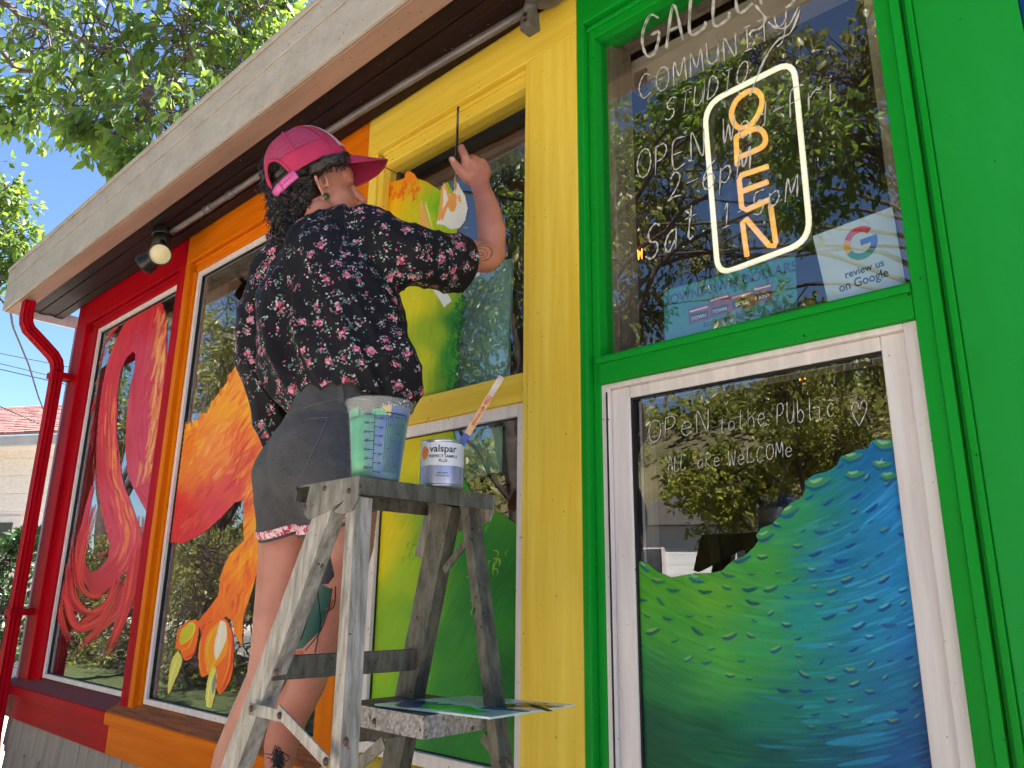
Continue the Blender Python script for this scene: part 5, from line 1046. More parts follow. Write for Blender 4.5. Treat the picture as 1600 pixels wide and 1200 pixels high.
# ears
for s_ in (1, -1):
    E = [(.070, -.004, -.028), (.080, -.012, -.016), (.089, -.024, .002), (.093, -.027, .018), (.089, -.016, .032), (.080, -.002, .028), (.074, .006, .012), (.072, .008, -.004)]
    E = [(a + .006, b - .002, c * 1.1) for a, b, c in E]; B.chain([(hp(s_ * a, b, c), .0052) for a, b, c in E], step=.5, lo=True); B.ell(hp(s_ * .074, -.003, -.028), .0085, lo=True); B.chain([(hp(s_ * .074, -.010, -.010), .008), (hp(s_ * .078, -.014, .012), .007)], lo=True)
# hand (right) holding the brush: palm and five fingers
B.px([(749, 290, 2.2, 13.5), (743, 276, 2.215, 14.5), (740, 262, 2.225, 13)]); B.px([(752, 282, 2.2, 13), (756, 268, 2.22, 11.5), (753, 257, 2.235, 9.5)]); B.px([(738, 275, 2.21, 12.5), (730, 259, 2.22, 9.5)])
def finger(L_): B.chain([(at(x, y, d), r * d / FPX) for x, y, d, r in L_], step=.45, lo=True)
finger([(731, 262, 2.215, 8.5), (727, 246, 2.215, 7.6), (722, 234, 2.23, 6.4), (721, 230, 2.24, 5.6)])                    # index, along the brush
finger([(742, 259, 2.215, 8.2), (742, 250, 2.238, 7.4), (738, 247, 2.28, 6.4), (732, 255, 2.295, 5.6)])                   # middle
finger([(752, 262, 2.225, 7.6), (753, 255, 2.248, 6.9), (749, 253, 2.285, 6.0), (742, 261, 2.30, 5.2)])                   # ring
finger([(759, 269, 2.23, 6.6), (761, 263, 2.252, 6.0), (757, 260, 2.28, 5.4), (752, 268, 2.295, 4.9)])                   # little finger
finger([(731, 278, 2.205, 9.5), (720, 268, 2.20, 7.6), (712, 258, 2.205, 6.4), (706, 249, 2.215, 5.4)])                  # thumb
body_me = B.mesh(.0033, 5, .5)
hn = at(735, 262, 2.22)
def skin_disp(co, no):
    w_ = np.exp(-np.sum((co - hn) ** 2, 1) / (.05 ** 2)); return .0008 * np.sin(co[:, 0] * 420 + co[:, 2] * 260) * w_
displace(body_me, skin_disp)
body = link('body', body_me, skin, PE)
bb = bvh_of(body_me)
minz = min(v.co.z for v in body_me.vertices)
# thumb nail
nm_ = decal_poly('thumb_nail', [[(704, 246), (709, 245), (711, 251), (706, 253)]], bb, surf('nail', C(226, 178, 160), None, .25, bump=0), body, .0006, .6)
ew = surf('eye_white', C(226, 220, 214), None, .2, bump=0)
for s_ in (1, -1):
    eb = Blob().ell(hp(s_ * .027, .063, .008), .0110, lo=True); o_ = link('eye', np_mesh('eye', eb.V[0], eb.F[0], True), ew, body)
    eb = Blob().ell(hp(s_ * .027, .0705, .008), .0052, lo=True); link('iris', np_mesh('iris', eb.V[0], eb.F[0], True), surf('iris_%d' % s_, C(60, 36, 24), None, .2, bump=0), body)
lipm = surf('lips', C(160, 84, 80), None, .45, bump=0)
lb = Blob().ell(hp(0, .1, -.0535), (.017, .0065, .005), MH, lo=True).ell(hp(0, .097, -.063), (.015, .0065, .005), MH, lo=True); link('lips', np_mesh('lips', np.concatenate(lb.V), np.concatenate(lb.F), True), lipm, body)
# earring
ec = hp(.084, -.003, -.032); er = empty('earring', (0, 0, 0)); er.parent = PE; er.location = -PE.location
MB().lathe([(.0005, .0045), (.006, .004), (.0082, .0015), (.0084, -.002), (.006, -.003)], ec, Rh, 20).build('disc', surf('earring_stone', C(74, 66, 52), C(40, 38, 34), .3, 200), er)
MB().tube([ec + (Fh * math.cos(t) + Uh * math.sin(t)) * .0086 + Rh * .001 for t in np.linspace(0, 2 * PI, 21)], .0013, 6, False).build('bezel', surf('brass', C(150, 120, 70), None, .3, metal=.8, bump=0), er)
MB().tube([hp(.078, -.014, -.032) + (Fh * math.cos(t) * .008 - Uh * (.010 * math.sin(t) + .012)) for t in np.linspace(0, 2 * PI, 21)], .0006, 5, False).build('hoop', surf('silver_wire', C(210, 206, 200), None, .25, metal=.9, bump=0), er)
# tattoos
tat = surf('tattoo_ink', C(74, 62, 50), None, .5, bump=0)
def lpx(pts): return [(660 + x / 6.0, 220 + y / 6.0) for x, y in pts]
decal_line('forearm_tattoo', [lpx([(520, 985), (560, 965), (600, 962)]), lpx([(515, 1000), (560, 985), (610, 990), (640, 1020), (645, 1060), (630, 1100), (590, 1115)]), lpx([(510, 1015), (560, 1010), (600, 1035), (608, 1065), (590, 1090), (550, 1100), (515, 1090)]), lpx([(505, 1050), (545, 1045), (580, 1060), (560, 1075), (510, 1070)]), lpx([(505, 1105), (530, 1130), (545, 1160)]), lpx([(625, 1000), (655, 1025), (655, 1060), (640, 1090)]), lpx([(500, 1080), (530, 1115), (580, 1122), (625, 1108)])], .0016, bb, tat, body, .0004)
tg = surf('tattoo_green', C(10, 70, 62), None, .5, bump=0); tn = surf('tattoo_navy', C(12, 20, 40), None, .5, bump=0); to = surf('tattoo_orange', C(160, 70, 40), None, .5, bump=0)
K7 = lambda pts: [(300 + x / 3.0, 800 + y / 3.0) for x, y in pts]
decal_poly('thigh_tattoo', [K7([(545, 340), (600, 330), (655, 360), (640, 450), (600, 560), (520, 640), (480, 650), (460, 620), (500, 520)])], bb, tg, body, .0006, 1.1); decal_poly('thigh_tattoo', [K7([(590, 240), (610, 200), (640, 130), (650, 210), (670, 300), (640, 340), (590, 340)])], bb, tn, body, .0008, 1.1)
decal_poly('thigh_tattoo', [K7([(470, 650), (520, 645), (530, 675), (490, 685), (465, 670)]), K7([(620, 470), (660, 400), (668, 420), (640, 480)])], bb, to, body, .0008, 1.0)
decal_line('thigh_tattoo', [K7([(575, 290), (590, 400), (600, 520), (575, 660)]), K7([(545, 345), (500, 520), (460, 620)]), K7([(655, 360), (640, 450), (600, 560), (530, 650)]), K7([(560, 400), (540, 500), (510, 600)]), K7([(620, 470), (665, 440), (672, 350)])], .0026, bb, tn, body, .001)
decal_poly('calf_tattoo', [[(322, 1175), (324, 1172), (320, 1210), (300, 1210), (308, 1188)]], bb, surf('tattoo_grey', C(80, 80, 84), None, .5, bump=0), body, .0006, 2.0)
rs = np.random.RandomState(3)
decal_line('calf_tattoo', [[(433 + rs.normal(0, 7), 1186 + rs.normal(0, 9)), (436 + rs.normal(0, 7), 1186 + rs.normal(0, 9)), (434 + rs.normal(0, 7), 1186 + rs.normal(0, 9)), (432 + rs.normal(0, 7), 1190 + rs.normal(0, 7))] for i in range(22)], .0022, bb, tn, body, .0006)

# shorts
den, ns, ls, pr_ = new_mat('charcoal_denim'); tc = ns.new('ShaderNodeTexCoord')
nz = N(ns, 'ShaderNodeTexNoise', Scale=8.0, Detail=8, Roughness=.7); ls.new(tc.outputs['Object'], nz.inputs[0]); mp = N(ns, 'ShaderNodeMapping'); mp.inputs['Scale'].default_value = (30, 30, 260); ls.new(tc.outputs['Object'], mp.inputs[0]); n2 = N(ns, 'ShaderNodeTexNoise', Scale=3.0, Detail=3); ls.new(mp.outputs[0], n2.inputs[0])
mm = N(ns, 'ShaderNodeMath', operation='MULTIPLY_ADD'); ls.new(n2.outputs[0], mm.inputs[0]); mm.inputs[1].default_value = .5; ls.new(nz.outputs[0], mm.inputs[2])
r = ramp(ns, [(.5, C(46, 46, 50)), (.95, C(82, 80, 83))]); ls.new(mm.outputs[0], r.inputs[0]); ls.new(r.outputs[0], pr_.inputs['Base Color']); pr_.inputs['Roughness'].default_value = .85
b = N(ns, 'ShaderNodeBump', Strength=.5, Distance=.0015); ls.new(n2.outputs[0], b.inputs['Height']); ls.new(b.outputs[0], pr_.inputs['Normal'])
def fold(amp, k1, seed, sharp=1.6, dirv=(1, 1, 1)):
    rs_ = np.random.RandomState(seed); ph = rs_.uniform(0, 6, 8)
    def f(co, no):
        w1 = np.sin(co[:, 0] * 9 + ph[0]) + np.sin(co[:, 2] * 11 + ph[1]) + np.sin(co[:, 1] * 8 + ph[2])
        a = co @ np.array(dirv, float) * k1 + w1 * 1.3 + ph[3]; b2 = co @ np.array([dirv[1], -dirv[0], dirv[2] * .4]) * k1 * .7 + w1 * 1.7 + ph[4]
        q = (1 - np.abs(np.sin(a))) ** sharp + .6 * (1 - np.abs(np.sin(b2))) ** sharp; return amp * (q - .6)
    return f
def shorts_blob(e=0.0):
    s_ = Blob(); ee = e * FPX / 1.75
    s_.px([(536, 612, 1.77, 62 + ee), (525, 650, 1.76, 68 + ee), (508, 700, 1.75, 76 + ee)])
    s_.px([(508, 700, 1.75, 76 + ee), (472, 745, 1.79, 74 + ee), (468, 790, 1.79, 66 + ee), (468, 870, 1.79, 57 + ee)])
    s_.px([(515, 700, 1.73, 76 + ee), (530, 750, 1.69, 74 + ee), (534, 800, 1.68, 66 + ee), (530, 880, 1.68, 61 + ee)])
    s_.px([(500, 715, 1.735, 78 + ee), (496, 760, 1.745, 72 + ee)])
    return s_
hemP = at(430, 840, 1.7); hemN = at(425, 900, 1.74) - at(440, 800, 1.74); 
e1 = at(405, 849, 1.7); e2 = at(470, 826, 1.7); tview = (e1 - CAM); hemN = np.cross(e2 - e1, tview / np.linalg.norm(tview) + np.array([0, 0, .18])); hemN /= np.linalg.norm(hemN); hemN = hemN if hemN[2] < 0 else -hemN
sh = shorts_blob().mesh(.0045, 8, .6)
displace(sh, fold(.0022, 26, 4, 2.0, (.3, .3, 1.4)))
wc = at(540, 606, 1.77); wN = np.array([.1, .1, 1.0])
cut(sh, e1, hemN); cut(sh, wc, wN / np.linalg.norm(wN))
SH = link('shorts', sh, den, PE); md = SH.modifiers.new('thick', 'SOLIDIFY'); md.thickness = .003; md.offset = 1
cuffm, ns, ls, pr_ = new_mat('floral_cuff'); tc = ns.new('ShaderNodeTexCoord'); v = N(ns, 'ShaderNodeTexNoise', Scale=90.0, Detail=2, Distortion=1.5); ls.new(tc.outputs['Object'], v.inputs['Vector']); r = ramp(ns, [(.46, C(176, 36, 80)), (.5, C(226, 200, 204)), (.6, C(226, 200, 204)), (.62, C(190, 60, 100))]); ls.new(v.outputs[0], r.inputs[0]); ls.new(r.outputs[0], pr_.inputs['Base Color']); pr_.inputs['Roughness'].default_value = .8
cf = shorts_blob(.0035).mesh(.0045, 8, .6); displace(cf, fold(.0022, 26, 4, 2.0, (.3, .3, 1.4))); cut(cf, e1 - hemN * .001, hemN); cut(cf, e1 - hemN * .019, -hemN); CFo = link('turned_cuff', cf, cuffm, SH); md = CFo.modifiers.new('thick', 'SOLIDIFY'); md.thickness = .002; md.offset = 1
cf = shorts_blob(.004).mesh(.0045, 8, .6); displace(cf, fold(.0022, 26, 4, 2.0, (.3, .3, 1.4))); cut(cf, e1 + hemN * .006, hemN); cut(cf, e1 - hemN * .0005, -hemN); CFo = link('hem_edge', cf, den, SH)
sb = bvh_of(sh); th_ = surf('seam_thread', C(140, 138, 140), None, .8, bump=0); thd = surf('seam_shadow', C(44, 44, 48), None, .9, bump=0)
Kp = lambda pts: [(360 + x * .1833, 640 + y * .1833) for x, y in pts]
decal_line('pocket_seam', [Kp([(420, 165), (500, 120), (650, 85), (838, 72)]), Kp([(838, 72), (790, 200), (720, 340), (650, 490), (600, 572)]), Kp([(600, 572), (480, 595), (330, 618)]), Kp([(330, 618), (270, 560)])], .0016, sb, thd, SH, .0032)
decal_line('pocket_stitching', [Kp([(440, 150), (520, 112), (660, 80), (838, 66)]), Kp([(828, 80), (780, 200), (710, 340), (640, 490), (592, 562)]), Kp([(592, 562), (470, 585), (340, 606)]), [(447, 660), (470, 640), (520, 625), (570, 624), (600, 634)]], .0007, sb, th_, SH, .0042)
bl = Blob();  
lp = [on_surf(sb, x, y, .006) for x, y in ((531, 603), (532, 612), (533, 622), (534, 630))]; lp = [np.array(p) for p in lp if p is not None]
if len(lp) > 1:
    m_ = MB(); m_.bar(lp[0], lp[-1], CR, .014, .003); m_.build('belt_loop', den, SH, .001)

# blouse
flo, ns, ls, pr_ = new_mat('floral_fabric'); tc = ns.new('ShaderNodeTexCoord'); pr_.inputs['Roughness'].default_value = .75; pr_.inputs['Specular IOR Level'].default_value = .25
dn = N(ns, 'ShaderNodeTexNoise', Scale=60.0, Detail=3); ls.new(tc.outputs['Object'], dn.inputs['Vector'])
dm = N(ns, 'ShaderNodeVectorMath', operation='MULTIPLY_ADD'); ls.new(dn.outputs['Color'], dm.inputs[0]); dm.inputs[1].default_value = (.016, .016, .016); ls.new(tc.outputs['Object'], dm.inputs[2])
v1 = N(ns, 'ShaderNodeTexVoronoi', Scale=28.0, Randomness=.75); ls.new(dm.outputs[0], v1.inputs['Vector'])
v2 = N(ns, 'ShaderNodeTexVoronoi', Scale=165.0, Randomness=1.0); ls.new(dm.outputs[0], v2.inputs['Vector'])
def mth(op, a, b_, clampv=False):
    q = ns.new('ShaderNodeMath'); q.operation = op; q.use_clamp = clampv
    for i, x in enumerate((a, b_)):
        if isinstance(x, (int, float)): q.inputs[i].default_value = x
        else: ls.new(x, q.inputs[i])
    return q.outputs[0]
sep = ns.new('ShaderNodeSeparateColor'); ls.new(v2.outputs['Color'], sep.inputs[0]); d1 = v1.outputs['Distance']
sep1 = ns.new('ShaderNodeSeparateColor'); ls.new(v1.outputs['Color'], sep1.inputs[0])
pinkm = mth('LESS_THAN', mth('ADD', d1, mth('MULTIPLY', sep.outputs[0], .16)), mth('ADD', .23, mth('MULTIPLY', sep1.outputs[1], .13)))
leafm = mth('MULTIPLY', mth('LESS_THAN', mth('ADD', d1, mth('MULTIPLY', sep.outputs[1], .42)), .62), mth('LESS_THAN', v2.outputs['Distance'], .48))
lr = ramp(ns, [(.45, C(92, 122, 120)), (.5, C(180, 178, 176)), (.72, C(180, 178, 176)), (.75, C(176, 90, 116))]); ls.new(sep.outputs[2], lr.inputs[0]); pr2 = ramp(ns, [(.3, C(136, 52, 78)), (.5, C(190, 86, 114)), (.8, C(216, 140, 156))]); ls.new(sep.outputs[2], pr2.inputs[0])
m1 = N(ns, 'ShaderNodeMix', data_type='RGBA'); ls.new(leafm, m1.inputs[0]); m1.inputs[6].default_value = C(19, 17, 24); ls.new(lr.outputs[0], m1.inputs[7])
m2_ = N(ns, 'ShaderNodeMix', data_type='RGBA'); ls.new(pinkm, m2_.inputs[0]); ls.new(m1.outputs[2], m2_.inputs[6]); ls.new(pr2.outputs[0], m2_.inputs[7]); ls.new(m2_.outputs[2], pr_.inputs['Base Color'])
nzf = N(ns, 'ShaderNodeTexNoise', Scale=22.0, Detail=4); ls.new(tc.outputs['Object'], nzf.inputs['Vector']); b = N(ns, 'ShaderNodeBump', Strength=.35, Distance=.006); ls.new(nzf.outputs[0], b.inputs['Height']); ls.new(b.outputs[0], pr_.inputs['Normal'])
T = Blob()
T.px([(506, 366, 1.90, 38), (500, 392, 1.89, 58), (520, 420, 1.87, 76), (535, 470, 1.85, 88), (545, 530, 1.82, 98), (555, 590, 1.80, 96), (565, 610, 1.80, 80)])
T.px([(500, 420, 1.90, 66), (478, 480, 1.90, 80), (482, 550, 1.88, 84), (505, 600, 1.84, 76)])
T.px([(530, 352, 1.89, 30), (575, 362, 1.87, 42), (606, 386, 1.85, 50), (640, 400, 1.87, 50), (690, 408, 1.95, 48), (724, 414, 2.01, 47), (770, 425, 2.08, 47)])
T.px([(600, 420, 1.86, 42), (560, 440, 1.86, 60)])
T.px([(530, 345, 1.9, 26), (480, 365, 1.93, 26), (450, 385, 1.96, 28), (430, 420, 1.98, 36), (420, 480, 1.99, 46), (416, 540, 1.98, 46), (418, 600, 1.97, 42), (424, 650, 1.96, 34), (434, 700, 1.96, 24)])
T.px([(600, 560, 1.76, 56), (612, 610, 1.76, 46), (618, 640, 1.77, 34)])
tm = T.mesh(.0055, 10, .6)
f1 = fold(.015, 17, 11, 1.5, (1.0, .9, .22)); f2 = fold(.007, 36, 12, 1.8, (.9, 1.0, .4)); f3 = fold(.006, 22, 9, 1.6, (.2, .3, 1.2))
shp = at(660, 400, 1.9)
def bl_disp(co, no):
    w_ = np.clip((at(500, 420, 1.9)[2] + .1 - co[:, 2]) / .3, .25, 1); ws = np.exp(-np.sum((co - shp) ** 2, 1) / .02); return f1(co, no) * w_ * (1 - .6 * ws) + f2(co, no) * .7 + f3(co, no) * ws * .7
displace(tm, bl_disp)
# cuff end, neckline, hems
cdir = at(770, 425, 2.08) - at(690, 408, 1.95); cdir /= np.linalg.norm(cdir); cp_ = at(718, 414, 2.0)
bm = bmesh.new(); bm.from_mesh(tm)
bmesh.ops.bisect_plane(bm, geom=bm.verts[:] + bm.edges[:] + bm.faces[:], plane_co=Vector(cp_.tolist()), plane_no=Vector(cdir.tolist()), clear_outer=True); bm.to_mesh(tm); bm.free()
# hem: keep what is above a slanting line (back hem) except the left sleeve
bm = bmesh.new(); bm.from_mesh(tm); kill = []
hc_ = at(540, 606, 1.77); slc = at(424, 690, 1.96)
for v in bm.verts:
    c = np.array(v.co[:]); rel = c - CAM; dz = rel @ CF; px = 800 + FPX * (rel @ CR) / dz; py = 600 - FPX * (rel @ CU) / dz
    if px > 452:
        lim = np.interp(px, [452, 480, 540, 600, 640, 680], [640, 612, 598, 628, 646, 650]) + 4 * math.sin(px * .18); 
        if py > lim and dz < 2.1: kill.append(v)
    elif py > 702 - (px - 420) * .3: kill.append(v)
bmesh.ops.delete(bm, geom=kill, context='VERTS'); bm.to_mesh(tm); bm.free(); tm.update()
BLo = link('blouse', tm, flo, PE); md = BLo.modifiers.new('thick', 'SOLIDIFY'); md.thickness = .002; md.offset = -1
# dark fabric inside the hem line is the tucked tail
neck = MB(); ncp = []
tbv = bvh_of(tm)
decal_line('shoulder_seam', [[(540, 322), (538, 350), (546, 372)]], .0016, tbv, thd, BLo, .001)
rf = MB(); rs = np.random.RandomState(8)      # ruffled collar at the nape
V = []; n = 46
for i in range(n):
    t = i / (n - 1); x = 416 + (455 - 416) * t; y = 372 - 14 * math.sin(t * PI) - 18 * t; w_ = 9 + 3 * math.sin(i * 2.1); d_ = 1.955 - .02 * math.sin(i * 1.3) - .03 * t
    V += [at(x, y - w_ * .5, d_), at(x + 4, y + w_ * .9, d_ + .01)]
rf.add(V, [(2 * i, 2 * i + 1, 2 * i + 3, 2 * i + 2) for i in range(n - 1)], True); rfo = rf.build('collar_ruffle', flo, BLo); md = rfo.modifiers.new('t', 'SOLIDIFY'); md.thickness = .003

# hair: dark mass and curls
hm, ns, ls, pr_ = new_mat('dark_curly_hair'); tc = ns.new('ShaderNodeTexCoord'); nz = N(ns, 'ShaderNodeTexNoise', Scale=70.0, Detail=6, Distortion=2.0); ls.new(tc.outputs['Object'], nz.inputs[0]); r = ramp(ns, [(.35, C(9, 6, 6)), (.7, C(34, 21, 20))]); ls.new(nz.outputs[0], r.inputs[0]); ls.new(r.outputs[0], pr_.inputs['Base Color']); pr_.inputs['Roughness'].default_value = .42; b = N(ns, 'ShaderNodeBump', Strength=.8, Distance=.004); ls.new(nz.outputs[0], b.inputs['Height']); ls.new(b.outputs[0], pr_.inputs['Normal'])
HB = Blob()
HB.ell(hp(0, -.034, .052), (.078, .088, .083), MH)
HB.px([(466, 285, 1.99, 34), (452, 305, 1.97, 30), (446, 330, 1.96, 25), (448, 352, 1.94, 20), (452, 375, 1.92, 14)]); HB.px([(480, 292, 1.96, 24), (470, 312, 1.95, 24), (464, 330, 1.94, 16)]); HB.px([(432, 262, 2.0, 20), (425, 285, 2.0, 16)])
HB.px([(494, 266, 1.91, 11), (512, 253, 1.90, 10), (530, 248, 1.90, 9), (540, 243, 1.92, 5)]); HB.px([(484, 282, 1.94, 15), (480, 300, 1.94, 15), (472, 322, 1.93, 14)])
hme = HB.mesh(.005, 4, .5)
displace(hme, lambda co, no: .005 * np.sin(co[:, 0] * 130 + 3 * np.sin(co[:, 2] * 60)) * np.sin(co[:, 2] * 120 + 2 * np.sin(co[:, 1] * 80)))
hair = link('hair', hme, hm, PE)
cm = MB(); rs = np.random.RandomState(21); nvt = len(hme.vertices); hv = [(v.co.copy(), v.normal.copy()) for v in hme.vertices]
cnt = 0
while cnt < 700:
    c, nn_ = hv[rs.randint(nvt)]
    rel = np.array(c) - CAM; dz = rel @ CF; px = 800 + FPX * (rel @ CR) / dz; py = 600 - FPX * (rel @ CU) / dz
    if py < 238 + max(0, (535 - px)) * .66 and px > 428: continue
    cnt += 1
    if 490 < px < 545 and py > 258: continue
    down = np.array([0, 0, -1.0]) + rs.normal(0, .35, 3) - Fh * .25; down -= np.array(nn_) * (down @ np.array(nn_)); down /= np.linalg.norm(down); s_ = np.cross(np.array(nn_), down)
    Lc = rs.uniform(.015, .035); rr = rs.uniform(.0015, .0042); turns = rs.uniform(1.2, 3); pts = []
    for k_ in range(14):
        t = k_ / 13; a = t * turns * 2 * PI; pts.append(np.array(c) + down * Lc * t + s_ * rr * math.cos(a) + np.array(nn_) * (rr * math.sin(a) + .001))
    cm.tube(pts, [.0016 * (1 - .6 * k_ / 13) + .0004 for k_ in range(14)], 4, False)
for (x, y, r_) in ((430, 322, 9), (424, 350, 8), (428, 336, 6), (421, 327, 5), (440, 372, 7)):     # loose ringlets
    pts = [at(x + r_ * math.cos(t), y + r_ * math.sin(t) * 1.1, 1.95) for t in np.linspace(0, 5.4, 22)]; cm.tube(pts, .0007, 4, False)
tag(cm.build('hair_curls', hm, hair), kind='stuff')

# cap
Fc = CR * .80 + CU * .54 + CF * .42; Fc /= np.linalg.norm(Fc); Uc = CU * .82 - CR * .56; Uc = Uc - Fc * (Uc @ Fc); Uc /= np.linalg.norm(Uc); Rc = np.cross(Fc, Uc)
CO = at(487, 273, 1.985)
def cpt(az, el, ex=0.0):       # az 0 = front, el 0 = band
    a, b_ = R_(az), R_(el); sx, sy, sz = .088 + ex, .110 + ex, .121 + ex; ce = math.cos(b_) ** .8 if math.cos(b_) > 0 else 0
    return CO + Rc * (sx * math.sin(a) * ce) + Fc * (sy * math.cos(a) * ce) + Uc * (sz * (math.sin(b_) ** .92 if b_ > 0 else math.sin(b_)))
capE = empty('cap', (0, 0, 0)); capE.parent = PE; capE.location = -PE.location; capE['label'] = 'pink trucker cap with mesh back panels'
pk = surf('pink_cap_fabric', C(186, 42, 84), C(164, 30, 70), .8, 14, bump=.4, bscale=400, bdist=.001); wht = surf('cap_front_foam', C(214, 176, 178), C(196, 156, 160), .7, 10); mar = surf('maroon_brim_underside', C(150, 12, 62), C(132, 8, 50), .7, 10, bump=.2, bscale=300)
meshm, ns, ls, pr_ = new_mat('pink_mesh'); uv = ns.new('ShaderNodeTexCoord'); mp = N(ns, 'ShaderNodeMapping'); mp.inputs['Scale'].default_value = (1, 1, 1); ls.new(uv.outputs['UV'], mp.inputs[0])
sx = ns.new('ShaderNodeSeparateXYZ'); ls.new(mp.outputs[0], sx.inputs[0])
hx = mth('GREATER_THAN', mth('SINE', mth('MULTIPLY', sx.outputs[0], 2 * PI * 150), 0), -.45); hy = mth('GREATER_THAN', mth('SINE', mth('MULTIPLY', sx.outputs[1], 2 * PI * 46), 0), -.45)
hole = mth('MULTIPLY', hx, hy); pr_.inputs['Base Color'].default_value = C(196, 70, 112); pr_.inputs['Roughness'].default_value = .7; ls.new(mth('SUBTRACT', 1.0, mth('MULTIPLY', hole, .95)), pr_.inputs['Alpha'])
def patch(name, az0, az1, el0, el1, ex, mat, na=30, ne=14, skip=None, th=.0012):
    V = []; UVs = []; F = []
    for j in range(ne + 1):
        for i in range(na + 1): az = az0 + (az1 - az0) * i / na; el = el0 + (el1 - el0) * j / ne; V.append(cpt(az, el, ex)); UVs.append((az / 360.0, el / 90.0))
    for j in range(ne):
        for i in range(na):
            az = az0 + (az1 - az0) * (i + .5) / na; el = el0 + (el1 - el0) * (j + .5) / ne
            if skip and skip(az, el): continue
            F.append((j * (na + 1) + i, j * (na + 1) + i + 1, (j + 1) * (na + 1) + i + 1, (j + 1) * (na + 1) + i))
    me = np_mesh(name, V, F, True); uvl = me.uv_layers.new(name='UVMap'); idx = np.empty(len(me.loops), np.int32); me.loops.foreach_get('vertex_index', idx); uvl.data.foreach_set('uv', np.array(UVs, np.float32)[idx].ravel())
    o_ = link(name, me, mat, capE)
    if th: md_ = o_.modifiers.new('t', 'SOLIDIFY'); md_.thickness = th
    return o_
hole_back = lambda az, el: ((az - 152) / 24) ** 2 + (el / 27) ** 2 < 1
patch('mesh_panel', 58, 302, 17, 89, 0, meshm, 90, 30, hole_back, 0)
patch('band', 58, 302, -3, 18.5, .0008, pk, 90, 12, lambda az, el: abs(az - 152) < 24 * math.sqrt(max(0, 1 - (max(el, 0) / 27) ** 2)))
patch('front_panel', -58, 58, -3, 89, .0006, pk, 30, 20); patch('front_foam', -40, 40, 6, 80, .0030, wht, 30, 20)
for az in (58, 302, 108, 252): patch('seam_tape', az - 2.2, az + 2.2, 16, 88, .002, pk, 2, 20)
for el0 in (87.4,): MB().lathe([(.0005, .006), (.006, .005), (.0085, .0)], cpt(0, 90, -.001), Uc, 14).build('button', pk, capE)
# opening trim and strap
arch = [(152 + 24 * math.cos(t), 27 * math.sin(t)) for t in np.linspace(0, PI, 24)]; MB().tube([cpt(a, max(e, 0.0), .001) for a, e in arch], .0042, 8).build('opening_trim', pk, capE)
stm = surf('strap_plastic', C(214, 92, 160), None, .35, bump=0)
sto = patch('strap', 122, 158, -11, -0.5, .003, stm, 16, 3, None, .0022); patch('strap', 150, 184, -10, -.5, .006, stm, 12, 3, None, .0022)
for az in (128, 133, 138, 143, 148): MB().lathe([(.0005, .0024), (.002, .0022), (.0028, 0)], cpt(az, -5, .006), cpt(az, -5, .02) - cpt(az, -5, 0), 10).build('snap', stm, sto)
# brim
Vb = []; nu, nv = 26, 10; 
for k_ in (0, 1):
    for j in range(nv + 1):
        for i in range(nu + 1):
            a = R_(-62 + 124 * i / nu); t = j / nv; ext_ = .094 * max(0.0, math.cos(a * 1.38)) ** .62; bx_ = .088 * math.sin(a) * (1 + .04 * t); by_ = .110 * math.cos(a) + ext_ * t
            drop = -.30 * abs(bx_) ** 1.35 * (1.0 + 2.0 * t) - .58 * ext_ * t - (.0035 if k_ else 0); Vb.append(CO + Rc * bx_ + Fc * (by_ - .006) + Uc * (.002 + drop))
Fb = []; off = (nu + 1) * (nv + 1)
top_f = [(j * (nu + 1) + i, j * (nu + 1) + i + 1, (j + 1) * (nu + 1) + i + 1, (j + 1) * (nu + 1) + i) for j in range(nv) for i in range(nu)]
brt = MB().add(Vb[:off], top_f, True).build('brim', pk, capE); bu = MB().add(Vb[off:], [f[::-1] for f in top_f], True).build('brim_underside', mar, brt)
MB().tube([(Vb[nv * (nu + 1) + i] + Vb[off + nv * (nu + 1) + i]) / 2 for i in range(nu + 1)], .0026, 6).build('brim_edge', pk, brt)

# the bench the painter stands on, below the picture
bm_ = surf('bench_wood', C(130, 104, 78), C(92, 70, 52), .8, 5, HS); zb = minz - .002
bn = empty('step_bench', (-1.75, -.38, 0)); tag(bn, 'low wooden bench under the painter beside the orange sill', 'bench')
bx('plank', -2.2, -1.28, -.54, -.2, zb - .03, zb, bm_, bn)
for x, y in ((-2.14, -.5), (-1.36, -.5), (-2.14, -.24), (-1.36, -.24)): bx('leg', x - .025, x + .025, y - .025, y + .025, .0, zb - .0305, bm_, bn)

# brush
b0 = at(716, 167, 2.12); b1 = at(713, 250, 2.225); tipb = aty(711, 296, .044); br = empty('paintbrush', tuple(b1)); tag(br, 'thin black artist brush held upright against the glass', 'paintbrush')
MB().tube([b0, b0 * .5 + b1 * .5, b1, b1 * .45 + tipb * .55], [.0034, .0036, .0048, .0034], 12).build('handle', surf('black_lacquer', C(14, 12, 14), None, .15, bump=0, coat=.6), br)
MB().tube([b1 * .45 + tipb * .55, b1 * .25 + tipb * .75], [.0036, .004], 10).build('ferrule', tin, br); MB().tube([b1 * .25 + tipb * .75, b1 * .1 + tipb * .9, tipb], [.004, .0045, .0008], 10).build('bristles', surf('bristle', C(196, 170, 100), None, .6), br)

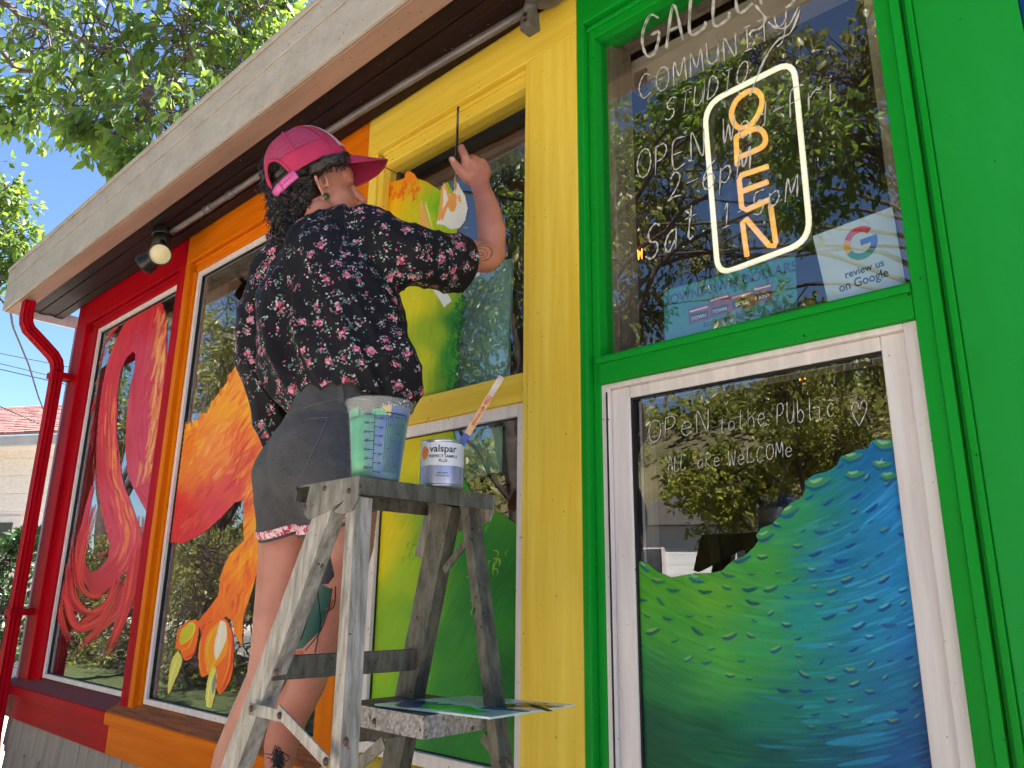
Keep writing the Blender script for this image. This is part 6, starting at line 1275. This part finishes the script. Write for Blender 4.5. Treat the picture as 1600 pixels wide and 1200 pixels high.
# ------------------------------------------------------------------ trees
def rand_dirs(rs, n): v = rs.normal(size=(n, 3)); return v / np.linalg.norm(v, axis=1)[:, None]
LT = np.array([(0, 0, 0), (.20, .26, .05), (.23, .52, .02), (0, 1.0, -.18), (-.23, .52, .02), (-.20, .26, .05), (0, .3, -.03), (0, .62, -.06)]); LF = np.array([(0, 1, 6, 6), (1, 2, 7, 6), (2, 3, 7, 7), (0, 6, 5, 5), (6, 7, 4, 5), (7, 3, 4, 4)])
LTR = [(0, 1, 6), (1, 2, 6), (2, 7, 6), (2, 3, 7), (0, 6, 5), (6, 4, 5), (6, 7, 4), (7, 3, 4)]
def leaves_mesh(name, pos, along, nrm, size):
    along = along / (np.linalg.norm(along, axis=1)[:, None] + 1e-9); nrm = nrm - along * np.sum(nrm * along, 1)[:, None]; nrm /= np.linalg.norm(nrm, axis=1)[:, None] + 1e-9; side = np.cross(along, nrm)
    V = pos[:, None] + size[:, None, None] * (LT[None, :, 0, None] * side[:, None] + LT[None, :, 1, None] * along[:, None] + LT[None, :, 2, None] * nrm[:, None])
    F = (np.arange(len(pos)) * 8)[:, None, None] + np.array(LTR)[None]; return np_mesh(name, V.reshape(-1, 3), F.reshape(-1, 3), False)
leaf_proto = None
def tree(name, label, cat, trunk, limbs, clumps, lsize, ntw, nlf, seed, lmat, bmat, group=None, nobj=0, trunk_r=.14, droop=.5, focus=None, lname='leaf'):
    rs = np.random.RandomState(seed); base = np.array(trunk[0], float); e = empty(name, tuple(base)); tag(e, label, cat, group)
    MB().tube([np.array(p, float) for p in trunk], [trunk_r * (1 - .55 * i / max(1, len(trunk) - 1)) for i in range(len(trunk))], 12).build('trunk', bmat, e)
    for lm in limbs:
        pts = spine([list(p) for p in np.array(lm, float)[:, :3]], 16) if False else np.array(lm, float); n = 14; tt = np.linspace(0, len(pts) - 1, n); pp = np.stack([np.interp(tt, range(len(pts)), pts[:, k_]) for k_ in range(3)], 1); pp[1:-1] += rs.normal(0, .03, (n - 2, 3))
        r0 = trunk_r * (.2 if len(limbs) > 8 else .2); MB().tube(pp, [r0 * (1 - .85 * i / (n - 1)) + .004 for i in range(n)], 8).build('branch', bmat, e)
    tw = MB(); POS = []; AL = []
    for c, r_ in clumps:
        c = np.array(c, float); D_ = rand_dirs(rs, ntw) * np.array([1, 1, .8]); ln = r_ * rs.uniform(.35, 1.0, ntw) ** .6
        for i in range(ntw):
            e_ = c + D_[i] * ln[i]; m_ = c + D_[i] * ln[i] * .5 + rs.normal(0, .08 * r_, 3); s0 = c + rs.normal(0, .25 * r_, 3); q = np.array([s0, m_, e_, e_ + np.array([0, 0, -.12 * droop * r_]) + D_[i] * .08 * r_])
            tw.tube(q, [.010 * r_ + .003, .006 * r_ + .002, .0025, .0015], 3, False)
            t = rs.uniform(.25, 1.0, nlf) * 3; k_ = np.minimum(t.astype(int), 2); f_ = (t - k_)[:, None]; p = q[k_] * (1 - f_) + q[k_ + 1] * f_ + rs.normal(0, lsize * .35, (nlf, 3)); POS.append(p)
            a = rand_dirs(rs, nlf) + D_[i] * .7 + np.array([0, 0, -1.0]) * droop; AL.append(a)
    POS = np.concatenate(POS); AL = np.concatenate(AL); NR = rand_dirs(rs, len(POS)) + np.array([0, 0, .5]); SZ = lsize * rs.uniform(.55, 1.2, len(POS))
    tag(tw.build('twigs', bmat, e, fix=False), kind='stuff')
    sel = np.zeros(len(POS), bool)
    if nobj:
        rel = POS - CAM; dz = rel @ CF; px = 800 + FPX * (rel @ CR) / dz; py = 600 - FPX * (rel @ CU) / dz; vis = (dz > 0) & (px > 0) & (px < 620) & (py > 0) & (py < 560) & (py < 437 - .88 * px + 10)
        sc = np.where(vis, SZ / dz, -1); sel[np.argsort(-sc)[:nobj]] = True; sel &= sc > 0
        me = np_mesh('leaf', LT * 1.0, np.array(LTR)); me.materials.append(lmat)
        al = AL / np.linalg.norm(AL, axis=1)[:, None]; nr = NR - al * np.sum(NR * al, 1)[:, None]; nr /= np.linalg.norm(nr, axis=1)[:, None]; sd_ = np.cross(al, nr)
        for i in np.nonzero(sel)[0]:
            M = Matrix.Identity(4); s_ = SZ[i]
            for r__ in range(3): M[r__][0] = sd_[i][r__] * s_; M[r__][1] = al[i][r__] * s_; M[r__][2] = nr[i][r__] * s_; M[r__][3] = POS[i][r__] - base[r__]
            o_ = bpy.data.objects.new('leaf', me); COL.objects.link(o_); o_.parent = e; o_.matrix_local = M
    k_ = ~sel
    tag(link('foliage', leaves_mesh('foliage', POS[k_], AL[k_], NR[k_], SZ[k_]), lmat, e), kind='stuff')
    return e
def ptd(x, y, d): return at(x, y, d)
cl = [(ptd(x, y, d), r_) for x, y, d, r_ in ((60, 60, 5.6, .55), (170, 60, 5.2, .55), (290, 60, 5.0, .5), (380, 20, 5.2, .45), (250, 160, 4.8, .5), (120, 160, 5.4, .42), (170, 205, 5.0, .28), (300, 110, 5.4, .6), (340, -80, 5.2, .7), (200, -110, 5.6, .8), (30, -90, 6.2, .8), (-120, 60, 6.2, .8), (40, 175, 5.8, .32), (420, -60, 5.6, .55), (500, -160, 5.8, .7), (215, 260, 4.8, .2), (440, 20, 5.8, .28), (370, 90, 5.9, .4))]
tb_ = (-11.4, -1.6, 0)
tree('street_tree', 'leafy street tree with bright backlit leaves hanging over the roof at top left', 'tree', [tb_, (-11.3, -1.6, 1.6), (-11.1, -1.5, 3.2), (-10.8, -1.4, 4.6)],
     [[(-11.1, -1.5, 3.6), ptd(-60, -20, 6.5), ptd(60, 30, 5.9), ptd(150, 70, 5.4), ptd(230, 140, 4.9)], [(-11.1, -1.5, 3.2), ptd(-80, 60, 6.4), ptd(60, 105, 5.9), ptd(125, 145, 5.4)], [(-10.9, -1.4, 4.2), ptd(60, -200, 6.4), ptd(220, -100, 5.6), ptd(330, -40, 5.3), ptd(380, 60, 5.3)], [(-10.8, -1.4, 4.5), ptd(200, -260, 6.2), ptd(420, -160, 5.7), ptd(500, -100, 5.7)], [ptd(60, 105, 5.9), ptd(50, 150, 5.8), ptd(60, 190, 5.8)], [ptd(230, 140, 4.9), ptd(222, 200, 4.85), ptd(220, 262, 4.8)]],
     cl, .100, 31, 10, 3, leafA, bark, None, 300, .17, 1.0)
cl = [(ptd(x, y, d), r_) for x, y, d, r_ in ((0, 300, 6.6, .26), (12, 370, 6.6, .26), (-30, 330, 6.8, .5), (0, 430, 6.6, .25), (-60, 430, 7, .5), (-80, 250, 7.2, .6))]
tree('garden_tree', 'darker leafy tree at the left edge beside the end of the gutter', 'tree', [(-9.8, -.7, 0), (-9.8, -.7, 1.6), (-9.8, -.7, 3.0)], [[(-9.8, -.7, 2.6), ptd(-100, 420, 7), ptd(-20, 440, 6.7), ptd(10, 480, 6.6)], [(-9.8, -.7, 3.0), ptd(-60, 330, 6.9), ptd(10, 330, 6.6)]], cl, .08, 34, 11, 5, leafA, barkd, None, 0, .1, .7)
sh_cl = [(ptd(x, y, d), r_) for x, y, d, r_ in ((18, 870, 5.6, .22), (42, 850, 5.4, .12), (10, 940, 5.6, .26), (20, 1000, 5.6, .2), (-30, 900, 5.8, .4), (52, 838, 5.3, .06), (-20, 1010, 5.8, .3))]
tree('garden_shrub', 'dark green shrub growing in front of the corner at the lower left', 'shrub', [tuple(ptd(-10, 1250, 5.7)), tuple(ptd(0, 1100, 5.7)), tuple(ptd(10, 960, 5.6))], [[ptd(0, 1100, 5.7), ptd(20, 950, 5.6), ptd(45, 850, 5.35)]], sh_cl, .055, 40, 12, 8, leafD, barkd, None, 0, .03, .1)

# trees across the street: seen reflected in the glass
grp = 'trees across the street seen reflected in the glass'
def canopy(rs, cx, cy, z0, z1, rx, ry, n, r0): return [((cx + rx * rs.uniform(-1, 1), cy + ry * rs.uniform(-1, 1), rs.uniform(z0, z1)), r0 * rs.uniform(.7, 1.2)) for _ in range(n)]
rs = np.random.RandomState(1)
def rtree(lab, x, y, h, cx, cy, z0, z1, rx, ry, n, r0, ls_, mat, seed, ntw=46, nlf=16, droop=.6):
    cl_ = canopy(np.random.RandomState(seed), cx, cy, z0, z1, rx, ry, n, r0); lim = [[(x, y, h * .55), tuple((np.array([x, y, h]) + np.array(c)) / 2 + np.array([0, 0, .1])), c] for c, _ in cl_]
    tree('street_tree', lab, 'tree', [(x, y, -.12), (x + .1, y, h * .4), (x - .05, y + .05, h * .75), (x, y, h)], lim, cl_, ls_, ntw, nlf, seed, mat, barkd, None, 0, .2, droop)
rtree('large drooping dark tree across the street reflected in the green-framed windows', 0.9, -7.6, 4.2, -2.9, -6.8, 4.3, 8.8, 3.7, 2.0, 26, .8, .12, leafC, 11, 46, 15, 1.3)
rtree('bright leafy tree near the kerb reflected in the upper green-framed window', -6.1, -5.2, 4.4, -3.6, -4.7, 4.8, 6.6, 1.8, 1.0, 10, .55, .10, leafA, 12, 46, 14, .8)
rtree('olive tree down the street reflected in the orange-framed window', -12.5, -4.6, 3.4, -12.0, -4.4, 2.6, 6.4, 2.4, 1.6, 20, .8, .10, leafC, 13, 50, 18, .6)
rtree('thin branched tree far down the street reflected in the red-framed window', -19, -5.2, 4.6, -18.5, -5.6, 4.5, 8.5, 3.2, 1.6, 15, .8, .12, leafA, 14, 22, 10, .5)
rtree('second dark tree across the street to the right reflected in the lower glass', 1.6, -8.2, 4.6, 1.2, -8.0, 4.4, 8.4, 2.8, 1.8, 16, 1.0, .12, leafB, 15, 50, 16, 1.2)
rtree('golden olive bushy tree in front of the white house across the street', -4.3, -9.4, 2.6, -4.1, -9.2, 1.0, 4.2, 1.5, .9, 16, .75, .10, leafE, 16, 60, 20, .4)
rtree('brown twigged tree across the street reflected in the upper yellow-framed window', -8.2, -7.4, 4.6, -8.0, -6.8, 3.6, 7.8, 2.2, 1.6, 17, .9, .11, leafB, 17, 46, 14, .9)
hx = [((x, -3.6 + .3 * math.sin(x * 3), z_), .62) for x in np.arange(-18, -6.4, .62) for z_ in (.35, 1.05, 1.7)]
tree('kerb_hedge', 'tall olive hedge along the kerb reflected low in the orange and red-framed windows', 'hedge', [(-12, -3.6, 0), (-12, -3.6, .5), (-12, -3.6, 1.0)], [[(-12, -3.6, .6), (-14, -3.6, .9), (-17, -3.6, 1.0)], [(-12, -3.6, .6), (-10, -3.6, .9), (-7, -3.6, 1.0)]], hx, .075, 34, 14, 19, leafC, barkd, None, 0, .06, .2)
# hillside of scrub across the street
def hill(name, cx, cy, rx, ry, h, mat, seed):
    n = 48; V = []; rs_ = np.random.RandomState(seed)
    for j in range(n + 1):
        for i in range(n + 1):
            x = cx + rx * (2 * i / n - 1); y = cy + ry * (2 * j / n - 1); q = max(0, 1 - (2 * i / n - 1) ** 2) * max(0, 1 - (2 * j / n - 1) ** 2); V.append((x, y, -.3 + h * q ** .8 + .8 * noise.noise(Vector((x * .15, y * .15, seed))) * min(1, q * 3)))
    F = [(j * (n + 1) + i, j * (n + 1) + i + 1, (j + 1) * (n + 1) + i + 1, (j + 1) * (n + 1) + i) for j in range(n) for i in range(n)]
    tag(link(name, np_mesh(name, V, F, True), mat), kind='structure'); return np.array(V)
hv = hill('hillside', -10, -38, 60, 20, 11.0, soil, 2)
rs = np.random.RandomState(4); pos = []; 
for i in range(2600):
    q = hv[rs.randint(len(hv))]
    if q[2] < .3 or q[1] < -42: continue
    r_ = rs.uniform(.5, 1.5); D_ = rand_dirs(rs, 46); D_[:, 2] = np.abs(D_[:, 2]); pos.append(q + rs.normal(0, .8, 3) * [1, 1, 0] + D_ * r_ * np.array([1, 1, .9]))
pos = np.concatenate(pos)
tag(link('hillside_scrub', leaves_mesh('hillside_scrub', pos, rand_dirs(rs, len(pos)), rand_dirs(rs, len(pos)) + np.array([0, .4, .6]), rs.uniform(.3, .55, len(pos))), leafC), kind='stuff')

# houses
def house(name, label, x0, x1, y0, y1, h, wallm, roofm, front, pitch=.5, boards=.18, over=.4, win=None):
    e = empty(name, ((x0 + x1) / 2, (y0 + y1) / 2, 0)); tag(e, label, 'house'); bx('wall', x0, x1, y0, y1, -.13, h, wallm, e, 0)
    return e
wsid = surf('cream_siding', C(238, 228, 224), C(222, 210, 206), .6, 2, HS, .1); roofp = surf('pink_roof_shingle', C(152, 112, 108), C(122, 86, 84), .85, 9, (1, 1, 1), .5, 60, .6, grime=.2)
# neighbour house at left, seen past the downspout
pA = at(-260, 705, 12.5); pB = at(85, 700, 11.6); ze = float(pB[2]); dirw = pB - pA; dirw[2] = 0; lenw = np.linalg.norm(dirw); dirw /= lenw; nrm_ = np.array([dirw[1], -dirw[0], 0]); nrm_ = nrm_ if nrm_ @ (CAM - pA) > 0 else -nrm_
nh = empty('neighbour_house', (float(pB[0]), float(pB[1]), 0)); tag(nh, 'cream clapboard house with pink shingle roof at the left edge', 'house')
pA = pA - dirw * 1.0; pB = pB + dirw * 3.0; lenw += 4.0
def hbar(a, b, w_, h_, z0, out=0.0, nm='siding_board', mt=wsid):
    m_ = MB(); q0 = a + nrm_ * out; q1 = b + nrm_ * out; P = []
    for z_ in (z0, z0 + h_):
        o2 = nrm_ * (.018 if z_ == z0 else .002)
        P += [(*(q0 - nrm_ * w_)[:2], z_), (*(q1 - nrm_ * w_)[:2], z_), (*(q1 + o2)[:2], z_), (*(q0 + o2)[:2], z_)]
    return m_.hexa(P).build(nm, mt, nh, 0)
z_ = -.1; k = 0
bhw = .27
wz0, wz1 = float(at(30, 905, 12)[2]), float(at(30, 822, 12)[2])
while z_ < ze - .05: hbar(pA, pB, .05, min(bhw - .004, ze - .02 - z_), z_); z_ += bhw
q0 = pA - nrm_ * .06; MB().hexa([(*q[:2], z__) for z__ in (-.12, ze) for q in (pA - nrm_ * 3.5, pB - nrm_ * 3.5, pB - nrm_ * .06, pA - nrm_ * .06)]).build('wall', wsid, nh, 0)
hbar(pA - dirw * .2, pB + dirw * .2, -.12, .14, ze - .02, .28, 'gutter', surf('grey_gutter', C(186, 186, 190), None, .5)); hbar(pA - dirw * .2, pB + dirw * .2, .3, .02, ze - .02, .28, 'soffit', vinyl)
# roof: courses of shingles
dv = -nrm_ * math.cos(.42) + np.array([0, 0, math.sin(.42)]); up_n = np.cross(dirw, dv); up_n = up_n if up_n[2] > 0 else -up_n
r0_ = pA - dirw * .3 + nrm_ * .42; r0_[2] = ze + .13
MB().hexa([tuple(r0_ + q) for q in (np.zeros(3), dirw * (lenw + .6), dirw * (lenw + .6) + dv * 2.6, dv * 2.6)] + [tuple(r0_ + up_n * .03 + q) for q in (np.zeros(3), dirw * (lenw + .6), dirw * (lenw + .6) + dv * 2.6, dv * 2.6)]).build('roof', roofp, nh, 0)
rsh = MB(); rs = np.random.RandomState(2)
for j in range(17):
    x = -rs.uniform(0, .3)
    while x < lenw + .4:
        w_ = rs.uniform(.26, .34); a = r0_ + dirw * x + dv * (.15 * j) + up_n * (.031 + rs.uniform(0, .006)); rsh.hexa([tuple(a + q + up_n * t_) for t_, in ((0,),) for q in (np.zeros(3), dirw * (w_ - .012), dirw * (w_ - .012) + dv * .16, dv * .16)] + [tuple(a + q + up_n * h_) for q, h_ in ((np.zeros(3), .016), (dirw * (w_ - .012), .016), (dirw * (w_ - .012) + dv * .16, .004), (dv * .16, .004))]); x += w_
tag(rsh.build('roof_shingles', roofp, nh, 0, fix=False), kind='stuff')
wa = at(-60, 860, 11.9); wa = pA + dirw * ((wa - pA) @ dirw); wb = wa + dirw * 1.25
hbar(wa - dirw * .1, wb + dirw * .1, .03, wz1 - wz0 + .2, wz0 - .1, .03, 'window_frame', vinyl); hbar(wa, wb, .01, wz1 - wz0, wz0, .045, 'window_pane', surf('house_window_glass', C(70, 76, 82), None, .08, bump=0))
# white house across the street
wh2 = surf('white_siding', C(236, 236, 236), C(224, 224, 226), .6, 2, HS, 0); h2 = empty('white_house', (-7.6, -13.6, 0)); tag(h2, 'white house across the street seen only as a reflection in the lower green-framed window', 'house')
for k in range(13): bx('siding_board', -10.5, -5.4, -12.62, -12.6 + .012 * 0 + .0, k * .2, k * .2 + .194, wh2, h2, 0)
bx('wall', -10.5, -5.4, -16, -12.63, -.1, 2.6, wh2, h2, 0); MB().prism([(-10.9, 2.6), (-5.0, 2.6), (-7.95, 3.3)], -16.4, -12.3).build('roof', surf('grey_roof', C(110, 106, 104), None, .9), h2)
for x in (-9.7, -7.2): f_ = bx('window', x, x + 1.0, -12.6, -12.55, 1.0, 2.2, vinyl, h2); bx('pane', x + .08, x + .92, -12.549, -12.54, 1.08, 2.12, surf('dark_pane_%d' % x, C(60, 64, 70), None, .1, bump=0), f_, 0)
# overhead lines
wm = surf('cable', C(60, 60, 64), None, .6, bump=0)
def cable(label, pts, r_, cat='cable'):
    P = [at(*p) for p in pts]; tt = np.linspace(0, len(P) - 1, 24); PP = spine([list(p) for p in P], 24) if False else np.stack([np.interp(tt, range(len(P)), [p[k_] for p in P]) for k_ in range(3)], 1)
    tag(MB().tube(PP, r_, 6, False).build('cable', wm), label, cat)
cable('thick grey service cable hanging from the gutter end down to the pink roof', [(14, 470, 6.6), (20, 510, 7.0), (45, 570, 8.5), (60, 620, 10.0), (68, 640, 11.4)], .010)
cable('uppermost thin power line crossing the sky left of the downspout', [(-700, 420, 26), (0, 552, 30), (100, 572, 31), (700, 690, 40)], .018)
cable('middle thin power line crossing the sky left of the downspout', [(-700, 440, 26), (0, 568, 30), (100, 592, 31), (700, 720, 40)], .018)
cable('lowest thin power line crossing the sky left of the downspout', [(-700, 446, 26), (0, 577, 30), (100, 600, 31), (700, 730, 40)], .018)
cable('white guy wire strung across the pink roof', [(-40, 618, 10.8), (30, 648, 10.8), (75, 668, 11.0), (200, 720, 11.4)], .008)
